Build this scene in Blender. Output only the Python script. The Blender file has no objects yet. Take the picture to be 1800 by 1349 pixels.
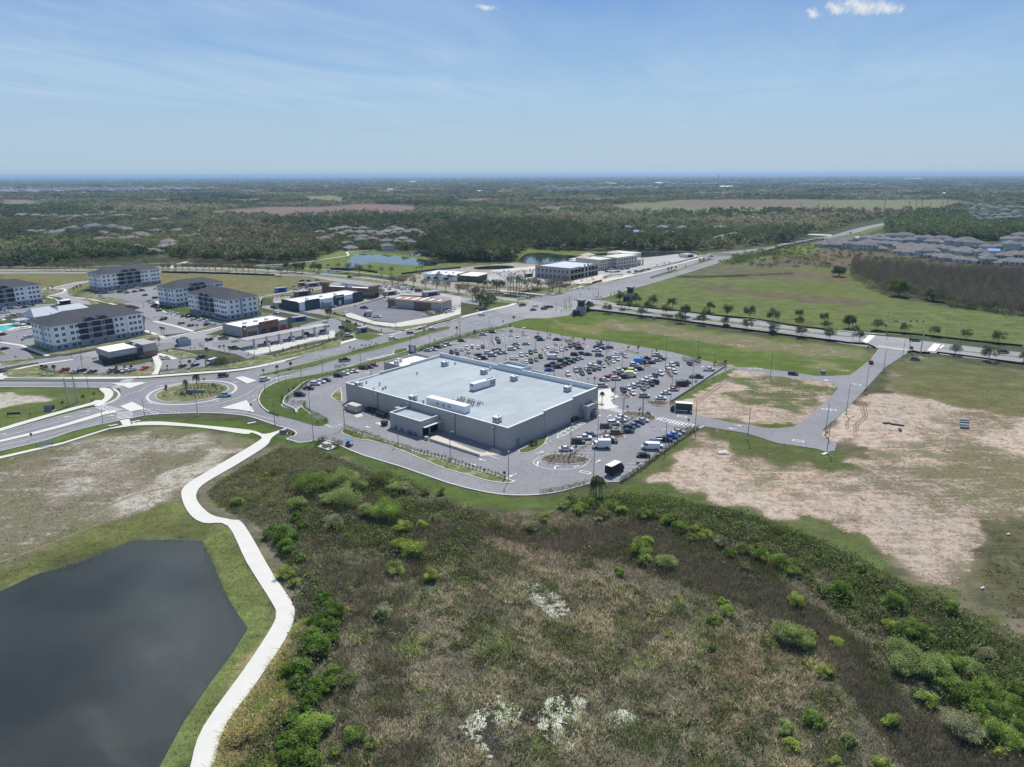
import bpy, bmesh, math, random
import numpy as np
from mathutils import Vector, Matrix
from mathutils.geometry import tessellate_polygon
random.seed(7); RNG = np.random.default_rng(7)
R_ = math.radians
SC = bpy.context.scene
# ------------------------------------------------------------ camera
F, PITCH, ROLL, CAMH = 1247.0, R_(16.4), R_(0.18), 90.0
cd = bpy.data.cameras.new('camera'); cam = bpy.data.objects.new('camera', cd)
SC.collection.objects.link(cam); SC.camera = cam
cd.sensor_width = 36.0; cd.lens = 36.0 * F / 1800.0
cd.clip_start = 1.0; cd.clip_end = 200000.0
cam.location = (0, 0, CAMH)
cam.rotation_euler = (Matrix.Rotation(R_(90) - PITCH, 3, 'X') @ Matrix.Rotation(-ROLL, 3, 'Z')).to_euler()
# ------------------------------------------------------------ sky, sun, exposure
SUN_EL, SUN_AZ = R_(57), R_(78)      # azimuth counter-clockwise from +x
w = bpy.data.worlds.new('World'); SC.world = w; w.use_nodes = True
nt = w.node_tree; nt.nodes.clear()
def N(nt, t, **kw):
 n = nt.nodes.new(t)
 for k, v in kw.items():
  if k.startswith('i_'):
   n.inputs[k[2:].replace('_', ' ')].default_value = v
  else: setattr(n, k, v)
 return n
L = lambda nt, a, b: nt.links.new(a, b)
def math_(nt, op, a, b=None, clamp=False):
 n = N(nt, 'ShaderNodeMath', operation=op); n.use_clamp = clamp
 for i, v in enumerate((a, b)):
  if v is None: continue
  if isinstance(v, (int, float)): n.inputs[i].default_value = v
  else: L(nt, v, n.inputs[i])
 return n.outputs[0]
def ramp(nt, fac, stops, interp='LINEAR'):
 r = N(nt, 'ShaderNodeValToRGB'); cr = r.color_ramp; cr.interpolation = interp
 while len(cr.elements) > 1: cr.elements.remove(cr.elements[-1])
 for i, (p, c) in enumerate(stops):
  e = cr.elements[0] if i == 0 else cr.elements.new(p)
  e.position = p
  c = (c, c, c) if isinstance(c, (int, float)) else c
  e.color = (*c, 1)
 L(nt, fac, r.inputs[0]); return r.outputs[0]
def mixc(nt, fac, a, b, mode='MIX'):
 n = N(nt, 'ShaderNodeMix', data_type='RGBA', blend_type=mode)
 for i, v in ((0, fac), (6, a), (7, b)):
  if isinstance(v, (int, float)): n.inputs[i].default_value = v
  elif isinstance(v, tuple): n.inputs[i].default_value = (*v[:3], 1)
  else: L(nt, v, n.inputs[i])
 return n.outputs[2]
def noise(nt, vec, scale, detail=3, rough=.55, dist=0.0, out=0):
 n = N(nt, 'ShaderNodeTexNoise'); n.inputs['Scale'].default_value = scale
 n.inputs['Detail'].default_value = detail; n.inputs['Roughness'].default_value = rough
 n.inputs['Distortion'].default_value = dist
 if vec is not None: L(nt, vec, n.inputs['Vector'])
 return n.outputs[out]
sky = N(nt, 'ShaderNodeTexSky', sky_type='NISHITA', sun_disc=False)
sky.sun_elevation = SUN_EL; sky.sun_rotation = R_(90) - SUN_AZ
sky.air_density = 1.2; sky.dust_density = .3; sky.ozone_density = 3.0; sky.altitude = 0
geo = N(nt, 'ShaderNodeTexCoord'); sx = N(nt, 'ShaderNodeSeparateXYZ'); L(nt, geo.outputs['Generated'], sx.inputs[0])
dx, dy, dz = sx.outputs
zc = math_(nt, 'MAXIMUM', dz, 0.02)
# thin cirrus: noise on a high cloud deck (direction / height), stretched along the wind
cx = math_(nt, 'DIVIDE', dx, zc); cy = math_(nt, 'DIVIDE', dy, zc)
cv = N(nt, 'ShaderNodeCombineXYZ'); L(nt, math_(nt, 'ADD', math_(nt, 'MULTIPLY', cx, .55), math_(nt, 'MULTIPLY', cy, -.16)), cv.inputs[0])
L(nt, math_(nt, 'ADD', math_(nt, 'MULTIPLY', cy, .16), math_(nt, 'MULTIPLY', cx, .12)), cv.inputs[1])
n1 = noise(nt, cv.outputs[0], 1.3, 9, .62, 1.2)
n2 = noise(nt, cv.outputs[0], .55, 4, .5, .4)
cir = math_(nt, 'MULTIPLY', ramp(nt, n1, [(.36, 0), (.68, 1)]), ramp(nt, n2, [(.36, .1), (.62, 1)]))
cir = math_(nt, 'MULTIPLY', cir, .48)
# small fair-weather clouds: lumps at fixed directions of the sky
def cumul(az, el, rx, rz, sc):
 a = math_(nt, 'SUBTRACT', math_(nt, 'DIVIDE', dx, dy), math.tan(az))
 e = math_(nt, 'SUBTRACT', math_(nt, 'DIVIDE', dz, dy), math.tan(el) / math.cos(az))
 c = N(nt, 'ShaderNodeCombineXYZ'); L(nt, a, c.inputs[0]); L(nt, e, c.inputs[1])
 nn = noise(nt, c.outputs[0], sc, 6, .6)
 r = math_(nt, 'SQRT', math_(nt, 'ADD', math_(nt, 'POWER', math_(nt, 'ABSOLUTE', math_(nt, 'DIVIDE', a, rx)), 2.0),
        math_(nt, 'POWER', math_(nt, 'ABSOLUTE', math_(nt, 'DIVIDE', e, rz)), 2.0)))
 v = math_(nt, 'SUBTRACT', math_(nt, 'ADD', 1.0, math_(nt, 'MULTIPLY', math_(nt, 'SUBTRACT', nn, .5), 2.6)), r)
 v = math_(nt, 'MULTIPLY', v, math_(nt, 'GREATER_THAN', dy, 0.1))
 return ramp(nt, v, [(.1, 0), (.9, .9)])
def skydir(px, py):
 u, v = px - 900, py - 674.5
 c, s = math.cos(ROLL), math.sin(ROLL); u, v = u * c - v * s, u * s + v * c
 x = u / F; y = math.cos(PITCH) - v / F * math.sin(PITCH); z = -math.sin(PITCH) - v / F * math.cos(PITCH)
 return math.atan2(x, y), math.atan2(z, math.hypot(x, y))
cs = None
for px, py, rx, rz, sc in [(1515, 10, .040, .013, 60), (1470, 14, .018, .010, 90), (1429, 23, .010, .008, 120), (854, 13, .015, .004, 90), (1560, 13, .022, .009, 80)]:
 az, el = skydir(px, py)
 m = cumul(az, el, rx, rz, sc)
 cs = m if cs is None else math_(nt, 'MAXIMUM', cs, m)
bg = N(nt, 'ShaderNodeBackground'); SKYMUL = .092
bg.inputs['Strength'].default_value = SKYMUL
grad = ramp(nt, dz, [(0, (4.6, 6.3, 8.0)), (.05, (4.2, 6.1, 8.1)), (.11, (3.6, 5.8, 8.4)), (.21, (1.9, 3.8, 7.6)), (.5, (1.5, 2.7, 5.2)), (1, (1.2, 2.1, 4.2))])
tint = mixc(nt, .85, sky.outputs[0], grad)
cir = math_(nt, 'MULTIPLY', cir, ramp(nt, dz, [(.03, 0), (.10, 1)]))
c1 = mixc(nt, cir, tint, (6.2, 7.6, 9.2))
c2 = mixc(nt, cs, c1, (8.6, 8.8, 9.0))
L(nt, c2, bg.inputs[0])
wo = N(nt, 'ShaderNodeOutputWorld'); L(nt, bg.outputs[0], wo.inputs[0])
sd = bpy.data.lights.new('sun', 'SUN'); sd.energy = 4.7; sd.angle = R_(.53); sd.color = (1, .965, .91)
so = bpy.data.objects.new('sun', sd); SC.collection.objects.link(so)
d = Vector((math.cos(SUN_AZ) * math.cos(SUN_EL), math.sin(SUN_AZ) * math.cos(SUN_EL), math.sin(SUN_EL)))
so.rotation_euler = d.to_track_quat('Z', 'Y').to_euler(); so.location = d * 300
SC.view_settings.view_transform = 'Standard'; SC.view_settings.look = 'None'
SC.view_settings.exposure = 0.0; SC.view_settings.gamma = 1.0
SC.cycles.volume_bounces = 0; SC.cycles.max_bounces = 6; SC.cycles.diffuse_bounces = 2
SC.cycles.glossy_bounces = 2; SC.cycles.transmission_bounces = 2; SC.cycles.transparent_max_bounces = 4
# ------------------------------------------------------------ measuring: photo pixel -> point of the ground
CR = dict(A=(0,430,5.397),B=(270,430,5.397),C=(480,430,5.397),D=(730,400,5.397),E=(980,430,5.397),F=(1200,480,5.997),
 G=(1480,480,5.622),H=(0,620,5.4545),I=(170,600,5.397),J=(440,600,5.997),K=(580,600,5.997),L=(780,600,5.997),
 M=(740,560,6.923),N=(960,570,5.4545),O=(900,690,5.0),P=(1100,620,4.5),W=(300,749,2.248),X=(750,749,2.248),V=(1200,749,2.248),U=(0,749,2.248),
 Y=(1400,600,4.4975),a=(0,300,4.),b=(450,300,4.),c=(900,300,4.),d=(1350,300,4.),Z=(860,740,9.633),Q=(380,540,8.182),
 S=(500,480,9.),T=(940,430,9.),e=(1400,400,4.5),f=(0,380,6.),g=(480,390,6.),h=(0,510,9.),i=(160,590,9.),p=(0,0,1.))
def gp(x, y, z=0.0):
 u, v = x - 900, y - 674.5
 c, s = math.cos(ROLL), math.sin(ROLL); u, v = u * c - v * s, u * s + v * c
 dx = u / F; dy = math.cos(PITCH) - v / F * math.sin(PITCH); dz = -math.sin(PITCH) - v / F * math.cos(PITCH)
 t = (z - CAMH) / dz
 return (dx * t, dy * t)
def px(k, x, y):
 a = CR[k]; return a[0] + x / a[2], a[1] + y / a[2]
def g(k, x, y, z=0.0): return gp(*px(k, x, y), z)
def S(s, z=0.0):
 out = []; k = 'p'
 for t in s.split():
  if ',' not in t: k = t; continue
  x, y = t.split(','); out.append(g(k, float(x), float(y), z))
 return out
def hgt(base, topy):     # height of an upright thing from its base point and the picture row of its top
 X, Y = base; v = topy - 674.5
 dy = math.cos(PITCH) - v / F * math.sin(PITCH); dz = -math.sin(PITCH) - v / F * math.cos(PITCH)
 return CAMH + dz * Y / dy
def smooth(pts, closed=False, n=4):
 P = [Vector(p) for p in pts]; m = len(P); out = []; n = max(1, n)
 for i in range(m if closed else m - 1):
  p0 = P[(i - 1) % m] if closed or i else P[0]; p1 = P[i]; p2 = P[(i + 1) % m]
  p3 = P[(i + 2) % m] if closed or i + 2 < m else P[-1]
  for k in range(n):
   t = k / n
   q = .5 * ((2 * p1) + (p2 - p0) * t + (2 * p0 - 5 * p1 + 4 * p2 - p3) * t * t + (3 * p1 - p0 - 3 * p2 + p3) * t ** 3)
   out.append((q.x, q.y))
 if not closed: out.append(tuple(P[-1]))
 return out
def inside(P, X, Y):
 P = np.asarray(P); r = np.zeros(X.shape, bool); j = len(P) - 1
 for i in range(len(P)):
  xi, yi = P[i]; xj, yj = P[j]
  c = ((yi > Y) != (yj > Y)) & (X < (xj - xi) * (Y - yi) / ((yj - yi) if yj != yi else 1e-9) + xi)
  r ^= c; j = i
 return r
def sdist(P, X, Y):      # signed distance, positive inside
 P = np.asarray(P); dmin = np.full(X.shape, 1e18); j = len(P) - 1
 for i in range(len(P)):
  ax, ay = P[j]; bx, by = P[i]; ex, ey = bx - ax, by - ay
  t = np.clip(((X - ax) * ex + (Y - ay) * ey) / (ex * ex + ey * ey + 1e-12), 0, 1)
  dmin = np.minimum(dmin, (X - ax - ex * t) ** 2 + (Y - ay - ey * t) ** 2); j = i
 return np.sqrt(dmin) * np.where(inside(P, X, Y), 1, -1)
# ------------------------------------------------------------ object helpers
def link(o): SC.collection.objects.link(o); return o
def tag(o, label=None, cat=None, group=None, kind=None):
 if label: o['label'] = label
 if cat: o['category'] = cat
 if group: o['group'] = group
 if kind: o['kind'] = kind
 return o
def empty(name, loc=(0, 0, 0), rz=0.0):
 o = bpy.data.objects.new(name, None); o.location = loc; o.rotation_euler = (0, 0, rz); o.empty_display_size = .5
 return link(o)
class MB:
 def __init__(s): s.v = []; s.f = []; s.m = []
 def face(s, pts, m=0):
  k = len(s.v); s.v += [tuple(p) for p in pts]; s.f.append(tuple(range(k, k + len(pts)))); s.m.append(m); return s
 def poly(s, pts, z, m=0):
  tri = tessellate_polygon([[Vector((p[0], p[1], 0)) for p in pts]])
  k = len(s.v); s.v += [(p[0], p[1], z) for p in pts]
  for t in tri:
   a, b, c = [Vector(pts[i]) for i in t]
   t = t if (b - a).cross(c - a) > 0 else t[::-1]
   s.f.append(tuple(k + i for i in t)); s.m.append(m)
  return s
 def prism(s, pts, z0, z1, m=0, mt=None, top=True):
  ar = sum(pts[i][0] * pts[(i + 1) % len(pts)][1] - pts[(i + 1) % len(pts)][0] * pts[i][1] for i in range(len(pts)))
  if ar < 0: pts = list(pts)[::-1]
  n = len(pts)
  for i in range(n):
   a, b = pts[i], pts[(i + 1) % n]
   s.face([(a[0], a[1], z0), (b[0], b[1], z0), (b[0], b[1], z1), (a[0], a[1], z1)], m)
  if top: s.poly(pts, z1, m if mt is None else mt)
  return s
 def box(s, x0, x1, y0, y1, z0, z1, m=0):
  c = [(x0, y0, z0), (x1, y0, z0), (x1, y1, z0), (x0, y1, z0), (x0, y0, z1), (x1, y0, z1), (x1, y1, z1), (x0, y1, z1)]
  k = len(s.v); s.v += c
  for f in ((0, 3, 2, 1), (4, 5, 6, 7), (0, 1, 5, 4), (1, 2, 6, 5), (2, 3, 7, 6), (3, 0, 4, 7)):
   s.f.append(tuple(k + i for i in f)); s.m.append(m)
  return s
 def tube(s, path, rad, n=6, m=0, cap=True):
  path = [Vector(p) for p in path]; rads = rad if isinstance(rad, (list, tuple)) else [rad] * len(path)
  k = len(s.v)
  for i, p in enumerate(path):
   t = (path[min(i + 1, len(path) - 1)] - path[max(i - 1, 0)]).normalized()
   a = t.orthogonal().normalized(); b = t.cross(a)
   for j in range(n):
    q = p + (a * math.cos(2 * math.pi * j / n) + b * math.sin(2 * math.pi * j / n)) * rads[i]
    s.v.append(tuple(q))
  for i in range(len(path) - 1):
   for j in range(n):
    s.f.append((k + i * n + j, k + i * n + (j + 1) % n, k + (i + 1) * n + (j + 1) % n, k + (i + 1) * n + j)); s.m.append(m)
  if cap:
   e = k + (len(path) - 1) * n
   s.f.append(tuple(e + j for j in range(n))); s.m.append(m)
   s.f.append(tuple(k + j for j in range(n))[::-1]); s.m.append(m)
  return s
 def strip(s, path, width, z, m=0, side=0):    # ribbon; side -1/0/1 shifts it
  P = [Vector((p[0], p[1])) for p in path]; n = len(P); k = len(s.v)
  for i, p in enumerate(P):
   t = (P[min(i + 1, n - 1)] - P[max(i - 1, 0)]); t.normalize() if t.length else None
   nn = Vector((-t.y, t.x))
   l = p + nn * width * (.5 + .5 * side); r = p - nn * width * (.5 - .5 * side)
   s.v += [(l.x, l.y, z), (r.x, r.y, z)]
  for i in range(n - 1):
   a = k + 2 * i; s.f.append((a + 1, a + 3, a + 2, a)); s.m.append(m)
  return s
 def rib(s, path, width, z0, z1, m=0, side=0):  # raised ribbon with walls (kerb, wall, hedge core)
  P = [Vector((p[0], p[1])) for p in path]; n = len(P); k = len(s.v)
  for i, p in enumerate(P):
   t = (P[min(i + 1, n - 1)] - P[max(i - 1, 0)]); t.normalize() if t.length else None
   nn = Vector((-t.y, t.x)); l = p + nn * width * (.5 + .5 * side); r = p - nn * width * (.5 - .5 * side)
   s.v += [(l.x, l.y, z0), (l.x, l.y, z1), (r.x, r.y, z1), (r.x, r.y, z0)]
  for i in range(n - 1):
   a = k + 4 * i; b = a + 4
   for q in ((a + 1, a, b, b + 1), (a + 2, a + 1, b + 1, b + 2), (a + 3, a + 2, b + 2, b + 3)):
    s.f.append(q); s.m.append(m)
  s.f += [(k, k + 1, k + 2, k + 3), (k + 4 * n - 1, k + 4 * n - 2, k + 4 * n - 3, k + 4 * n - 4)]; s.m += [m, m]
  return s
 def mesh(s, name, mats):
  me = bpy.data.meshes.new(name); me.from_pydata(s.v, [], s.f)
  for mt in (mats if isinstance(mats, (list, tuple)) else [mats]): me.materials.append(mt)
  if any(s.m): me.polygons.foreach_set('material_index', s.m)
  me.update(); return me
 def build(s, name, mats, parent=None, loc=None, rz=None):
  o = bpy.data.objects.new(name, s.mesh(name, mats))
  if parent: o.parent = parent
  if loc: o.location = loc
  if rz is not None: o.rotation_euler = (0, 0, rz)
  return link(o)
def rect(o, ang, x0, x1, y0, y1):   # rectangle in a rotated frame
 c, s = math.cos(ang), math.sin(ang)
 return [(o[0] + x * c - y * s, o[1] + x * s + y * c) for x, y in ((x0, y0), (x1, y0), (x1, y1), (x0, y1))]
def npmesh(name, verts, faces, mats, shade=None, smooth_=False):
 me = bpy.data.meshes.new(name); nv, nf = len(verts), len(faces); k = faces.shape[1]
 me.vertices.add(nv); me.vertices.foreach_set('co', np.ascontiguousarray(verts, dtype=np.float32).ravel())
 me.loops.add(nf * k); me.loops.foreach_set('vertex_index', np.ascontiguousarray(faces, dtype=np.int32).ravel())
 me.polygons.add(nf); me.polygons.foreach_set('loop_start', np.arange(0, nf * k, k, dtype=np.int32))
 me.polygons.foreach_set('loop_total', np.full(nf, k, dtype=np.int32))
 me.update(calc_edges=True); me.validate()
 if shade is not None:
  at = me.attributes.new('shade', 'FLOAT_COLOR', 'FACE')
  at.data.foreach_set('color', np.ascontiguousarray(shade, dtype=np.float32).ravel())
 for m in (mats if isinstance(mats, (list, tuple)) else [mats]): me.materials.append(m)
 return me
# ------------------------------------------------------------ materials
def mat(name, col, rough=.8, var=0.0, scale=1.0, metal=0.0, bump=0.0, spec=.3, var2=None):
 m = bpy.data.materials.new(name); m.use_nodes = True; t = m.node_tree
 b = t.nodes['Principled BSDF']; b.inputs['Roughness'].default_value = rough; b.inputs['Metallic'].default_value = metal
 b.inputs['Specular IOR Level'].default_value = spec
 b.inputs['Base Color'].default_value = (*col, 1)
 if var:
  tc = N(t, 'ShaderNodeTexCoord'); v = tc.outputs['Object']
  n = noise(t, v, scale, 5, .6)
  n2 = noise(t, v, scale * .13, 3, .5)
  f = math_(t, 'ADD', math_(t, 'MULTIPLY', n, .6), math_(t, 'MULTIPLY', n2, .4))
  k = ramp(t, f, [(.3, 1 - var), (.7, 1 + var)])
  c = mixc(t, 1.0, tuple(col), k, 'MULTIPLY')
  n = t.nodes[-1]
  L(t, c, b.inputs['Base Color'])
  if bump:
   bp = N(t, 'ShaderNodeBump'); bp.inputs['Strength'].default_value = bump; L(t, f, bp.inputs['Height']); L(t, bp.outputs[0], b.inputs['Normal'])
 return m
M = {}
def asphalt(name, col):
 m = mat(name, col, .9); t = m.node_tree; b = t.nodes['Principled BSDF']
 v = N(t, 'ShaderNodeTexCoord').outputs['Object']
 f = ramp(t, noise(t, v, .035, 4, .6), [(.3, .84), (.7, 1.12)])
 f2 = ramp(t, noise(t, v, .9, 4, .7), [(.3, .88), (.7, 1.12)])
 f3 = ramp(t, noise(t, v, .25, 3, .5, 2.0), [(.54, 1.0), (.60, .86), (.66, 1.0)])
 k = mixc(t, 1, mixc(t, 1, f, f2, 'MULTIPLY'), f3, 'MULTIPLY')
 L(t, mixc(t, 1, tuple(col), k, 'MULTIPLY'), b.inputs['Base Color'])
 return m
M['asphalt'] = asphalt('asphalt', (.240, .237, .246)); M['asphalt2'] = asphalt('asphalt_light', (.30, .292, .292))
M['asphalt_new'] = asphalt('asphalt_new', (.18, .18, .195)); M['asphalt_pale'] = asphalt('asphalt_pale', (.40, .385, .37))
M['conc'] = mat('concrete', (.54, .52, .47), .85, .10, .5); M['path'] = mat('path_concrete', (.62, .60, .545), .85, .07, .35)
M['kerb'] = mat('kerb_concrete', (.55, .54, .50), .85, .08, .6)
M['concy'] = mat('warm_concrete', (.56, .50, .42), .85, .12, .4)
M['paint'] = mat('road_paint', (.78, .78, .76), .7, .14, 1.5); M['white'] = mat('white', (.72, .72, .71), .6, .04, .4)
M['wallwhite'] = mat('white_stucco', (.90, .90, .91), .8, .05, .3)
M['stone'] = mat('grey_stone', (.36, .39, .46), .8, .12, 1.5); M['dark'] = mat('dark_charcoal', (.045, .05, .06), .7, .15, .6)
M['navy'] = mat('dark_panel', (.05, .07, .085), .6, .12, .6)
M['black'] = mat('black', (.015, .015, .018), .6); M['glass'] = mat('dark_glass', (.03, .035, .042), .12, spec=.5)
M['roofblue'] = mat('membrane_roof', (.50, .56, .60), .8, .07, .12); M['roofwhite'] = mat('white_roof', (.84, .84, .84), .8, .06, .3)
M['storewall'] = mat('grey_store_wall', (.40, .385, .37), .85, .05, .2)
M['shingle'] = mat('charcoal_shingle', (.062, .066, .078), .9, .16, .8); M['metalroof'] = mat('pale_metal_roof', (.40, .44, .48), .5, .06, .3)
M['metal'] = mat('galvanised_steel', (.42, .44, .46), .5, .08, 1, metal=.3); M['pole'] = mat('pole_grey', (.22, .225, .235), .6)
M['rust'] = mat('weathered_steel', (.30, .20, .14), .8, .2, .8)
M['brown'] = mat('brown_panel', (.22, .15, .11), .8, .12, .5); M['tan'] = mat('tan_stucco', (.52, .45, .36), .85, .08, .3)
M['beige'] = mat('beige_stucco', (.62, .56, .48), .85, .07, .3); M['orange'] = mat('orange_sheathing', (.36, .21, .15), .85, .25, .3)
M['grayc'] = mat('grey_block', (.36, .34, .34), .9, .10, .4); M['mulch'] = mat('mulch', (.15, .125, .105), .95, .25, 1.2)
M['bark'] = mat('bark', (.17, .14, .11), .95, .2, 3); M['barkgrey'] = mat('grey_bark', (.28, .26, .24), .95, .2, 3)
M['red'] = mat('red', (.55, .04, .03), .5); M['blue'] = mat('blue', (.02, .22, .62), .5); M['yellow'] = mat('yellow_flag', (.85, .85, .05), .7)
M['orangesign'] = mat('orange_sign', (.85, .18, .02), .6); M['poolwater'] = mat('pool_water', (.10, .55, .55), .1, .1, .5)
M['tyre'] = mat('tyre', (.02, .02, .02), .8); M['lampglass'] = mat('headlamp', (.7, .72, .75), .15, spec=.6); M['tail'] = mat('tail_lamp', (.35, .01, .01), .3)
M['green'] = mat('green_sign', (.01, .22, .10), .6); M['bluetarp'] = mat('blue_tarp', (.05, .25, .75), .7, .1, .5)
def grassmat(name, a, b, c, s=.25, bare=0.0, barecol=(.45, .40, .33)):
 m = mat(name, a, .95, spec=.05); t = m.node_tree; bs = t.nodes['Principled BSDF']
 v = N(t, 'ShaderNodeTexCoord').outputs['Object']
 n1 = noise(t, v, s, 5, .65); n2 = noise(t, v, s * 9, 4, .7); n3 = noise(t, v, s * .2, 3, .5)
 k = math_(t, 'ADD', math_(t, 'MULTIPLY', n1, .4), math_(t, 'ADD', math_(t, 'MULTIPLY', n2, .3), math_(t, 'MULTIPLY', n3, .3)))
 col = ramp(t, k, [(.36, a), (.5, b), (.64, c)])
 if bare:
  col = mixc(t, math_(t, 'MULTIPLY', ramp(t, n1, [(.52, 0), (.62, 1)]), bare), col, barecol)
 L(t, col, bs.inputs['Base Color']); return m
M['grass'] = grassmat('mown_grass', (.062, .088, .026), (.098, .125, .042), (.145, .160, .070))
M['grass_dry'] = grassmat('dry_grass', (.10, .115, .045), (.155, .165, .070), (.22, .21, .11), bare=.4)
M['grass_lush'] = grassmat('lush_grass', (.045, .074, .020), (.075, .110, .030), (.115, .142, .052))
def leafmat(name, col, rough=.85):
 m = mat(name, col, rough, spec=.1); t = m.node_tree; b = t.nodes['Principled BSDF']
 a = N(t, 'ShaderNodeAttribute', attribute_name='shade')
 cl = mixc(t, 1, tuple(col), a.outputs['Color'], 'MULTIPLY'); t.nodes.remove(b)
 df = N(t, 'ShaderNodeBsdfDiffuse'); tr = N(t, 'ShaderNodeBsdfTranslucent'); mx = N(t, 'ShaderNodeMixShader'); mx.inputs[0].default_value = .42
 L(t, cl, df.inputs[0]); L(t, mixc(t, 1, cl, (1.15, 1.15, .8), 'MULTIPLY'), tr.inputs[0]); L(t, df.outputs[0], mx.inputs[1]); L(t, tr.outputs[0], mx.inputs[2]); L(t, mx.outputs[0], t.nodes['Material Output'].inputs[0])
 return m
M['leaf_white'] = leafmat('foliage', (1.75, 1.75, 1.75))   # colour comes from the per-leaf attribute
def carpaint():
 m = mat('car_paint', (1, 1, 1), .28, spec=.5); t = m.node_tree; b = t.nodes['Principled BSDF']
 o = N(t, 'ShaderNodeObjectInfo'); v = N(t, 'ShaderNodeTexCoord').outputs['Object']
 k = ramp(t, noise(t, v, 2, 3), [(.3, .93), (.7, 1.05)])
 L(t, mixc(t, 1, o.outputs['Color'], k, 'MULTIPLY'), b.inputs['Base Color']); b.inputs['Coat Weight'].default_value = .5
 return m
M['paintcar'] = carpaint()
# ============================================================ THE LAND
UMAX = 1.0
ys = [-400., 0., 30., 50.] + list(np.geomspace(62, 3200, 600)) + [3600, 4200, 5000, 6500, 9000, 14000, 25000, 60000, 90000.]
us = [-6., -3., -1.8, -1.3] + list(np.linspace(-1.0, 1.0, 440)) + [1.3, 1.8, 3., 6.]
ys = np.array(ys); us = np.array(us)
base = np.maximum(np.abs(ys), 62.)
XX = us[None, :] * base[:, None]; YY = np.repeat(ys[:, None], len(us), 1)
# smooth pseudo-noise to warp the outlines of the ground patches
def wob(X, Y, s, seed):
 r = np.random.default_rng(seed); o = np.zeros_like(X)
 for _ in range(7):
  a = r.uniform(0, 6.28); k = r.uniform(.5, 1.8) / s; ph = r.uniform(0, 6.28)
  o += np.sin((X * math.cos(a) + Y * math.sin(a)) * k * 6.28 + ph)
 return o / 3.2
NV = XX.size
col = np.zeros((*XX.shape, 4))
def setc(mask, rgb, sand):
 m = mask[..., None]
 col[..., :3] = col[..., :3] * (1 - m) + np.array(rgb) * m
 col[..., 3] = col[..., 3] * (1 - mask) + sand * mask
setc(np.ones_like(XX), (.075, .088, .048), .0)
OL = (.125, .140, .060)      # olive pasture
GR = (.105, .165, .035)      # fresh green
DG = (.055, .085, .028)      # dark green
BR = (.125, .105, .075)      # brown marsh
def paint(s, rgb, sand=0.0, feather=6, warp=4, seed=1):
 P = S(s); dd = sdist(P, XX + wob(XX, YY, warp * 5, seed) * warp, YY + wob(XX, YY, warp * 5, seed + 99) * warp)
 setc(np.clip(dd / feather + .5, 0, 1), rgb, sand)
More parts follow.
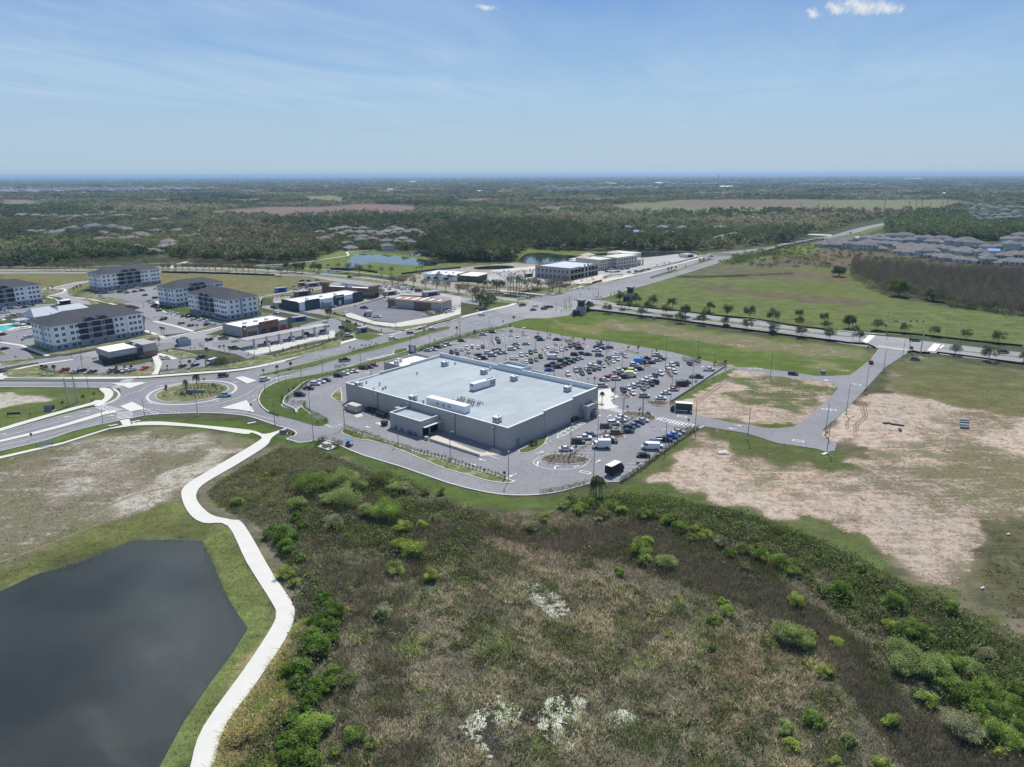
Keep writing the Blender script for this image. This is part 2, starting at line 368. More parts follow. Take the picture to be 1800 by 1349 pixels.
GROUND = [
 ("p 900,366 1010,362 1040,368 960,373", (.16,.14,.10), 0, 40, 20), ("p 230,352 330,348 350,352 260,357", (.15,.15,.09), 0, 50, 25), ("p 880,350 960,347 980,350 900,354", (.17,.16,.10), 0, 50, 25), ("p 1180,341 1320,338 1340,341 1220,345", (.15,.15,.09), 0, 60, 30),
 ("p 1440,342 1600,338 1640,342 1500,346", (.15,.14,.10), 0, 60, 30), ("p 400,336 520,333 540,336 440,340", (.17,.16,.11), 0, 60, 30), ("p 780,388 860,384 880,388 820,393", (.15,.15,.08), 0, 25, 12), ("p 380,392 450,388 470,394 400,398", (.14,.14,.08), 0, 25, 12),
 ("p -60,334 350,330 350,336 -60,341", (.23,.22,.22), 0, 60, 30), ("p 940,332 1150,331 1160,335 950,337", (.22,.21,.22), 0, 60, 30), ("p 620,372 700,368 760,372 700,378", (.17,.135,.11), 0, 40, 20), ("p 380,352 470,349 500,353 420,357", (.15,.16,.09), 0, 40, 20), ("p 780,352 860,349 900,353 830,358", (.17,.15,.11), 0, 40, 20),
 # far fields and clearings
 ("p 1060,362 1190,352 1350,351 1500,352 1660,351 1705,355 1655,372 1500,373 1350,371 1220,375 1100,375", (.165,.175,.095), 0, 60, 40),
 ("p 1200,353 1350,352 1420,353 1420,362 1300,364 1180,362", (.17,.14,.11), 0, 60, 30),
 ("p 360,372 460,364 560,364 640,358 760,364 700,373 600,376 520,382 380,380", (.19,.145,.12), 0, 50, 30),
 ("p 530,345 600,346 610,352 600,357 545,355", (.19,.19,.11), 0, 50, 25),
 ("p 0,351 60,352 75,358 60,364 0,366", (.20,.16,.13), 0, 40, 25),
 ("p 150,372 205,371 225,380 165,384", (.18,.14,.12), 0, 30, 15),
 ("p 660,334 720,335 720,339 665,340", (.19,.20,.12), 0, 60, 20), ("p 830,338 900,336 930,338 860,341", (.19,.20,.12), 0, 60, 20),
 ("p 990,352 1070,348 1110,350 1050,356", (.15,.16,.09), 0, 60, 30),
 # mid distance lawns, road verges
 ("p 0,478 150,472 240,478 330,476 560,486 625,492 600,510 430,530 250,522 60,520 0,520", (.160,.165,.078), .12, 5, 4),
 ("p 540,462 600,446 660,442 760,452 800,462 830,475 770,478 690,486 600,480 530,478", (.125,.165,.050), .0, 5, 3),
 ("p 900,440 930,436 990,440 1090,445 1150,450 1140,456 1000,450 925,458 905,460", (.120,.165,.045), .0, 5, 3),
 ("p 765,462 900,460 960,470 760,474", (.13,.15,.06), .1, 4, 3),
 ("p 560,446 625,440 640,446 600,454 560,456", (.15,.20,.06), 0, 4, 2),
 ("p 740,478 900,462 960,466 1000,460 1180,446 1240,448 1150,480 1000,505 820,520 700,500 ", (.27,.255,.22), .45, 5, 3),
 ("p 1000,540 1120,505 1240,462 1300,458 1380,470 1500,462 1560,470 1500,492 1560,522 1650,538 1800,558 1900,575 1900,615 1700,598 1550,585 1380,570 1200,550 1100,538", (.120,.150,.050), .05, 6, 5),
 ("p 1180,478 1250,462 1330,468 1460,478 1520,495 1480,500 1330,492 1200,490", (.125,.125,.068), .05, 10, 8),
 ("p 1215,503 1270,500 1300,510 1420,520 1540,530 1530,540 1400,530 1260,515", (.125,.115,.070), .0, 8, 6),
 ("p 1290,455 1330,435 1420,432 1500,440 1640,452 1700,470 1560,480 1440,470 1320,466", (.130,.112,.085), .1, 8, 8),
 ("p 1240,460 1330,436 1430,425 1500,408 1600,382 1560,398 1420,446 1300,460", (.125,.175,.05), .0, 5, 2),
 # grass field behind the store
 ("p 880,572 960,548 1035,548 1150,565 1300,588 1500,610 1560,625 1500,662 1420,664 1300,650 1150,628 980,590 940,580", (.098,.142,.034), .08, 4, 3),
 ("p 1060,562 1150,567 1300,590 1420,606 1530,612 1520,630 1440,632 1300,612 1160,592 1050,575", (.145,.150,.072), .36, 8, 6),
 ("p 960,560 1010,568 1070,580 1060,590 980,578", (.15,.165,.06), .34, 5, 4),
 ("p 1400,630 1480,640 1500,655 1440,652", (.14,.16,.06), .38, 4, 4),
 # corner lots upper left
 ("p -200,680 0,680 140,682 180,686 184,700 140,722 60,745 0,760 -200,800", (.105,.140,.045), .10, 3, 2),
 ("p -200,690 0,690 60,694 95,698 80,706 20,716 -200,740", (.20,.18,.13), .66, 4, 4),
 # big bare field above the pond
 ("p -250,830 0,806 110,775 250,752 350,752 440,762 465,772 420,810 360,850 320,880 330,920 300,950 200,950 100,980 0,1045 -250,1120", (.150,.160,.085), .22, 4, 3),
 ("p -250,850 0,818 120,785 260,758 400,768 425,785 380,815 300,870 180,920 60,960 0,985 -250,1060", (.165,.155,.100), .34, 6, 5),
 ("p 100,785 260,760 400,772 410,788 330,800 200,810 110,815", (.18,.165,.12), .50, 6, 6),
 ("p 60,830 160,800 260,810 230,850 120,880 50,870", (.19,.16,.125), .46, 8, 6),
 ("p 170,900 240,860 330,820 400,790 370,830 300,870 220,910", (.20,.18,.14), .64, 5, 4),
 ("p -100,1010 0,1000 100,960 230,900 330,880 380,920 360,950 210,950 100,985 0,1045 -100,1100", (.125,.140,.052), .08, 4, 3),
 # pond bank
 ("p 355,945 375,925 420,940 450,1010 487,1075 480,1110 440,1180 380,1260 335,1349 260,1349 330,1240 430,1105 400,1050", (.150,.180,.065), .0, 2.0, 1.2),
 ("p 330,890 345,880 380,915 410,925 440,960 510,1070 505,1095 400,1300 370,1400 330,1400 420,1220 480,1110 487,1070 450,1010 420,940 380,930", (.135,.150,.060), .03, 3, 2),
 # lawns along the boulevard and store drive
 ("p 205,752 230,740 330,738 420,742 480,752 500,770 460,775 400,762 300,748", (.078,.125,.028), .0, 2, 1),
 ("p 480,758 530,765 600,782 640,800 750,838 850,866 900,874 1000,872 1040,862 1060,875 1010,892 900,898 820,888 740,860 640,820 560,792 480,790", (.082,.122,.034), .0, 2.5, 1.5),
 ("p -300,790 0,778 60,762 200,742 330,738 200,748 0,808 -300,870", (.10,.150,.04), .0, 2, 1),
 # wetland base
 ("p 455,778 520,790 600,800 700,850 800,890 920,905 1080,882 1180,870 1330,900 1500,960 1620,1030 1720,1060 1900,1130 1950,1500 360,1500 400,1349 470,1200 525,1080 500,1040 430,930 350,900 345,850", (.150,.138,.098), .0, 4, 3),
 ("p 360,850 470,785 560,795 640,830 560,860 470,890 400,900", (.165,.150,.10), .0, 4, 3),
 ("p 380,880 430,850 480,870 470,900 400,905", (.135,.145,.06), .0, 4, 3),
 ("p 820,910 900,900 980,940 1080,960 1060,1000 940,990 840,960", (.21,.165,.125), .0, 5, 4),
 ("p 700,920 820,950 900,1000 900,1060 780,1050 690,1000", (.110,.100,.065), .0, 6, 5),
 ("p 960,1010 1080,1030 1200,1100 1180,1180 1040,1190 960,1100", (.20,.165,.125), .0, 8, 6),
 ("p 560,1130 700,1080 860,1120 800,1349 600,1349", (.17,.150,.115), .0, 8, 6),
 ("p 1250,1100 1350,1110 1420,1200 1350,1260 1260,1200", (.19,.150,.10), .0, 8, 6),
 ("p 405,1200 500,1100 530,1100 510,1200 480,1349 380,1349", (.23,.195,.105), .0, 3, 2),
 # bare sandy land right
 ("p 1130,850 1190,790 1215,755 1290,755 1400,775 1500,800 1550,700 1560,660 1620,625 1700,640 1900,665 1900,900 1740,935 1728,1010 1700,1055 1600,1010 1480,940 1340,900 1220,880", (.150,.135,.085), .44, 4, 3),
 ("p 1140,840 1200,790 1290,800 1400,830 1480,850 1520,900 1440,930 1300,895 1200,870", (.20,.16,.12), .68, 6, 5),
 ("p 1290,805 1400,830 1460,850 1380,880 1290,850", (.16,.145,.085), .5, 6, 5),
 ("p 1495,700 1560,690 1650,700 1800,730 1900,745 1900,800 1760,800 1620,790 1500,790 1450,760", (.20,.16,.12), .70, 6, 5),
 ("p 1640,720 1720,715 1800,735 1800,760 1700,760 1640,740", (.15,.135,.085), .45, 6, 5),
 ("p 1560,640 1640,628 1900,665 1900,735 1780,730 1650,705 1560,685", (.130,.135,.060), .16, 6, 5),
 ("p 1560,760 1700,750 1760,800 1760,850 1620,850 1560,800", (.145,.135,.085), .50, 8, 6),
 ("p 1600,830 1750,800 1900,810 1900,880 1760,900 1640,880", (.145,.140,.078), .38, 8, 6),
 ("p 1380,860 1560,870 1700,930 1720,1020 1640,1020 1500,940", (.19,.155,.12), .60, 8, 6),
 ("p 1225,752 1300,752 1420,775 1470,790 1500,815 1490,832 1400,820 1300,800 1260,770", (.085,.110,.040), .24, 4, 4),
 ("p 1740,935 1900,890 1900,1150 1760,1070 1725,1010", (.105,.105,.055), .1, 4, 4),
 ("p 1100,850 1190,780 1215,752 1240,756 1190,800 1140,845 1240,880 1350,905 1480,950 1600,1020 1700,1060 1760,1100 1700,1110 1560,1020 1400,950 1250,910 1130,885 1080,880", (.088,.120,.038), .06, 4, 3),
 ("p 1400,905 1440,900 1500,950 1540,985 1480,970", (.095,.125,.045), .15, 3, 3),
 # sandy triangle beside the parking lot
 ("p 1130,710 1280,640 1300,645 1410,662 1470,680 1415,745 1380,752 1260,735 1190,725", (.18,.15,.105), .58, 3, 3),
 ("p 1215,715 1260,690 1305,652 1330,655 1300,690 1250,720", (.20,.155,.12), .66, 4, 4),
 ("p 1275,690 1320,658 1400,668 1465,680 1440,708 1400,722 1330,712 1280,705", (.088,.110,.040), .40, 5, 5),
 ("p 1130,712 1180,690 1275,645 1300,648 1250,680 1185,712 1150,716", (.10,.145,.04), .12, 2, 2),
 ("p 1330,748 1390,745 1410,752 1350,755", (.08,.12,.03), .05, 2, 1),
]
for i, q in enumerate(GROUND): paint(q[0], q[1], q[2], q[3], q[4], seed=i * 3 + 5)
# tyre tracks, rows: fine variation
idx = np.arange(NV).reshape(XX.shape)
quads = np.stack([idx[:-1, :-1], idx[:-1, 1:], idx[1:, 1:], idx[1:, :-1]], -1).reshape(-1, 4)
vv = np.stack([XX, YY, np.zeros_like(XX)], -1).reshape(-1, 3)
gm = bpy.data.materials.new('land'); gm.use_nodes = True; t = gm.node_tree; b = t.nodes['Principled BSDF']
b.inputs['Roughness'].default_value = .95; b.inputs['Specular IOR Level'].default_value = .05
at = N(t, 'ShaderNodeAttribute', attribute_name='cover'); v = N(t, 'ShaderNodeTexCoord').outputs['Object']
nA = noise(t, v, .9, 6, .75); nB = noise(t, v, .11, 5, .6); nC = noise(t, v, .02, 4, .55); nD = noise(t, v, .004, 4, .6)
mp = N(t, 'ShaderNodeMapping'); mp.inputs['Rotation'].default_value = (0, 0, R_(-28)); mp.inputs['Scale'].default_value = (.06, .5, 1); L(t, v, mp.inputs['Vector'])
nS = noise(t, mp.outputs[0], 1.0, 5, .7, .6)
k = math_(t, 'ADD', math_(t, 'ADD', math_(t, 'MULTIPLY', nA, .36), math_(t, 'MULTIPLY', nB, .30)), math_(t, 'ADD', math_(t, 'MULTIPLY', nC, .12), math_(t, 'MULTIPLY', nS, .24)))
veg = mixc(t, 1, at.outputs['Color'], ramp(t, k, [(.38, .42), (.5, .92), (.62, 1.5)]), 'MULTIPLY')
veg = mixc(t, ramp(t, nD, [(.4, 0), (.6, .35)]), veg, mixc(t, 1, at.outputs['Color'], (1.15, .85, .7), 'MULTIPLY'))
sandc = mixc(t, ramp(t, nB, [(.42, 0), (.58, 1)]), (.56, .42, .33), (.56, .50, .425))
sandc = mixc(t, ramp(t, nC, [(.4, .5), (.6, 0)]), sandc, (.40, .35, .30))
sandc = mixc(t, ramp(t, nA, [(.3, .55), (.7, 0)]), sandc, (.36, .27, .20))
sx_ = N(t, 'ShaderNodeSeparateXYZ'); L(t, v, sx_.inputs[0])
sandc = mixc(t, ramp(t, math_(t, 'MULTIPLY', sx_.outputs[0], -.02), [(0, 0), (1, 1)]), sandc, mixc(t, ramp(t, nA, [(.3, 0), (.7, 1)]), (.36, .33, .27), (.54, .51, .45)))
nE = noise(t, v, .33, 6, .75, .5); sandc = mixc(t, ramp(t, nE, [(.46, .0), (.62, .8)]), sandc, mixc(t, ramp(t, nB, [(.45, 0), (.55, 1)]), (.17, .14, .085), (.30, .22, .15)))
thr = math_(t, 'SUBTRACT', math_(t, 'MULTIPLY', at.outputs['Alpha'], 1.12), math_(t, 'ADD', math_(t, 'MULTIPLY', math_(t, 'SUBTRACT', k, .5), 3.2), .5))
sm = ramp(t, math_(t, 'ADD', math_(t, 'MULTIPLY', thr, 1.6), .5), [(.3, 0), (.75, 1)])
L(t, mixc(t, sm, veg, sandc), b.inputs['Base Color'])
bp = N(t, 'ShaderNodeBump'); bp.inputs['Strength'].default_value = .5; bp.inputs['Distance'].default_value = .3; L(t, nA, bp.inputs['Height']); L(t, bp.outputs[0], b.inputs['Normal'])
me = npmesh('ground', vv, quads, gm)
ca = me.attributes.new('cover', 'FLOAT_COLOR', 'POINT'); ca.data.foreach_set('color', col.reshape(-1, 4).astype(np.float32).ravel())
tag(link(bpy.data.objects.new('ground', me)), kind='structure')
# ------------------------------------------------------------ flat sheets: roads, paths, paint, water
ZI = [0.012]
def nz(k=.004): ZI[0] += k; return ZI[0]
def sheet(name, s, m, sm=0, closed=True, z=None, kind='structure'):
 P = s if isinstance(s, list) else S(s)
 if sm: P = smooth(P, True, sm)
 return tag(MB().poly(P, z if z is not None else nz()).build(name, m), kind=kind)
def water(name, bump, colr):
 m = bpy.data.materials.new(name); m.use_nodes = True; t = m.node_tree; b = t.nodes['Principled BSDF']
 v = N(t, 'ShaderNodeTexCoord').outputs['Object']
 b.inputs['Roughness'].default_value = .025; b.inputs['IOR'].default_value = 1.33
 L(t, mixc(t, ramp(t, noise(t, v, .02, 3, .5), [(.38, 0), (.62, 1)]), tuple(c * .6 for c in colr), tuple(c * 1.6 for c in colr)), b.inputs['Base Color'])  # silt-like tone put into the base colour to imitate uneven sky reflection
 mp = N(t, 'ShaderNodeMapping'); mp.inputs['Rotation'].default_value = (0, 0, R_(-30)); mp.inputs['Scale'].default_value = (1, 2.4, 1); L(t, v, mp.inputs['Vector'])
 bp = N(t, 'ShaderNodeBump'); bp.inputs['Strength'].default_value = bump; bp.inputs['Distance'].default_value = .10
 L(t, noise(t, mp.outputs[0], 2.4, 5, .75), bp.inputs['Height']); L(t, bp.outputs[0], b.inputs['Normal'])
 return m
M['water'] = water('pond_water', 1.0, (.034, .038, .033)); M['water_calm'] = water('calm_water', .04, (.02, .035, .035))
sheet('pond', "p 0,1040 60,1012 150,985 230,952 290,949 355,951 372,985 400,1050 420,1082 436,1105 408,1150 370,1200 320,1275 280,1349 240,1420 -200,1500 -500,1300 -200,1120", M['water'], 0)
sheet('pond', "b 490,720 480,705 600,680 640,650 700,590 830,590 950,597 1100,615 1250,640 1270,665 1180,672 1000,662 880,650 800,648 750,665 680,700 600,712", M['water_calm'], 3)
sheet('pond', "b 1080,592 1130,575 1250,570 1290,590 1270,615 1180,605 1100,602", M['water_calm'], 2)
sheet('pond', "c 55,620 100,585 200,578 330,590 460,600 560,605 440,625 340,640 180,652 80,648 40,635", M['water_calm'], 2)
sheet('pond', "c 540,590 800,572 1200,575 1290,578 1200,592 1000,605 900,612 700,600", M['water_calm'], 2)
sheet('pond', "b 1540,680 1700,668 1800,672 1800,690 1560,697", M['water_calm'], 2)
sheet('pond', "a 232,590 300,575 400,568 475,572 470,585 380,592 330,600 290,612 240,606", M['water_calm'], 2)
sheet('pond', "a 0,612 120,606 190,604 180,628 0,632", M['water_calm'], 2)
C0 = g('I', 910, 485)
def circ(c, r, n=64, a0=0, a1=360):
 return [(c[0] + r * math.cos(R_(a0 + (a1 - a0) * i / n)), c[1] + r * math.sin(R_(a0 + (a1 - a0) * i / n))) for i in range(n if a1 - a0 == 360 else n + 1)]
# ============================================================ ROADS AND PAVEMENTS
road_main = "H -150,815 0,775 300,690 600,610 900,532 1000,492 1060,465 1110,435 1160,395 1150,350 1080,300 1180,270 I 400,372 700,352 1000,332 1380,297 1781,205 C 300,1062 600,967 900,882 1060,850 1200,832 1500,775 1781,702 D 300,905 600,828 900,757 1000,707 1100,680 1240,645 1330,637 1500,597 1781,530 E 400,385 700,312 1000,232 1250,152 1340,117 1500,78 1781,52 d 0,545 100,515 340,476 450,457 600,413 740,382 920,351 940,351 930,362 740,402 640,433 500,462 340,497 200,525 100,545 0,560 E 1781,110 1600,140 1500,185 1300,250 1050,325 850,385 700,425 560,470 430,512 300,525 260,545 120,600 0,640 D 1300,795 1050,865 840,920 700,960 420,1032 180,1097 0,1140 J 1530,130 1250,200 1040,268 860,312 560,365 430,385 300,420 160,480 90,545 75,620 100,690 180,760 300,800 500,850 440,945 340,910 I 1700,800 1600,768 1500,733 1400,710 1200,690 1000,685 800,688 600,695 460,708 310,737 H 1150,655 1000,682 700,752 440,842 0,945 -150,985"
sheet('boulevard', road_main, M['asphalt'])
sheet('road', "H -300,276 0,278 300,278 600,280 900,280 1150,280 1180,340 1120,330 950,338 600,333 0,332 -300,330", M['asphalt'])
# northern collector road (two carriageways, median between)
road_n = "p -80,474 0,474 60,474 160,474 300,468 430,472 560,480 640,487 700,495 780,508 860,520 935,528 1010,545 1000,555 960,560 930,560 880,552 860,540 740,520 640,503 600,497 540,486 430,482 300,478 160,481 60,481 -80,482"
sheet('road', road_n, M['asphalt2'])
sheet('road', "E 200,500 300,520 430,535 560,560 750,590 960,612 1200,640 1400,665 1600,690 1781,715 F 600,480 900,520 1100,555 1500,605 1799,632 G 250,612 640,648 850,678 1030,700 1400,745 1799,790 1999,810 1999,910 1799,890 1400,850 960,795 650,775 350,745 0,698 F 1300,660 1000,618 700,582 300,530 0,508 E 1300,720 1000,690 800,670 560,640 400,620 250,612 100,620 60,600", M['asphalt2'])
# shopping streets on the left
sheet('street', "C 0,590 160,625 450,665 600,705 800,760 1060,840 1240,825 1100,800 900,755 700,700 560,655 500,640 700,600 850,555 900,545 1050,500 1060,480 900,490 850,540 650,590 480,625 B 1500,600 1300,580 1150,575 1030,585 1000,570 1040,500 1500,420 1700,400 1781,380 1781,350 1500,400 1040,490 1000,500 1025,600 1200,640 1500,700 1620,720", M['asphalt2'])
sheet('street', "B 0,900 150,870 400,830 700,760 700,790 520,850 480,860 1000,900 900,1040 870,1075 800,1045 520,990 380,940 200,935 40,985 A 1480,960 1200,1010 1000,1055 700,1110 360,1120 200,1140 0,1180 0,1160 200,1120 330,1095 640,1060 950,1000 1240,945 1500,905", M['asphalt2'])
sheet('car_park', "A -60,1120 -60,900 0,915 200,965 330,1080 200,1120", M['asphalt'])
sheet('car_park', "A -60,880 60,830 330,800 350,940 200,965 60,930", M['asphalt'])
sheet('car_park', "A -60,620 100,590 230,575 560,560 240,660 60,700 -60,720", M['asphalt'])
sheet('car_park', "A 880,470 1150,440 1450,400 1590,370 1600,500 1560,580 1650,650 B 200,660 560,720 700,750 690,765 400,825 370,830 0,735 A 1380,690 1250,600 1170,560 1080,560 1000,520 860,500", M['asphalt'])
sheet('car_park', "B 0,735 370,830 200,850 0,870 A 1560,870 1380,830 1370,760 1380,700", M['asphalt'])
sheet('street', "A 400,410 560,405 700,360 850,345 850,360 720,390 640,430 650,480 720,500 830,540 870,575 640,560 600,520 560,500 440,490 600,450 620,440", M['asphalt2'])
# coffee shop lot, filling station, retail lots
sheet('car_park', "i 0,390 160,330 200,500 700,470 1040,400 1350,375 1800,350 1800,545 1100,560 900,550 700,590 300,615 100,630 0,640 A 700,1215 500,1190 380,1150 360,1120 560,1060 850,1060 880,1090 960,1080", M['asphalt'])
sheet('car_park', "B 560,930 870,890 1000,860 1300,800 1500,740 1700,700 1781,730 1781,810 1650,900 1400,950 1200,1000 1000,1060 870,1080 800,1050 560,970", M['asphalt'])
sheet('forecourt', "Q 390,600 1600,350 1700,340 1720,430 1620,460 1400,480 1000,600 560,690 420,640", M['conc'])
sheet('car_park', "i 1080,130 1300,110 1640,60 1800,60 1800,230 1560,240 1300,200 1060,250", M['asphalt'])
sheet('car_park', "C 480,640 700,590 900,555 1060,510 1200,500 1200,600 1440,650 1480,680 1250,745 1150,745 950,720 700,650", M['asphalt_new'])
sheet('car_park', "C 1060,500 1060,400 1300,420 1560,450 1781,480 1781,600 1700,640 1690,500 1200,480 1180,590", M['asphalt_pale'])
sheet('car_park', "C 0,500 160,490 170,600 60,590 0,580", M['asphalt2'])
sheet('car_park', "C 200,470 600,400 640,340 600,390 300,440 150,480", M['asphalt2'])
sheet('work_yard', "C 680,660 740,650 960,730 1150,750 1480,690 1690,640 1781,600 1781,660 1500,740 1250,800 1100,790 900,745 700,690", M['conc'])
sheet('car_park', "D 650,520 720,430 1050,400 1210,380 1210,500 1480,520 1600,540 1560,560 1300,560 900,540", M['asphalt_pale'])
sheet('road', "D 700,410 1020,380 1200,360 1400,320 1600,300 E 290,140 290,100 100,140 D 1640,320 1500,335 1250,380 1060,405 750,425", M['conc'])
sheet('car_park', "E 380,240 500,250 800,200 820,130 1150,90 1240,80 1360,110 1250,150 1000,220 720,290 600,290 390,290 ", M['asphalt_pale'])
sheet('car_park', "E 390,290 700,290 700,300 430,370 250,400 100,380 200,320", M['concy'])
# neighbourhood roads far off
sheet('road', "a 1120,690 1300,640 1330,640 1180,700", M['conc'], z=.1); sheet('road', "a 1350,440 1430,400 1450,400 1400,445", M['conc'], z=.1)
sheet('road', "p 1420,411 1462,413 1462,415 1420,413", M['conc'], z=.1); sheet('road', "p 1500,416 1545,417 1545,419 1500,418", M['conc'], z=.1)
sheet('road', "p 1690,372 1725,356 1728,356 1700,374", M['conc'], z=.1)
# store lot and service drive
store_lot = "J 400,395 640,400 850,372 1150,292 1340,232 M 0,392 240,330 400,285 640,225 800,185 930,130 980,115 1060,105 1150,120 N 0,85 130,110 600,168 1200,270 1760,412 P 1000,120 1280,152 1500,187 1650,187 1781,170 Y 300,275 420,270 480,230 590,140 640,70 700,30 900,80 700,210 500,430 330,600 210,700 200,750 320,810 300,870 P 1590,790 1500,762 1200,720 960,642 620,587 580,602 O 1640,312 1500,405 1300,547 1150,660 1000,762 930,792 700,798 450,868 240,902 0,907 W 1250,264 1100,228 J 1600,1330 1200,1210 960,1110 860,1065 780,1048 680,1050 530,1075 450,1050 380,1035 470,1000 485,970 440,940 340,910 280,870 300,800"
sheet('store_car_park', store_lot, M['asphalt'])
# cut-outs laid back over the tarmac: the unbuilt plot between the lot and the side road
plot = S("P 230,432 360,405 370,380 500,290 700,190 850,125 900,140 1130,168 1130,190 1280,192 1500,225 1640,250 1680,285 1600,370 1480,470 1420,525 1330,587 1200,602 1090,597 1000,577 830,557 640,512 520,482 360,432")
pz = nz()
pm = MB(); tri = tessellate_polygon([[Vector((*q, 0)) for q in plot]])
# (subdivided so the cover attribute can vary inside the plot)
xs = [q[0] for q in plot]; yy = [q[1] for q in plot]
gx = np.arange(min(xs) - 2, max(xs) + 2, 1.0); gy = np.arange(min(yy) - 2, max(yy) + 2, 1.0)
PX, PY = np.meshgrid(gx, gy); sdp = sdist(plot, PX, PY)
# vertices just outside the outline are pulled onto it, so the edge is clean
kd_on = np.abs(sdp) < 1.2
def onedge(x, y):
 best = None
 for i in range(len(plot)):
  a = Vector(plot[i - 1]); b_ = Vector(plot[i]); e = b_ - a; tt = max(0, min(1, ((x - a.x) * e.x + (y - a.y) * e.y) / e.length_squared))
  q = a + e * tt; dd = (q.x - x) ** 2 + (q.y - y) ** 2
  if best is None or dd < best[0]: best = (dd, q.x, q.y)
 return best[1:]
VX, VY = PX.copy(), PY.copy()
for i, j in zip(*np.where((sdp < 0) & (sdp > -1.6))): VX[i, j], VY[i, j] = onedge(PX[i, j], PY[i, j])
ok = (sdp > -1.6)
ix = np.arange(PX.size).reshape(PX.shape)
fm = ok[:-1, :-1] & ok[:-1, 1:] & ok[1:, 1:] & ok[1:, :-1] & ((sdp[:-1, :-1] > 0) | (sdp[1:, 1:] > 0) | (sdp[:-1, 1:] > 0) | (sdp[1:, :-1] > 0))
qf = np.stack([ix[:-1, :-1], ix[:-1, 1:], ix[1:, 1:], ix[1:, :-1]], -1)[fm]
used = np.unique(qf); rm = -np.ones(PX.size, int); rm[used] = np.arange(len(used)); qf = rm[qf]
pv = np.stack([VX, VY, np.full_like(VX, pz)], -1).reshape(-1, 3)[used]
col_s, XX_s, YY_s = col, XX, YY
XX, YY = PX, PY; col = np.zeros((*PX.shape, 4)); setc(np.ones_like(PX), (.12, .14, .05), .2)
for i, q in enumerate(GROUND[-5:]): paint(q[0], q[1], q[2], q[3], q[4], seed=i * 3 + 5)
pcol = col.reshape(-1, 4)[used]; col, XX, YY = col_s, XX_s, YY_s
me = npmesh('sandy_plot', pv, qf, gm); ca = me.attributes.new('cover', 'FLOAT_COLOR', 'POINT'); ca.data.foreach_set('color', pcol.astype(np.float32).ravel())
tag(link(bpy.data.objects.new('sandy_plot', me)), kind='structure')
sheet('tarmac_patch', "N 730,420 960,400 1110,440 1060,500 960,530 860,500 880,470", M['asphalt_new'])
sheet('service_apron', "K 1060,1010 1140,1000 1560,1170 1640,1180 1720,1130 1799,1160 1799,1200 1580,1215 1380,1150 1060,1060", M['concy'])
sheet('apron', "K 470,865 600,845 620,870 540,895", M['conc']); sheet('apron', "K 250,785 330,765 350,795 280,810", M['conc'])
sheet('plaza', "N 480,640 620,620 640,660 700,700 620,730 640,770 700,800 560,818 480,818", M['path'])
# painted bus bay / far tarmac patches
# ---- pavements and shared paths
L_ = smooth(S("W 60,1400 78,1349 130,1190 300,950 400,795 416,745 400,700 300,540 225,396 130,385 75,350 44,285 55,240 130,190 270,108 345,62 358,45 320,28 I 1400,884 1000,825 600,800 340,805"), False, 4)
R2 = smooth(S("I 340,775 600,766 1000,800 1450,846 1600,884 1781,832 J 380,930 330,950 230,1020 W 375,82 260,155 140,225 105,262 107,300 160,352 240,372 290,392 400,580 480,700 487,765 450,850 330,1030 215,1190 170,1349 155,1400"), False, 4)
sheet('shared_path', L_ + R2, M['path'])
sheet('pavement', "H 1180,700 1000,740 600,865 0,1000 -150,1035 -150,1055 0,1022 600,882 1050,737 1250,708 1290,706 1260,690 1240,640 1150,655 1170,690", M['path'])
PV = []
def walk(s, wd, m='path', name='pavement', sm=3):
 P = smooth(S(s), False, sm); return tag(MB().strip(P, wd, nz(.001)).build(name, M[m]), kind='structure')
walk("H -150,785 0,745 300,655 600,570 800,515 900,490 960,460", 3.6)
sheet('pavement', "H 955,345 1000,340 1060,352 1110,400 1100,450 1040,490 960,515 900,515 960,470 1000,440 1000,400 960,365", M['path'], 2)
sheet('splitter_island', "H 1080,350 1120,360 1155,395 1140,440 1060,485 1000,500 1050,460 1085,420 1090,385", M['kerb'], 2)
sheet('planting_strip', "H 1070,362 1105,372 1132,400 1115,440 1050,475 1000,492 1060,445 1085,410 1085,380", M['mulch'], 2)
walk("I -900,345 0,352 400,345 700,325 1000,302 1380,270 1781,190", 3.4)
walk("C -40,1120 0,1125 300,1042 600,950 900,870 1040,855", 3.6); walk("C 1240,812 1500,758 1781,687 D 0,972 300,890 600,812 900,742 980,705", 3.4)
walk("D 420,560 700,590 1000,620 1240,640 1330,625 1500,580 1781,518 E 230,398 500,345 740,287 900,250 1200,172 1380,125", 3.4)
walk("H 1480,215 1500,160 1520,110 1500,60 1480,20", 3.2, 'path', sm=1); walk("B 40,1040 120,1060 210,1090", 3, sm=1)
walk("H -100,270 0,258 40,240 0,215 40,190 360,120 700,70", 2.4)
walk("B 0,730 200,775 380,828", 2.4, sm=1); walk("A 1370,820 1560,880", 2.4, sm=1); walk("A 0,930 200,960 460,1060", 2.2, sm=1)
walk("B 30,540 60,590 110,640 200,670", 2.2); walk("B 0,860 120,900 300,850 500,820 700,770", 2.0, sm=1)
walk("A 400,425 560,400 640,380 850,345", 2.0); walk("A 460,495 560,470 620,440 580,420 400,430", 2.0); walk("A 720,505 900,530 1100,575", 2.2); walk("A 640,560 560,560 520,520 440,500", 2.0)
walk("b 0,668 180,662 360,642 500,622 600,607 650,597 640,575 700,568 840,560", 2.6, 'path')
walk("p -60,470 0,470 160,470 300,463 430,467 560,474 660,483 780,502 860,513 930,522", 1.8, 'conc')
walk("M 980,112 1250,118", .01)
walk("F -100,408 300,447 600,477 900,515 1100,550 1500,598 1799,625 G 430,612", 1.4, 'conc', sm=1)
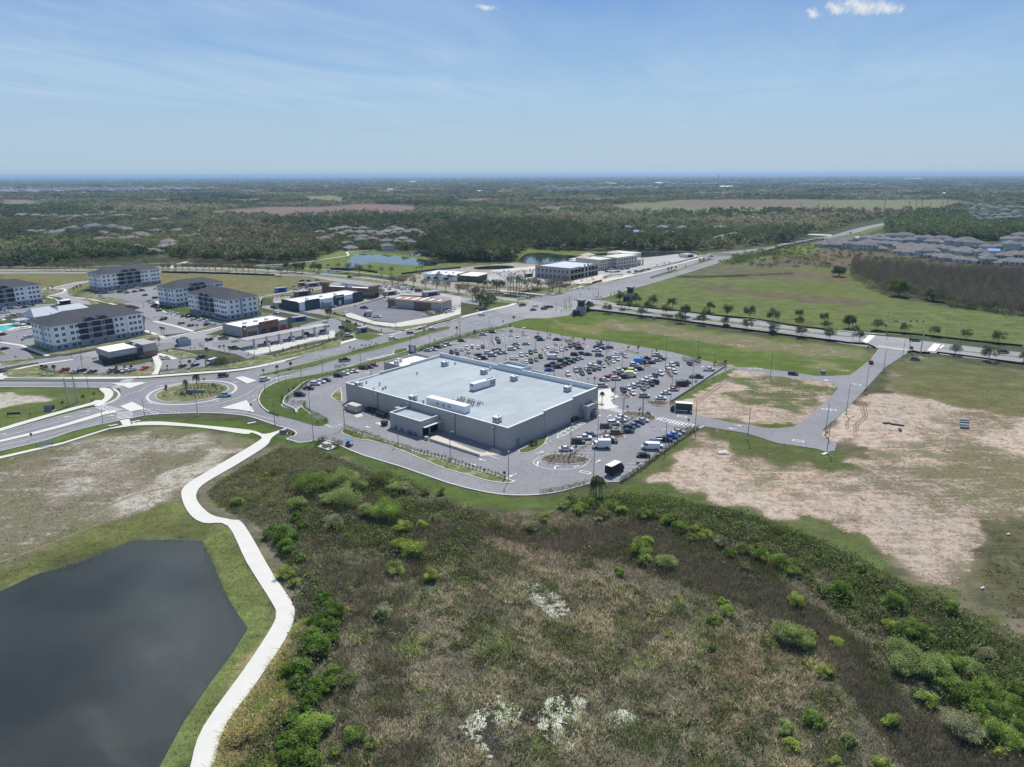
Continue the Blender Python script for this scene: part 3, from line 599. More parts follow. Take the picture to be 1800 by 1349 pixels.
walk("F 0,516 300,540 700,592 1000,630 1300,672 1600,722 1799,752", 1.2, 'conc'); walk("G 960,803 1400,858 1799,900 1950,915", 1.2, 'conc')
walk("O 745,80 770,150", 4, 'concy', sm=1)
# ---- raised lawns, medians and planting islands with kerbs
def inset(P, d):
 n = len(P); out = []
 ar = sum(P[i][0] * P[(i + 1) % n][1] - P[(i + 1) % n][0] * P[i][1] for i in range(n)); sg = 1 if ar > 0 else -1
 for i in range(n):
  p = Vector(P[i]); a = (p - Vector(P[i - 1])); b = (Vector(P[(i + 1) % n]) - p)
  if a.length < 1e-6 or b.length < 1e-6: out.append(P[i]); continue
  a.normalize(); b.normalize()
  na = Vector((-a.y, a.x)) * sg; nb = Vector((-b.y, b.x)) * sg; m_ = na + nb
  if m_.length < .3: m_ = na * 2
  k = d / max(.45, (m_.length ** 2) / 2)
  q = p + m_ * k; out.append((q.x, q.y))
 return out
NI = [0]
def island(name, s, m='grass', sm=2, kw=.45, h=.13, top=None):
 NI[0] += 1; h += (NI[0] % 60) * .003
 P = s if isinstance(s, list) else S(s)
 if sm: P = smooth(P, True, sm)
 o = MB().prism(P, .01, h + .12).build(name, M['kerb']); tag(o, kind='structure')
 c = MB().poly(inset(P, kw), h + .125).build('planting', M[m], o)
 return o
LZ = .235
island('roundabout_apron', circ(C0, 18.2), 'asphalt', 0, 1.1, -.02)
island('roundabout_island', circ(C0, 14.6), 'grass_dry', 0, .35, .1)
island('lawn', "J 82,620 110,540 170,485 300,425 430,392 560,372 740,342 800,345 780,385 640,410 560,450 480,530 400,600 350,660 350,690 480,735 500,765 480,735 540,690 600,740 720,820 820,830 840,860 780,892 680,898 500,845 300,792 190,750 115,690", 'grass_lush', 2, .5)
island('lawn', "J 600,395 760,345 880,320 960,290 1140,250 1330,205 1340,228 1150,285 1000,325 850,365 640,400", 'grass', 1, .3)
island('lawn', "C 860,1130 940,1095 1060,1080 1160,1060 1290,1030 C 1290,1060 1100,1110 990,1125 980,1150 870,1165", 'grass', 1, .3)
island('lawn', "C 1140,1025 1160,1000 1250,985 1275,985 1280,1010 1180,1040 1145,1045", 'grass', 2, .4)
island('verge', "C 1340,995 1500,950 1781,885 D 180,1108 420,1042 700,970 840,930 930,945 700,990 420,1070 180,1140 0,1195 C 1781,940 1500,990 1400,1005 1340,1030", 'grass_lush', 1, .35)
island('median', "B 975,1245 1200,1190 1500,1115 1781,1050 C 400,1100 700,1030 900,975 1150,905 1400,850 1600,795 1700,783 1680,805 1500,850 1250,930 1000,1000 700,1070 400,1165 150,1235 0,1255 B 1500,1165 1300,1205 1060,1255 1000,1255", 'grass', 1, .35)
island('median', "D 0,1000 150,965 340,935 300,960 150,1005 0,1050", 'grass', 0, .35)
island('median', "E 870,325 1000,285 1200,215 1350,160 1510,130 1480,150 1300,200 1130,265 1000,300 900,325", 'grass_dry', 1, .4)
island('far_roundabout_island', circ(g('E', 1580, 95), 19, 40), 'mulch', 0, .6)
island('median', "E 310,560 430,575 620,605 850,640 1100,665 1400,705 1781,745 1781,760 1400,722 1100,690 850,660 620,625 430,592 320,575", 'grass_dry', 0, .3)
island('median', "F 150,480 400,505 750,545 1000,580 1300,615 1500,640 1799,668 G 100,620 90,632 F 1799,680 1500,655 1300,632 1000,595 750,565 400,525 150,498", 'grass_dry', 0, .3)
island('median', "G 985,745 1200,770 1400,790 1799,832 1950,848 1950,858 1799,842 1400,802 1100,765", 'grass_dry', 0, .3)
island('median', "p -80,476.6 60,476.4 160,476.2 300,472 430,475 560,482.5 640,490 700,497.5 780,511 860,525 930,533 925,536 860,530 780,517 700,503 640,495 560,486 430,478.5 300,475 160,478.7 60,479 -80,479", 'grass_dry', 0, .3)
island('service_strip', "J 955,965 985,920 1010,925 1250,1005 1500,1085 1690,1150 1799,1190 K 1200,1240 1480,1340 Z 0,885 150,940 300,985 400,1020 412,1045 370,1068 200,1062 0,1035 K 1200,1349 800,1180 600,1100 380,1045 J 1180,1050 1080,1020 990,990", 'grass_dry', 1, .4)
island('store_lawn', "Z 520,560 610,555 680,545 780,510 880,450 940,400 985,310 1005,245 960,240 600,455 480,510", 'grass', 1, .35)
island('store_lawn', "K 10,590 40,550 80,515 118,500 130,640 100,645 50,625", 'grass_dry', 2, .35)
island('planting_island', "O 250,590 280,570 360,545 540,560 640,575 690,590 660,615 600,630 500,640 400,635 300,620 260,605", 'mulch', 2, .3)
island('planting_island', "O 750,365 850,350 960,375 1000,400 940,415 860,405 760,400", 'mulch', 2, .3)
island('planting_island', "O 970,180 1040,170 1180,180 1250,210 1270,240 1230,255 1160,235 1080,210 1000,220", 'mulch', 2, .3)
island('planting_strip', "O 520,560 750,430 760,437 532,572", 'mulch', 0, .2); island('planting_strip', "O 880,345 1080,225 1092,233 895,350", 'mulch', 0, .2)
island('planting_island', "O 1400,345 1500,315 1600,310 1560,345 1500,390 1460,380 1440,350", 'mulch', 1, .3)
for s_ in ["O 1170,90 1280,75 1360,85 1400,100 1340,128 1220,115", "N 690,680 760,665 820,700 810,722 740,715", "N 1130,440 1190,450 1225,515 1200,530 1150,490",
     "N 540,350 580,340 630,400 600,418", "M 830,275 870,260 915,330 880,345", "M 1440,370 1480,355 1560,480 1520,490", "M 1195,205 1280,195 1310,212 1230,225",
     "M 1060,215 1120,210 1130,222 1075,226", "M 1500,235 1590,235 1600,255 1530,258", "N 160,160 250,160 260,185 180,190", "N 330,180 380,190 375,200 335,195", "N 470,210 600,215 640,240 580,250",
     "N 740,250 830,262 905,280 880,292 800,272 745,268", "N 1120,320 1180,318 1190,330 1130,335", "N 1300,345 1440,352 1490,380 1430,390 1310,365", "N 1590,390 1700,395 1750,410 1640,415",
     "N 920,405 1000,405 1010,415 930,425", "M 545,240 640,235 740,235 720,250 600,255", "M 900,150 1000,140 1045,160 940,165", "M 560,478 620,470 650,490 600,492"]:
 island('planting_island', s_, 'mulch', 1, .25)
for s_ in ["M 1180,525 1430,430 1740,310 1750,318 1440,442 1195,535", "N 260,470 430,395 434,402 265,478"]: island('planting_strip', s_, 'grass_dry', 0, .2)
# lawns in the shopping area
for s_, m_ in [("A 20,1235 60,1200 200,1185 360,1150 400,1180 560,1210 800,1225 1100,1240 1400,1205 1475,1180 1465,1215 1440,1240 1200,1255 800,1262 300,1270 80,1265", 'grass_dry'),
 ("H 1545,195 1800,165 B 120,1200 400,1180 700,1150 900,1080 1000,1060 1140,1060 1300,1010 1781,900 1781,965 1400,1060 1100,1130 800,1175 400,1210 60,1235", 'grass_dry'),
 ("i 1080,275 1240,235 1480,270 1690,325 1680,350 1400,365 1200,300", 'grass_dry'), ("i 1060,370 1200,330 1260,360 1180,380", 'mulch'),
 ("A 270,960 350,940 380,960 520,1020 700,1000 1380,870 1500,860 1520,880 1240,930 900,990 620,1045 460,1050", 'grass_dry'),
 ("B 40,600 60,550 140,515 200,560 340,610 400,640 460,650 470,670 300,660 120,645", 'grass_lush'), ("B 470,665 690,735 680,745 480,700 400,680", 'grass_lush'),
 ("B 520,780 690,760 500,810 380,820", 'grass_dry'), ("B 1030,650 1140,665 1030,692", 'grass'), ("A 660,490 720,450 850,400 870,450 780,480", 'grass'),
 ("A 760,505 900,480 1150,520 1250,545 1020,560 900,525", 'grass_dry'), ("A 400,440 540,430 560,445 480,470 400,465", 'grass_dry'), ("A 410,530 520,515 560,555 420,560", 'grass'),
 ("A 800,510 880,530 940,565 860,570", 'grass_dry'), ("A 0,1130 200,1090 330,1100 200,1130 0,1160", 'grass_dry'), ("A -60,990 80,1040 -60,1080", 'grass_dry'),
 ("C 500,680 560,650 700,630 690,660 620,690 900,750 1160,790 1480,745 1781,670 1781,690 1480,765 1240,815 1100,800 800,735 560,695", 'grass_dry'),
 ("C 760,840 850,830 1050,865 900,920 780,900", 'grass'), ("B 1130,1080 1300,1020 1700,930 1781,890 1781,950 1500,1010 1200,1070", 'mulch'), ("D 580,790 700,700 800,680 950,710 880,740 720,770 600,805", 'grass_lush'),
 ("D 1110,560 1300,570 1480,555 1540,560 1400,600 1240,632 1100,610", 'grass_dry'), ("E 700,285 900,240 1200,160 1350,115 1330,125 1000,222 740,285", 'grass'),
 ("E 30,400 250,370 430,360 660,315 500,345 230,395 60,450 -40,470", 'grass_dry'), ("B 500,880 620,865 600,885 530,890", 'mulch'), ("B 715,920 800,908 830,925 740,938", 'grass'),
 ("A 1440,690 1560,680 1440,700", 'mulch')]:
 island('lawn', s_, m_, 0, .25)
sheet('pool_terrace', "A -60,770 180,740 240,760 330,790 60,835 -60,845", M['path'], z=.26); sheet('swimming_pool', "A -60,775 0,775 160,758 190,765 100,800 20,825 -60,830", M['poolwater'], z=.30)
# kerb lines along the road edges
kb = MB()
for s_ in ["H -150,988 0,948 440,845 700,755 1000,685 1150,655", "I 310,738 460,708 600,695 800,688 1000,684 1200,689 1400,709 1500,732 1600,767 1700,800 J 340,910 440,940 485,970 470,1000 380,1035 450,1053 530,1075 680,1052 780,1048 860,1065 960,1110 1200,1210 1600,1330 W 1100,228 1250,264 O 0,907 240,902 450,868 700,798",
  "H -150,812 0,773 300,688 600,608 900,530", "I -900,372 0,374 400,371 700,350 1000,329 1380,295 1781,203", "C -40,1145 300,1060 600,965 900,880 1060,848", "C 1240,822 1500,773 1781,700 D 300,903 600,826 900,755 1000,705",
  "D 1100,672 1240,643 1330,635 1500,595 1781,528 E 400,383 700,310 1000,230 1250,150 1340,115", "D 1300,797 1050,867 840,922 700,962 420,1034 180,1099 0,1142 J 1530,132 1250,202 1040,270 860,314", "H -200,334 0,333 600,335 950,339",
  "M 930,128 980,113 1060,103 1150,120 N 0,83 130,108", "E 430,510 560,468 700,423 850,383 1050,323 1300,248 1500,183 1600,138 1781,108", "P 580,604 620,585"]:
 P_ = smooth(S(s_), False, 2); kb.rib(P_, .5, .01, .26, 0)
tag(kb.build('kerb', M['kerb']), kind='structure')
# ---- painted markings
ZP = max(.19, ZI[0] + .006); pt = MB()
def line(s, wd=.18, dash=None, z=ZP, sm=3):
 P = smooth(S(s), False, sm) if isinstance(s, str) else s
 if not dash: pt.strip(P, wd, z); return
 on, off = dash; D = [0.0]
 for a, b_ in zip(P, P[1:]): D.append(D[-1] + math.dist(a, b_))
 def at_(t):
  i = max(0, min(len(P) - 2, int(np.searchsorted(D, t)) - 1)); u = (t - D[i]) / max(1e-6, D[i + 1] - D[i])
  return (P[i][0] + (P[i + 1][0] - P[i][0]) * u, P[i][1] + (P[i + 1][1] - P[i][1]) * u)
 t0 = 0
 while t0 + on < D[-1]: pt.strip([at_(t0), at_(t0 + on / 2), at_(t0 + on)], wd, z); t0 += on + off
def ang(a, b_): return math.atan2(b_[1] - a[1], b_[0] - a[0])
def arrow(p, a, ln=3.2, z=ZP):
 c, s = math.cos(a), math.sin(a)
 q = lambda x, y: (p[0] + x * c - y * s, p[1] + x * s + y * c)
 pt.strip([q(-ln / 2, 0), q(ln * .1, 0)], .3, z); pt.poly([q(ln * .1, -.6), q(ln / 2, 0), q(ln * .1, .6)], z)
def stripes(a, b_, n, wd, ln, z=ZP, fr=.5):    # zebra: bars of length ln (across a-b)
 A, B = Vector(a), Vector(b_); e = (B - A); L0 = e.length; e.normalize(); nn = Vector((-e.y, e.x))
 for i in range(n):
  c = A + e * (L0 * (i + .5) / n)
  h = L0 / n * fr / 2
  pt.poly([tuple(c + nn * ln / 2 - e * h), tuple(c - nn * ln / 2 - e * h), tuple(c - nn * ln / 2 + e * h), tuple(c + nn * ln / 2 + e * h)], z)
line("H -150,855 0,815 300,740 600,660 860,590", .2); line("H -150,935 0,905 300,832 600,755 900,680 1130,630", .2)
line("H -150,958 0,932 440,833 700,745 1000,672", .15)
line("H 1010,505 1100,470 1200,420 1310,375", .2); line("H 1150,420 1250,385", .2, (1, 1)); line("H 1330,385 1430,320 1560,285 1700,270", .2)
line("I 970,630 1100,610 1250,570 1400,520 1560,420 1781,330 J 150,440 400,365", .2); line("I 1200,670 1400,680 1600,730 1700,752", .2); line("I 480,640 620,660 800,688", .3, (1., 1.)); line("I 1430,540 1560,510", .3, (1, 1))
line("C -40,1185 0,1180 300,1105 600,1010 900,925 1200,850 1500,805 1700,760 D 0,1015", .15, (3, 6)); line("J 200,420 400,375 700,305 1000,240 1300,170 1600,95 C 820,1040 1100,975 1300,935 1500,885 1781,815 D 300,985 600,905 900,830 1200,775", .15, (3, 6))
line("D 340,935 600,872 900,795 1100,740 1200,715", .18); line("D 350,915 600,852 900,775 1100,725", .18); line("D 200,1060 500,985 800,905 1100,830 1250,795", .15, (3, 6))
line("E 430,505 700,415 850,360", .18); line("E 150,450 400,402 700,340 1000,258 1300,160", .15, (3, 6)); line("E 900,345 1200,262 1500,162", .15, (3, 6))
line("I -900,398 0,402 150,400", .15); line("H -200,305 600,306", .15)
line("J 740,860 860,915 970,880", .35, sm=0)
line("Z 295,990 440,905", .5, sm=0); line("Z 0,600 165,662", .25, sm=0)
line("O 190,610 250,570 340,540", .2); line("O 190,612 200,640 260,665 350,680 480,682 600,665 660,630 690,600", .22)
for s_ in ["O 220,650 230,612 262,614", "O 378,678 375,657 420,648", "O 560,665 545,655 595,650"]: line(s_, .45, sm=0)
line("Z 1150,305 1165,255 1210,215 1445,70 O 560,265 600,260", .3, sm=0); line("Z 1160,300 1280,250 1445,150 O 605,297 660,265", .25, sm=0)
stripes(g('O', 405, 385), g('O', 600, 275), 5, .5, 3.2, fr=.14)
line("Z 960,400 1110,320", .35, (.9, 1.6), sm=0)
for k_, x, y, a_ in [('O', 250, 533, 40), ('O', 757, 610, 52), ('O', 855, 210, 50), ('O', 760, 213, 52), ('O', 1243, 305, 52), ('O', 1335, 330, 52), ('O', 10, 728, 40), ('O', 0, 790, 230), ('L', 405, 1258, 145), ('L', 305, 1305, -35), ('K', 405, 912, 143), ('P', 220, 590, 50), ('P', 305, 610, 230), ('C', 890, 1222, 50), ('M', 990, 205, 50), ('M', 1300, 238, 53), ('N', 395, 222, 50), ('N', 650, 268, 50), ('N', 1500, 412, 52), ('D', 780, 857, 230), ('D', 960, 810, 230), ('D', 570, 912, 230), ('D', 1100, 830, 50), ('I', 500, 592, -20), ('I', 1130, 575, 10), ('I', 600, 430, 30), ('I', 1325, 392, 200), ('H', 1055, 612, 15), ('H', 650, 622, 195), ('H', 20, 790, 20), ('H', 830, 570, 20), ('P', 885, 580, -20), ('P', 845, 605, 160), ('J', 40, 630, 70)]:
 arrow(g(k_, x, y), R_(a_))
for k_, x, y in [('P', 445, 509), ('P', 1365, 703), ('P', 1625, 455), ('P', 1045, 130), ('O', 645, 708), ('Y', 475, 347), ('Y', 240, 545), ('I', 550, 684), ('I', 470, 662)]:
 c_ = g(k_, x, y)
 for r_ in (rect(c_, R_(-30), -1.8, 1.8, -.9, -.6), rect(c_, R_(-30), -1.8, 1.8, .6, .9), rect(c_, R_(-30), -1.8, -1.5, -.6, .6), rect(c_, R_(-30), 1.5, 1.8, -.6, .6)): pt.poly(r_, ZP)
line("P 965,128 1000,138", .4, sm=0); line("P 1570,225 1600,220", .9, sm=0)
# crossings
for a_, b_, n, ln in [(('O', 850, 140), ('O', 1000, 180), 8, 3.6), (('O', 1275, 232), ('O', 1600, 300), 12, 3.6), (('H', 1195, 640), ('H', 1200, 570), 6, 5.5), (('H', 1130, 570), ('H', 950, 520), 7, 4.5), (('H', 1230, 260), ('H', 1190, 300), 5, 5), (('H', 1180, 310), ('H', 1080, 350), 6, 4),
       (('C', 1110, 865), ('C', 1230, 830), 8, 3.6), (('K', 400, 205), ('K', 690, 135), 12, 3.0), (('G', 360, 725), ('G', 640, 765), 12, 3.5)]:
 stripes(g(*a_), g(*b_), n, .5, ln, fr=.42)
line("O 805,150 990,192", .3, sm=0); line("O 1270,222 1600,292", .25, sm=0); line("O 1365,280 1530,305", .3, sm=0); line("O 1270,245 1560,310", .25, sm=0)
for s_ in ["G 300,620 210,700", "G 940,705 880,775"]: line(s_, 3.4, sm=0, z=ZP + .004)
line("G 1005,715 970,748", 1., sm=0); line("G 300,655 430,672 640,700 860,720", .15, (3, 6)); line("G 1000,722 1400,768 1799,812", .15, (3, 6)); line("F 0,446 300,478 700,517 1000,562 1300,600 1799,655", .15, (3, 6)); line("F 0,518 300,550 700,600 1000,640 1300,685 1799,735", .01)
line("G 260,720 350,738 640,770", .5, sm=0)
line("H 940,515 1150,545 1250,560", .2, sm=0); line("H 950,540 1140,590", .2, sm=0)
# stall lines
def stalls(a, b_, hd, ln, sp=3.3, side=1, wd=.13):
 A, B = Vector(a), Vector(b_); e = B - A; n = int(e.length / sp); e.normalize(); h = Vector((math.cos(R_(hd)), math.sin(R_(hd))))
 for i in range(n + 1):
  p_ = A + e * sp * i; q_ = p_ + h * ln
  pt.strip([tuple(p_), tuple(q_)], wd, ZP)
FH, SH = -83, -4
for (a_, b_), hd, ln in [((('N', 225, 520), ('N', 800, 280)), FH, 6.0), ((('N', 225, 520), ('N', 800, 280)), 180 + FH, 6.0), ((('N', 720, 665), ('N', 1290, 380)), FH, 6.), ((('N', 720, 665), ('N', 1290, 380)), 180 + FH, 6.0),
   ((('M', 1190, 530), ('M', 1740, 312)), FH, 6.), ((('M', 1190, 530), ('M', 1740, 312)), 180 + FH, 6.), ((('M', 380, 425), ('M', 1160, 215)), FH, 6.0), ((('M', 380, 425), ('M', 1160, 215)), 180 + FH, 6.0),
   ((('M', 680, 480), ('M', 1330, 315)), SH, 5.5), ((('M', 680, 480), ('M', 1330, 315)), 180 + SH, 5.5), ((('N', 0, 415), ('N', 450, 235)), SH, 5.5), ((('N', 0, 415), ('N', 450, 235)), 180 + SH, 5.5),
   ((('N', 580, 560), ('N', 1090, 325)), SH, 5.5), ((('N', 580, 560), ('N', 1090, 325)), 180 + SH, 5.5), ((('O', 940, 790), ('O', 1560, 365)), 180 + SH, 5.8), ((('O', 540, 562), ('O', 1085, 230)), SH, 5.5), ((('O', 530, 560), ('O', 1080, 228)), 180 + SH, 5.5),
   ((('M', 20, 395), ('M', 900, 160)), SH, 5.2), ((('N', 1110, 760), ('N', 1680, 425)), 180 + SH, 5.5), ((('J', 480, 620), ('J', 1300, 250)), SH, 5.2),
   ((('B', 60, 1190), ('B', 520, 1150)), 60, 5), ((('A', 560, 1195), ('A', 1400, 1195)), 60, 5), ((('B', 0, 690), ('B', 560, 745)), 60, 5), ((('A', 900, 480), ('A', 1560, 400)), 50, 5), ((('A', 20, 1110), ('A', 180, 1100)), 60, 5),
   ((('A', -40, 890), ('A', 330, 820)), 60, 5), ((('A', 0, 690), ('A', 230, 640)), 60, 5), ((('E', 850, 200), ('E', 1250, 110)), -30, 5)]:
 stalls(g(*a_), g(*b_), hd, ln, sp=3.45)
tag(pt.build('road_markings', M['paint']), kind='structure')
# concrete median stripe and painted gores
sheet('median', "H -150,885 0,845 300,772 600,693 860,612 1000,570 1100,555 1120,575 1000,600 860,645 600,718 300,795 0,865 -150,905", M['path'], z=.20)
for s_ in ["H 1150,520 1270,478 1400,545 1250,570", "H 1060,300 1350,290 1410,292 1320,320 1240,350 1180,325", "I 1180,640 1420,565 1450,600 1500,680 1350,655", "I 1310,350 1390,338 1520,378 1430,408"]:
 o = MB().prism(S(s_), 0.01, .27).build('splitter_island', M['path']); tag(o, kind='structure')
print('top of sheets', ZI[0]); ZC = ZP + .002      # wheels stand here
# ============================================================ THE BIG STORE
A0 = g('p', 893, 793); B0 = g('p', 602, 709); Cc = g('p', 1049, 722)
ux = Vector((Cc[0] - A0[0], Cc[1] - A0[1])); LR = ux.length; ux.normalize(); uy = Vector((-ux.y, ux.x)); LL = math.dist(A0, B0)
TH = math.atan2(ux.y, ux.x)
store = empty('supermarket', (A0[0], A0[1], 0), TH)
tag(store, 'huge flat-roofed grey supermarket with pale blue roof in the middle of the car park', 'supermarket')
# local frame: x runs along the right-hand wall (0..LR), y along the long rear wall (0..LL)
RZ = 7.5; W_ = .45
def lw(x, y): return (x, y)
wall = MB()
def wl(mb, x0, x1, y0, y1, z0, z1, m=0): mb.box(min(x0, x1), max(x0, x1), min(y0, y1), max(y0, y1), z0, z1, m)
wl(wall, 0, W_, 0, LL, 0, 8.15)                    # rear wall towards the service drive
x1, x2 = LR * .37, LR * .70
wl(wall, W_, x1, 0, W_, 0, 8.15); wl(wall, x1, x2, -.12, W_, 0, 8.9); wl(wall, x2, LR - W_, -.24, W_, 0, 9.7)
wl(wall, LR - W_, LR, -.36, LL, 0, 10.2)           # front wall
wl(wall, W_, 18, LL - W_, LL, 0, 8.15); wl(wall, 18, 36, LL - W_, LL, 0, 8.7); wl(wall, 36, LR - W_, LL - W_, LL, 0, 9.2)
wall.build('wall', M['storewall'], store)
cap = MB()
wl(cap, -.08, W_ + .08, -.08, LL + .08, 8.152, 8.30); wl(cap, W_ + .08, x1, -.08, W_ + .08, 8.152, 8.30); wl(cap, x1, x2, -.2, W_ + .08, 8.902, 9.05); wl(cap, x2, LR - W_ - .08, -.32, W_ + .08, 9.702, 9.85)
wl(cap, LR - W_ - .08, LR + .08, -.44, LL + .08, 10.202, 10.34); wl(cap, W_ + .08, 18, LL - W_ - .08, LL + .08, 8.152, 8.30); wl(cap, 18, 36, LL - W_ - .08, LL + .08, 8.702, 8.85); wl(cap, 36, LR - W_ - .08, LL - W_ - .08, LL + .08, 9.202, 9.35)
cap.build('parapet_cap', M['white'], store)
rf = mat('membrane_roof_seamed', (.375, .425, .445), .75); t = rf.node_tree; b = t.nodes['Principled BSDF']
v = N(t, 'ShaderNodeTexCoord').outputs['Object']
wv = N(t, 'ShaderNodeTexWave', wave_type='BANDS', bands_direction='Y', wave_profile='SAW'); wv.inputs['Scale'].default_value = .105; wv.inputs['Distortion'].default_value = .0; L(t, v, wv.inputs['Vector'])
st_ = ramp(t, wv.outputs['Color'], [(.0, .80), (.035, 1), (1, 1)])
st2 = ramp(t, noise(t, v, .06, 6, .65, .8), [(.3, .84), (.7, 1.08)])
mp = N(t, 'ShaderNodeMapping'); mp.inputs['Scale'].default_value = (.04, .5, 1); L(t, v, mp.inputs['Vector'])
st3 = ramp(t, noise(t, mp.outputs[0], 1.0, 5, .7), [(.35, .91), (.65, 1.06)])
L(t, mixc(t, 1, mixc(t, 1, mixc(t, 1, (.375, .425, .445), st_, 'MULTIPLY'), st2, 'MULTIPLY'), st3, 'MULTIPLY'), b.inputs['Base Color'])
RF = 8.4
MB().face([(W_, W_, RZ), (LR - W_, W_, RF), (LR - W_, LL - W_, RF), (W_, LL - W_, RZ)]).build('roof', rf, store)
li = MB(); wl(li, LR - W_ - .06, LR - W_ - .005, W_, LL - W_, 7.6, 10.1); wl(li, W_, 36, LL - W_ - .06, LL - W_ - .005, 7.3, 8.1); wl(li, 36, LR - W_ - .07, LL - W_ - .06, LL - W_ - .005, 7.6, 9.1); li.build('parapet_lining', M['white'], store)
def loc_of(px_, py_, z=RZ):   # photo point at height z -> store frame
 q = Vector(gp(px_, py_, z)) - Vector(A0); return q.dot(ux), q.dot(uy)
def lk(k, x, y, z=RZ): return loc_of(*px(k, x, y), z)
def rzat(k, x, y): return RZ + (RF - RZ) * max(0, min(1, lk(k, x, y, 8)[0] / LR))
# front pop-outs
po = MB()
for (k1, xa, ya), (k2, xb, yb), dep, z1 in [(('M', 890, 565), ('M', 1200, 620), 6.5, 10.9), (('M', 1285, 645), ('M', 1510, 680), 6.0, 9.3)]:
 _, ya_ = lk(k1, xa, ya, z1); _, yb_ = lk(k2, xb, yb, z1)
 y0, y1 = min(ya_, yb_), max(ya_, yb_)
 wl(po, LR, LR + dep, y0, y0 + .4, 0, z1); wl(po, LR, LR + dep, y1 - .4, y1, 0, z1); wl(po, LR + dep - .4, LR + dep, y0 + .4, y1 - .4, 3.6, z1)
 wl(po, LR, LR + dep - .4, y0 + .4, y1 - .4, z1 - 1.4, z1 - 1.2)
 wl(po, LR - .5, LR, y0, y1, 10.46, z1 + .05) if z1 > 10.5 else None
po.build('entrance_porch', M['roofblue'], store)
# annex with a bright white roof on the far-left side
ax0, _ = lk('K', 500, 290, 6.0); ax1, _ = lk('K', 985, 165, 6.0);
ax0, ax1 = 35, LR + .0
an = MB(); wl(an, ax0, ax0 + .4, LL, LL + 17, 0, 7.2); wl(an, ax1 - .4, ax1, LL, LL + 17, 0, 7.6); wl(an, ax0 + .4, ax1 - .4, LL + 16.6, LL + 17, 0, 7.4)
anx = an.build('annex', M['storewall'], store)
MB().face([(ax0 + .4, LL, 6.4), (ax1 - .4, LL, 6.4), (ax1 - .4, LL + 16.6, 6.4), (ax0 + .4, LL + 16.6, 6.4)]).build('roof', M['roofwhite'], anx)
# loading dock block in front of the rear wall
dk = MB(); _, dy0 = lk('K', 960, 870, 5.2); _, dy1 = lk('K', 622, 775, 5.2); dxo = -10.5; DH = 5.3
dcx, _c = lk('K', 960, 870, DH); dxo = dcx
wl(dk, dxo, dxo + .35, dy0, dy1, 0, DH + .7); wl(dk, dxo + .35, 0, dy1 - .35, dy1, 0, DH + .7)
wl(dk, dxo + .35, 0, dy0, dy0 + .35, 3.6, DH + .7); wl(dk, dxo + .35, dxo + .9, dy0, dy0 + .35, 0, 3.6); wl(dk, -.9, 0, dy0, dy0 + .35, 0, 3.6); wl(dk, -5.6, -5.0, dy0, dy0 + .35, 0, 3.6)
dko = dk.build('loading_dock', M['storewall'], store)
MB().face([(dxo + .35, dy0 + .35, DH), (0, dy0 + .35, DH), (0, dy1 - .35, DH), (dxo + .35, dy1 - .35, DH)]).build('roof', rf, dko)
m_ = MB(); wl(m_, dxo - .06, dxo + .42, dy0 - .06, dy1 + .06, DH + .702, DH + .82); wl(m_, dxo + .42, 0, dy0 - .06, dy0 + .42, DH + .702, DH + .82); wl(m_, dxo + .42, 0, dy1 - .42, dy1 + .06, DH + .702, DH + .82); m_.build('coping', M['white'], dko)
m_ = MB(); wl(m_, dxo + .9, -5.6, dy0 + .9, dy0 + 1.0, 0, 3.6); wl(m_, -5., -.9, dy0 + .9, dy0 + 1.0, 0, 3.6); m_.build('dock_door', M['black'], dko)
m_ = MB(); wl(m_, dxo + .5, -.5, dy0 - 1.6, dy0, 3.75, 3.95); m_.build('dock_awning', M['white'], dko)
# small store room, stair block, ramp wall
m_ = MB(); wl(m_, -3.4, 0, dy1 + .2, dy1 + 4.5, 0, 5.4); m_.build('store_room', M['storewall'], store)
rx, ry0 = lk('K', 1580, 1205, .5); rx2, ry1 = lk('K', 1060, 1035, .5)
m_ = MB(); wl(m_, rx - .25, rx, min(ry0, ry1), max(ry0, ry1), 0, 1.0); m_.build('ramp_wall', M['conc'], store)
# pilasters and lamps on the wall, downpipe, side door, small wall lights
pl = MB()
for k_, x_, y_ in [('K', 362, 555), ('K', 718, 650), ('K', 1218, 780), ('K', 1660, 890)]:
 _, yy_ = lk(k_, x_, y_ + 20, 8.1)
 pl = MB(); wl(pl, -.22, 0, yy_ - .16, yy_ + .16, 0, 7.3); wl(pl, -1.0, 0, yy_ - .7, yy_ + .7, 7.3, 7.45); pl.build('wall_lamp', M['pole'], store)
m_ = MB(); wl(m_, 4.6, 6.0, -.16, -.0, 0, 3.0); m_.build('side_door', M['pole'], store)
for q_ in [(-.12, LL * f_) for f_ in (.09, .21, .33, .58, .70, .82, .94)]:
 m_ = MB(); wl(m_, q_[0], 0, q_[1] - .15, q_[1] + .15, 5.6, 5.85); m_.build('wall_light', M['white'], store)
for f_ in (.16, .30, .44, .58):
 m_ = MB(); wl(m_, LR * f_ - .15, LR * f_ + .15, -.25, -.12 if f_ > .37 else 0, 5.9, 6.2); m_.build('wall_light', M['white'], store)
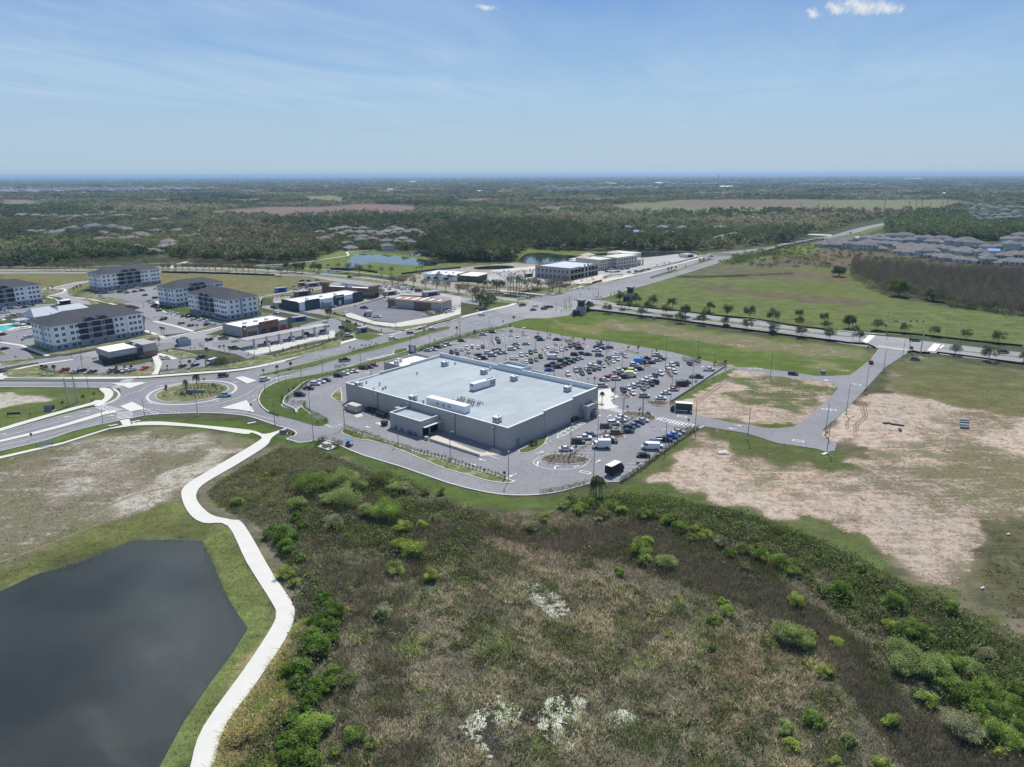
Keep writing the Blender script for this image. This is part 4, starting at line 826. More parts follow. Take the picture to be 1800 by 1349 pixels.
# pickup canopy on the right
ckx0, cky = lk('L', 1430, 680, 5.2); ckx1, _ = lk('L', 1600, 640, 5.2); ckx0 = lk('L', 1520, 690, 5.6)[0]; ckx1 = min(LR + 1.5, lk('L', 1622, 640, 5.6)[0])
cn = MB(); D_ = -lk('L', 1520, 690, 5.6)[1]; print('canopy', ckx0, ckx1, D_, LR)
wl(cn, ckx0, ckx1, -D_, -D_ + .35, 3.7, 5.6); wl(cn, ckx0, ckx0 + .35, -D_ + .35, -.36, 3.7, 5.6); wl(cn, ckx1 - .35, ckx1, -D_ + .35, -.36, 3.7, 5.6)
for xx in (ckx0, ckx1 - 1.5): wl(cn, xx, xx + 1.5, -D_, -D_ + 1.5, 0, 3.7)
cn.build('canopy', M['storewall'], store)
MB().face([(ckx0 + .35, -D_ + .35, 5.0), (ckx1 - .35, -D_ + .35, 5.0), (ckx1 - .35, -.36, 5.0), (ckx0 + .35, -.36, 5.0)]).build('canopy_roof', rf, store)
m_ = MB(); wl(m_, ckx0 + .35, ckx1 - .35, -D_ + .35, -.36, 3.7, 3.8); m_.build('canopy_ceiling', M['storewall'], store)
# ---- rooftop plant: each its own thing
def roofthing(name, k_, x_, y_, label, cat, grp, fn, rz=0.0, z=None):
 z = rzat(k_, x_, y_) if z is None else z
 q = g(k_, x_, y_, z); e = empty(name, (q[0], q[1], z), TH + rz); tag(e, label, cat, grp); fn(e); return e
def acunit(e, sx=2.6, sy=2.0, sz=1.5):
 m_ = MB(); m_.box(-sx / 2, sx / 2, -sy / 2, sy / 2, .25, sz); m_.build('casing', M['white'], e)
 m_ = MB()
 m_.box(-sx / 2 - .02, -sx / 2 - .002, -sy * .38, -sy * .05, .5, sz - .2); m_.box(-sx / 2 - .02, -sx / 2 - .002, sy * .05, sy * .38, .5, sz - .2); m_.box(-sx * .4, sx * .0, -sy / 2 - .02, -sy / 2 - .002, .5, sz - .2); m_.build('louvre', M['pole'], e)
 m_ = MB(); m_.box(-sx / 2 + .1, sx / 2 - .1, -sy / 2 + .1, sy / 2 - .1, .0, .248); m_.build('frame', M['pole'], e)
 m_ = MB(); m_.tube([(sx * .2, 0, sz), (sx * .2, 0, sz + .12)], .55, 10); m_.build('fan', M['pole'], e)
def vent(e, h=1.1, r=.35):
 MB().tube([(0, 0, 0), (0, 0, h)], r * .7, 8).build('duct', M['metal'], e); MB().tube([(0, 0, h), (0, 0, h + .3)], [r * 1.5, r], 8).build('cowl', M['metal'], e)
LB = ['grey air-conditioning box by the left end of the rear parapet', 'grey air-conditioning box beside the long white plant house, to its left', 'lone grey air-conditioning box in the far-left corner of the roof', 'grey air-conditioning box near the front parapet, above the white chiller', 'grey air-conditioning box right of the white chiller', 'white air-conditioning box near the right-hand corner of the roof', 'grey air-conditioning box at the nearest corner of the roof']
for (k_, x_, y_), l_ in zip([('K', 305, 478), ('K', 877, 622), ('K', 1212, 258), ('K', 1625, 342), ('L', 742, 412), ('L', 1305, 525), ('L', 565, 850)], LB):
 roofthing('rooftop_unit', k_, x_, y_, l_, 'rooftop unit', 'air-conditioning boxes on the roof', lambda e: acunit(e, 2.7, 2.3, 2.0))
LB = ['small roof vent behind the left air-conditioning box', 'wide low fan hood near the left parapet', 'thin roof vent left of the pair of vents', 'left roof vent of the close pair', 'right roof vent of the close pair', 'lone white vent out in the left part of the roof', 'little vent by the white plant house wall', 'small vent beside the far air-conditioning box', 'small vent beside the front air-conditioning box', 'vent beside the right-hand corner box']
for (k_, x_, y_), l_ in zip([('K', 385, 445), ('K', 525, 465), ('K', 463, 520), ('K', 560, 510), ('K', 588, 495), ('K', 918, 348), ('K', 985, 650), ('K', 1320, 243), ('K', 1690, 303), ('L', 1345, 485)], LB):
 roofthing('roof_vent', k_, x_, y_, l_, 'roof vent', 'vents on the store roof', lambda e: vent(e, random.uniform(.7, 1.2), random.uniform(.35, .5)))
ZK = rzat('K', 1630, 490)
e = empty('chiller', (*g('K', 1630, 510, ZK), ZK), TH); tag(e, 'long white chiller unit with dark grilles at its right end on the roof', 'chiller')
pa = Vector(loc_of(*px('K', 1520, 528))); pb = Vector(loc_of(*px('K', 1748, 462))); ln = (pb - pa).length; an_ = math.atan2((pb - pa).y, (pb - pa).x); e.rotation_euler.z = TH + an_
e.location = (*[(g('K', 1520, 528, ZK)[i] + g('K', 1748, 462, ZK)[i]) / 2 for i in (0, 1)], ZK - .1)
MB().box(-ln / 2, ln / 2, 0, 2.6, .3, 3.0).build('casing', M['white'], e); MB().box(-ln / 2 + .2, ln / 2 - .2, .2, 2.4, 0, .298).build('frame', M['pole'], e)
for i in range(4): MB().box(ln / 2 - .5 - i * .7 - .5, ln / 2 - .5 - i * .7, -.03, -.002, .7, 2.7).build('grille', M['pole'], e)
MB().box(-ln / 2 - .03, -ln / 2 - .002, .4, 2.2, 1.8, 2.7).build('grille', M['pole'], e)
for i in range(3): MB().tube([(ln / 2 - 1 - i * 1.3, 1.3, 3.0), (ln / 2 - 1 - i * 1.3, 1.3, 3.2)], .5, 10).build('fan', M['black'], e)
pa = Vector(g('K', 1018, 690, RZ)); pb = Vector(g('K', 1470, 790, RZ)); pa = Vector(g('K', 1015, 665, RZ)); pb = Vector(g('K', 1420, 770, RZ)); ln = (pb - pa).length
e = empty('plant_house', ((pa.x + pb.x) / 2, (pa.y + pb.y) / 2, RZ), math.atan2((pb - pa).y, (pb - pa).x)); tag(e, 'long white plant house with slotted louvres along the rear of the roof', 'plant house')
MB().box(-ln / 2, ln / 2, 0, 3.2, 0, 2.7).build('casing', M['roofwhite'], e)
MB().box(-ln / 2 - .1, ln / 2 + .1, -.1, 3.3, 2.702, 2.82).build('lid', M['white'], e)
for c_ in (.31, .47, .61):
 for j in range(4): MB().box(-ln / 2 + ln * c_ + j * .38 - .75, -ln / 2 + ln * c_ + j * .38 - .55, -.03, -.002, .8, 1.9).build('louvre', M['pole'], e)
ZK = rzat('K', 1450, 650)
e = empty('pipe_rack', (*g('K', 1450, 650, ZK), ZK - .1), TH); tag(e, 'cluster of dark pipes and valves on the roof behind the plant house', 'pipe rack')
for i in range(12):
 for j in range(4):
  if (i * 7 + j * 3) % 5 == 0: continue
  x_, y_ = -2.3 + j * 1.5 + random.uniform(-.2, .2), -5.6 + i * 1.0; m_ = MB()
  m_.tube([(x_, y_, 0), (x_, y_, .9), (x_ + .6, y_, .9)], .11, 5); m_.tube([(x_, y_, .9), (x_, y_, 1.15)], .2, 5); m_.build('pipe', M['pole'], e)
for j in range(4): MB().tube([(-2.3 + j * 1.5, -5.6, .35), (-2.3 + j * 1.5, 5.6, .35)], .07, 5).build('pipe', M['metal'], e)
for k_, x_, y_, l_ in [('K', 705, 235, 'left white ventilation unit on the bright annex roof'), ('K', 735, 212, 'right white ventilation unit on the bright annex roof')]:
 roofthing('rooftop_unit', k_, x_, y_ + 8, l_, 'rooftop unit', None, lambda e: acunit(e, 2.2, 1.8, 1.7), z=6.4)
# things behind the store
def boxthing(name, loc, rz, sx, sy, sz, m, label, cat, parts):
 e = empty(name, loc, rz); tag(e, label, cat); MB().box(-sx / 2, sx / 2, -sy / 2, sy / 2, .15, sz).build('body', M[m], e); parts(e); return e
def compp(e):
 MB().box(-3.0, 3.0, -1.5, 1.5, 2.602, 2.75).build('lid', M['conc'], e); MB().box(-2.8, 2.8, -1.3, 1.3, 0, .148).build('skid', M['dark'], e); MB().box(3.03, 5.3, -1.2, 1.2, .2, 1.5).build('chute', M['storewall'], e)
q = lk('K', 262, 740, 0); qq = g('K', 262, 740)
boxthing('trash_compactor', (*qq, ZC), TH + R_(90), 5.9, 2.9, 2.6, 'tan', 'beige trash compactor with pale lid against the rear left of the store', 'compactor', compp)
def dumpster(loc, rz, label, m='dark'):
 e = empty('dumpster', loc, rz); tag(e, label, 'dumpster', 'dark dumpsters behind the store')
 b_ = MB(); b_.face([(-1, -.8, .1), (1, -.8, .1), (1, .8, .1), (-1, .8, .1)][::-1])
 for P_ in ([(-1, -.8), (1, -.8)], [(1, -.8), (1, .8)], [(1, .8), (-1, .8)], [(-1, .8), (-1, -.8)]):
  (a_, c_), (d_, f_) = P_; b_.face([(a_, c_, .1), (d_, f_, .1), (d_ * 1.12, f_ * 1.15, 1.5), (a_ * 1.12, c_ * 1.15, 1.5)])
 b_.build('bin', M[m], e); MB().box(-1.15, 1.15, -.95, .95, 1.502, 1.6).build('lid', M['black'], e)
 for s_ in (-1, 1): MB().box(s_ * 1.2 - .12, s_ * 1.2 + .12, -.5, .5, .8, 1.0).build('handle', M['pole'], e)
for k_, x_, y_, l_ in [('K', 410, 745, 'dark dumpster next to the beige compactor'), ('K', 455, 755, 'dark dumpster second from the beige compactor'), ('K', 525, 790, 'green-black dumpster left of the store room'), ('K', 570, 805, 'green-black dumpster nearest the store room'), ('K', 575, 890, 'black dumpster at the left end of the loading block')]:
 dumpster((*g(k_, x_, y_), ZC), TH + R_(90), l_)
for i, (k_, x_, y_, l_) in enumerate([('K', 700, 930, 'first pallet stack from the left beside the loading block'), ('K', 765, 950, 'second pallet stack from the left beside the loading block'), ('K', 830, 985, 'third pallet stack from the left beside the loading block'), ('K', 890, 1000, 'pallet stack just left of the dock corner'), ('K', 1020, 1045, 'pale wooden pallet stack at the foot of the dock ramp')]):
 e = empty('pallet_stack', (*g(k_, x_, y_), ZC), TH + R_(80 + 9 * i)); tag(e, l_, 'pallet stack', 'pallet stacks by the loading block')
 for j in range(6):
  m_ = MB(); m_.box(-.6 + .02 * (j % 2), .6 + .02 * (j % 2), -.5, .5, j * .2 + .1, j * .2 + .14);
  for s_ in (-.5, 0, .5): m_.box(-.6, .6, s_ * .9 - .05, s_ * .9 + .05, j * .2, j * .2 + .098)
  m_.build('pallet', M['conc' if i == 4 else 'pole'], e)
# utility boxes
def ubox(k_, x_, y_, s=(1.6, 1.2, 1.2), m='dark', label='', rz=0., cat='utility box', name='utility_box'):
 e = empty(name, (*g(k_, x_, y_), .12), rz); tag(e, label, cat); sx, sy, sz = s
 MB().box(-sx / 2, sx / 2, -sy / 2, sy / 2, .1, sz).build('cabinet', M[m], e); MB().box(-sx / 2 - .25, sx / 2 + .25, -sy / 2 - .25, sy / 2 + .25, -.1, .098).build('pad', M['conc'], e)
 MB().box(-sx / 2 + .08, sx / 2 - .08, -sy / 2 - .02, -sy / 2 - .002, .2, sz - .1).build('door', M['pole'], e)
ubox('H', 478, 555, (3.2, 2.0, 2.0), 'dark', 'dark green equipment cabinet on the grass by the left boulevard'); ubox('J', 350, 975, (2.6, 1.2, 1.1), 'dark', 'dark utility box on the verge where the shared path meets the drive')
ubox('E', 915, 712, (2.0, 1.5, 1.6), 'dark', 'dark utility box beside the long dark fence by the right boulevard'); ubox('P', 1560, 172, (2.2, 1.6, 1.6), 'pole', 'grey utility box in the grass above the top road of the plot'); ubox('M', 1085, 105, (1.6, 1.3, 1.1), 'dark', 'dark utility box where the lot meets the boulevard'); ubox('D', 630, 783, (2, 1.5, 1.6), 'pole', 'grey utility box on the grass triangle by the crossroads')
# ============================================================ LAMP POSTS
LP = {}
def pole_mesh(h, kind):
 k = (round(h, 0), kind)
 if k in LP: return LP[k]
 h = float(k[0]); parts = []
 a = MB(); a.tube([(0, 0, .6), (0, 0, h)], [.13, .09], 6); parts.append(('shaft', a.mesh('shaft', M['pole'])))
 a = MB(); a.tube([(0, 0, 0), (0, 0, .6)], .32, 8); parts.append(('base', a.mesh('base', M['conc'])))
 sides = {1: [0], 2: [0, math.pi]}[kind]
 for s in sides:
  a = MB(); c, q = math.cos(s), math.sin(s); a.tube([(0, 0, h - .1), (.5 * c, .5 * q, h + .02)], .05, 5)
  bx = [(.4, -.25), (1.25, -.25), (1.25, .25), (.4, .25)]
  a.prism([(x * c - y * q, x * q + y * c) for x, y in bx], h, h + .14); parts.append(('lamp_head', a.mesh('lamp_head', M['pole'])))
 LP[k] = parts; return parts
def pole(base, top, label, grp, kind=1, rz=None, z=.1, name='lamp_post'):
 h = max(4, hgt(base, top)); e = empty(name, (*base, z), random.uniform(0, 6.28) if rz is None else rz); tag(e, label, 'lamp post', grp)
 for nme, me_ in pole_mesh(h, kind):
  o = bpy.data.objects.new(nme, me_); link(o); o.parent = e
 return e
ORD = ['first', 'second', 'third', 'fourth', 'fifth', 'sixth', 'seventh', 'eighth', 'ninth', 'tenth', 'eleventh', 'twelfth', 'thirteenth', 'fourteenth', 'fifteenth', 'sixteenth', 'seventeenth', 'eighteenth', 'nineteenth', 'twentieth', 'twenty-first', 'twenty-second', 'twenty-third', 'twenty-fourth', 'twenty-fifth', 'twenty-sixth', 'twenty-seventh', 'twenty-eighth', 'twenty-ninth', 'thirtieth', 'thirty-first', 'thirty-second', 'thirty-third', 'thirty-fourth', 'thirty-fifth', 'thirty-sixth', 'thirty-seventh', 'thirty-eighth', 'thirty-ninth', 'fortieth']
def ordl(i): return ORD[i] if i < 40 else ORD[39]
def row(items): return sorted(items, key=lambda q: px(q[0], q[1], 0)[0])
def poles(what, grp, items, **kw):     # (crop, x, base y, top y)
 for i, (k_, x, yb, yt) in enumerate(row(items)):
  pole(g(k_, x, yb), px(k_, x, yt)[1], f'tall grey lamp post, {ordl(i)} from the left {what}', grp, **kw)
poles('around the roundabout and west boulevard', 'lamp posts round the roundabout', [('H', 990, 682, 545), ('I', 460, 740, 530), ('I', 960, 710, 480), ('J', 262, 893, 620), ('J', 160, 590, 440), ('J', 305, 448, 300), ('J', 390, 608, 375), ('H', 80, 218, 120), ('H', 848, 345, 215)])
poles('along the boulevard beside the store', 'lamp posts along the boulevard', [('J', 548, 500, 250), ('J', 765, 338, 170), ('J', 1165, 252, 128), ('M', 108, 362, 205), ('M', 475, 252, 35), ('M', 830, 150, -5), ('M', 862, 245, 80), ('C', 1305, 955, 808), ('D', 1335, 795, 700), ('E', 108, 600, 490)])
poles('along the service drive behind the store', 'lamp posts behind the store', [('J', 668, 1055, 745), ('J', 630, 735, 490), ('J', 995, 915, 635), ('K', 720, 1085, 798), ('K', 1270, 1265, 948), ('Z', 325, 1030, 498), ('J', 1275, 360, 232)])
poles('in the near corner of the car park', 'lamp posts in the near car park', [('O', 513, 562, 285), ('O', 752, 432, 170), ('O', 968, 300, 55), ('O', 1143, 225, -30), ('O', 716, 785, 505), ('O', 1345, 520, 255), ('O', 1607, 345, 70)])
poles('in the main car park', 'lamp posts in the main car park', [('M', 1393, 395, 262), ('M', 1030, 505, 312), ('M', 1540, 245, 20), ('M', 1713, 330, 108), ('M', 1735, 500, 375), ('M', 1625, 700, 530), ('N', 575, 325, 150), ('N', 600, 240, 55), ('N', 727, 440, 228), ('N', 1143, 430, 120), ('N', 1205, 615, 500), ('N', 1400, 600, 388), ('N', 1192, 765, 600), ('N', 1448, 365, 155), ('N', 1603, 520, 275), ('N', 660, 680, 478), ('N', 928, 870, 612), ('N', 738, 990, 688), ('M', 895, 500, 400)], kind=2)
poles('along the side roads by the sandy plot', 'lamp posts by the sandy plot', [('P', 963, 690, 435), ('P', 1143, 192, 0), ('P', 1578, 655, 412), ('P', 1590, 790, 545), ('P', 1742, 492, 260), ('Y', 543, 418, 203), ('Y', 685, 248, 70), ('Y', 835, 150, -5), ('N', 1715, 440, 350)])
poles('in the shopping streets on the left', 'lamp posts in the left streets', [('Q', 555, 720, 560), ('Q', 775, 680, 560), ('Q', 465, 690, 655), ('B', 1385, 660, 620), ('C', 558, 420, 360), ('C', 1775, 880, 730), ('C', 1165, 815, 745), ('C', 1055, 380, 300), ('A', 785, 1190, 1010), ('A', 1365, 600, 540), ('A', 685, 1090, 1060), ('h', 1300, 1100, 900), ('i', 850, 450, 320), ('B', 958, 1060, 960)])
def cobra(base, top, az, label, arm=3.0, m='metal'):
 h = hgt(base, top); e = empty('street_lamp', (*base, .1), az); tag(e, label, 'street lamp', 'white street lamps along the right boulevard')
 MB().tube([(0, 0, 0), (0, 0, h)], [.14, .09], 6).build('pole', M[m], e); MB().tube([(0, 0, h), (arm * .5, 0, h + .5), (arm, 0, h + .6)], .06, 5).build('arm', M[m], e); MB().box(arm - .1, arm + .8, -.16, .16, h + .52, h + .66).build('lamp_head', M['white'], e)
for i, (k_, x, yb, yt, az) in enumerate([('E', 1005, 640, 580, 80), ('E', 1250, 600, 500, 190), ('F', 775, 520, 455, 60), ('F', 1005, 490, 352, 190), ('G', 105, 685, 535, 70), ('G', 1030, 655, 465, 250), ('G', 1150, 690, 520, 200), ('G', 1790, 880, 740, 90), ('E', 340, 520, 450, 0), ('D', 1465, 780, 650, 200)]):
 cobra(g(k_, x, yb), px(k_, x, yt)[1], R_(az), f'white curved-arm street lamp, {["one behind the second road tree from the towers", "one on the grass left of the round tree pair", "short one in the boulevard median", "tall one behind the road trees", "one at the left kerb of the signal junction", "tallest one right of the signals", "one with a concrete pad right of the signals", "one at the right edge of the picture", "one at the crossroads island", "one beside the nearer stone tower"][i]}')
# ---- transmission poles beside the roundabout and far line of pylons
for i, (k_, x, yb, yt) in enumerate([('H', 672, 515, 232), ('H', 748, 480, 218)]):
 b_ = g(k_, x, yb); h = hgt(b_, px(k_, x, yt)[1]); e = empty('utility_pole', (*b_, 0)); tag(e, ['leaning grey utility pole with crossarms left of the roundabout, left one', 'grey utility pole with crossarms left of the roundabout, right one'][i], 'utility pole')
 dxl = -5.2 if i == 0 else -4.2
 MB().tube([(0, 0, 0), (dxl * .1, 0, h)], [.42, .22], 8).build('shaft', M['metal'], e)
 for f_ in (.62, .72, .82): MB().tube([(dxl * .1 * f_ - 1.3, 0, h * f_), (dxl * .1 * f_ + 1.3, 0, h * f_)], .07, 5).build('crossarm', M['pole'], e)
for i, (x, yb, yt) in enumerate([(1407, 373, 358), (1438, 374, 359), (1453, 372, 361), (1489, 374, 366), (1553, 376, 352), (1597, 370, 356), (1609, 372, 355), (1619, 370, 353), (1635, 367, 358), (1656, 366, 357), (1664, 366, 346)]):
 b_ = gp(x, yb); h = hgt(b_, yt); e = empty('pylon', (*b_, 0)); tag(e, f'thin pylon in the distance, {ordl(i)} from the left across the big meadow', 'pylon', 'pylons across the big meadow')
 MB().tube([(0, 0, 0), (0, 0, h)], [.9, .5], 5).build('mast', M['rust'], e)
 for f_ in (.8, .9, .97): MB().box(-3, 3, -.3, .3, h * f_ - .2, h * f_ + .2).build('crossarm', M['rust'], e)
for x, yb, yt, l_ in [(1261, 335, 307, 'very tall thin radio mast on the right of the horizon'), (418, 327, 307, 'thin radio mast on the left of the horizon')]:
 b_ = gp(x, yb); h = hgt(b_, yt); e = empty('radio_mast', (*b_, 0)); tag(e, l_, 'radio mast'); MB().tube([(0, 0, 0), (0, 0, h * .96)], 1.6, 4).build('mast', M['rust'], e); MB().tube([(0, 0, h * .96), (0, 0, h)], .8, 4).build('antenna', M['red'], e)
# ---- traffic signals
def signal(k_, x, yb, yt, arms, label):
 b_ = g(k_, x, yb); h = hgt(b_, px(k_, x, yt)[1]); e = empty('traffic_signal', (*b_, .1)); tag(e, label, 'traffic signal')
 MB().tube([(0, 0, 0), (0, 0, h)], [.28, .2], 8).build('pole', M['metal'], e)
 for az, ln, hz, n in arms:
  c, s = math.cos(R_(az)), math.sin(R_(az)); a = MB().tube([(0, 0, hz), (ln * .5 * c, ln * .5 * s, hz + .35), (ln * c, ln * s, hz + .5)], [.18, .12, .08], 6).build('mast_arm', M['metal'], e)
  for i in range(n):
   d_ = ln * (1 - i * .17) - .4; x_, y_ = d_ * c, d_ * s
   MB().box(x_ - .25, x_ + .25, y_ - .25, y_ + .25, hz - .6, hz + .55).build('signal_head', M['black'], a)
 return e
s1 = signal('G', 430, 600, 385, [(-8, 20, 7.6, 3), (-120, 14, 7.2, 2)], 'tall traffic signal with two mast arms at the far corner of the right junction')
MB().box(3.5, 6.0, -1.1, -.95, 7.2, 7.9).build('street_sign', M['green'], s1)
signal('G', 775, 800, 575, [(58, 15, 7.4, 2)], 'traffic signal with one mast arm at the near corner of the right junction')
signal('D', 1735, 665, 592, [(168, 25, 6.6, 5)], 'long-armed traffic signal over the main crossroads')
signal('D', 1418, 780, 683, [(10, 9, 6.4, 2)], 'dark traffic signal by the nearer stone tower')
signal('D', 975, 725, 655, [(-25, 12, 6, 3)], 'traffic signal on the left corner of the main crossroads')
# ---- entry towers
def tower(k_, x, yb, yt, wd, label, wing):
 b_ = g(k_, x, yb); h = hgt(b_, px(k_, x, yt)[1]); e = empty('stone_tower', (*b_, 0), R_(55)); tag(e, label, 'tower')
 w_ = wd
 m_ = MB(); a, b1 = w_ * .56, w_ * .42; z1 = h * .55; q0 = [(-a, -a), (a, -a), (a, a), (-a, a)]; q1 = [(-b1, -b1), (b1, -b1), (b1, b1), (-b1, b1)]
 for i in range(4): m_.face([(*q0[i], 0), (*q0[(i + 1) % 4], 0), (*q1[(i + 1) % 4], z1), (*q1[i], z1)])
 m_.face([(*q, z1) for q in q1]); m_.build('stone_base', M['grayc'], e)
 MB().box(-b1 * .82, b1 * .82, -b1 * .82, b1 * .82, z1 + .01, h * .9).build('upper_stage', M['dark'], e)
 MB().box(-b1 * 1.12, b1 * 1.12, -b1 * 1.12, b1 * 1.12, h * .9 + .01, h).build('cap', M['pole'], e)
 for s_ in wing:
  m_ = MB(); m_.box(min(s_ * a * 1.1, s_ * a * 3.2), max(s_ * a * 1.1, s_ * a * 3.2), -.5, .5, 0, h * .30); m_.box(s_ * a * 3.2 - .7, s_ * a * 3.2 + .7, -.7, .7, 0, h * .42); m_.build('wing_wall', M['dark'], e)
tower('D', 1572, 822, 687, 5.2, 'nearer dark stone entry tower with low wing walls beside the crossroads', (-1, 1))
tower('E', 688, 525, 405, 5.2, 'farther dark stone entry tower among trees across the side boulevard', (1, -1))
for i, (k_, x, yb, yt) in enumerate([('E', 32, 655, 620), ('E', 80, 635, 575), ('E', 125, 615, 560), ('E', 405, 540, 490), ('E', 500, 515, 460), ('E', 532, 503, 452), ('E', 570, 460, 442), ('H', 1328, 238, 190)]):
 b_ = g(k_, x, yb); h = max(2.5, hgt(b_, px(k_, x, yt)[1])); e = empty('feather_flag', (*b_, .1), R_(20)); tag(e, f'yellow feather flag, {ordl((i + 1) % 8)} from the left of all', 'flag', 'yellow feather flags')
 MB().tube([(0, 0, 0), (0, 0, h)], .04, 5).build('flagpole', M['metal'], e)
 MB().prism([(.04, -.02), (.75, -.02), (.75, .02), (.04, .02)], h * .28, h).build('banner', M['yellow'], e)
# ---- signs
def board(k_, x, yb, yt, wd, label, m='dark', m2='white', rz=0., txt=None, name='sign', z0=.45):
 b_ = g(k_, x, yb); h = max(1.2, hgt(b_, px(k_, x, yt)[1])); e = empty(name, (*b_, .1), rz); tag(e, label, 'sign')
 for s_ in (-1, 1): MB().box(s_ * wd / 2 - .06, s_ * wd / 2 + .06, -.06, .06, 0, h).build('post', M['dark'], e)
 MB().box(-wd / 2 + .07, wd / 2 - .07, -.05, .05, h * z0, h * .95).build('panel', M[m2], e); return e
board('H', 430, 905, 848, 5.0, 'low white-faced sign board on two posts beside the left footpath', m2='stone', rz=R_(14)); board('H', 138, 615, 560, 4.6, 'dark sign board on two posts in the grass left of the equipment cabinet', m2='dark', rz=R_(10))
b_ = g('C', 1322, 1030); e = empty('pylon_sign', (*b_, .1), TH); tag(e, 'tall white and grey pylon sign at the lot entrance behind the store', 'sign')
h_ = hgt(b_, px('C', 1322, 952)[1]); MB().box(-.5, .5, -2.2, 2.2, 0, h_).build('column', M['pole'], e); MB().box(-.56, -.502, -2.0, .6, .8, h_ - .4).build('panel', M['white'], e)
e = empty('stop_sign', (*g('O', 1548, 300), .12), 0); tag(e, 'back of a small dark sign at the end of the right crosswalk', 'sign'); MB().tube([(0, 0, 0), (0, 0, 2.6)], .05, 5).build('post', M['metal'], e); MB().tube([(0, -.04, 2.5), (0, .04, 2.5)], .45, 8).build('sign_face', M['dark'], e)
e = empty('warning_sign', (*g('D', 935, 890), .1), 0); tag(e, 'orange diamond road-work sign on the grass by the boulevard', 'sign'); MB().tube([(0, 0, 0), (0, 0, 1.6)], .05, 5).build('post', M['metal'], e)
MB().prism([(-.9, -.02), (.9, -.02), (.9, .02), (-.9, .02)], -.9, .9).build('sign_face', M['orangesign'], e); e.children[1].location = (0, 0, 2.5); e.children[1].rotation_euler = (0, R_(45), 0)
# small road signs on single posts
for k_, x, yb, l_ in [('J', 10, 735, 'small dark sign on a post at the painted gore by the roundabout'), ('J', 415, 1040, 'short dark post sign left of the drive mouth'), ('J', 455, 1050, 'short dark post sign right of the drive mouth'), ('H', 310, 850, 'small sign on a post in the left verge'), ('Z', 256, 1010, 'small sign on a post in the tip of the service hedge'), ('G', 252, 780, 'black sign on a post at the left junction corner'), ('D', 833, 930, 'small sign on a post at the lot corner by the boulevard'), ('D', 562, 1020, 'small sign on a post at the boulevard kerb above the hedge'), ('C', 1030, 850, 'small dark sign on a post at the street corner'), ('M', 655, 215, 'small sign on a post inside the long hedge'), ('E', 430, 545, 'square dark sign at the median tip of the crossroads'), ('E', 365, 530, 'small dark sign left of the median tip'), ('D', 1195, 690, 'small dark signal box on the far crossroads corner'), ('D', 1565, 665, 'small dark sign right of the crossroads')]:
 e = empty('road_sign', (*g(k_, x, yb), .15), random.uniform(-.5, .5)); tag(e, l_, 'sign', 'small post-mounted signs'); MB().tube([(0, 0, 0), (0, 0, 2.2)], .05, 5).build('post', M['pole'], e); MB().box(-.4, .4, -.05, .05, 2.0, 2.9).build('sign_face', M['dark'], e)
# inlet slabs, small pale covers in the grass
for k_, x, y, l_ in [('H', 1085, 703, 'white concrete drain slab in the verge left of the path'), ('H', 1303, 665, 'white concrete drain slab in the verge right of the crossing'), ('I', 1470, 780, 'white concrete drain slab in the bright lawn by the path'), ('D', 1030, 955, 'pale concrete slab at the lot edge behind the store'), ('Y', 225, 893, 'pale concrete block at the foot of a lamp post'), ('V', 163, 108, 'white gravel heap on the sand')]:
 q_ = g(k_, x, y); e = MB(); n_ = 9; r_ = 3.2 if 'heap' in l_ else 1.2
 if 'heap' in l_:
  for dx_, dy_, rr_ in ((0, 0, 1.6), (1.3, .5, 1.2), (-1.2, .4, 1.1), (.4, -1.0, 1.0), (-.5, 1.2, .9)): e.tube([(dx_, dy_, 0), (dx_ + .1, dy_, rr_ * .3), (dx_ + .2, dy_ + .1, rr_ * .55)], [rr_, rr_ * .7, .15], 7)
 else: e.prism([(-1.5, -.5), (1.5, -.5), (1.5, .5), (-1.5, .5)], 0, .3)
 o = e.build('gravel_heap' if 'heap' in l_ else 'drain_slab', M['path']); o.location = (*q_, .02); o.rotation_euler.z = .6; tag(o, l_, 'gravel heap' if 'heap' in l_ else 'drain')
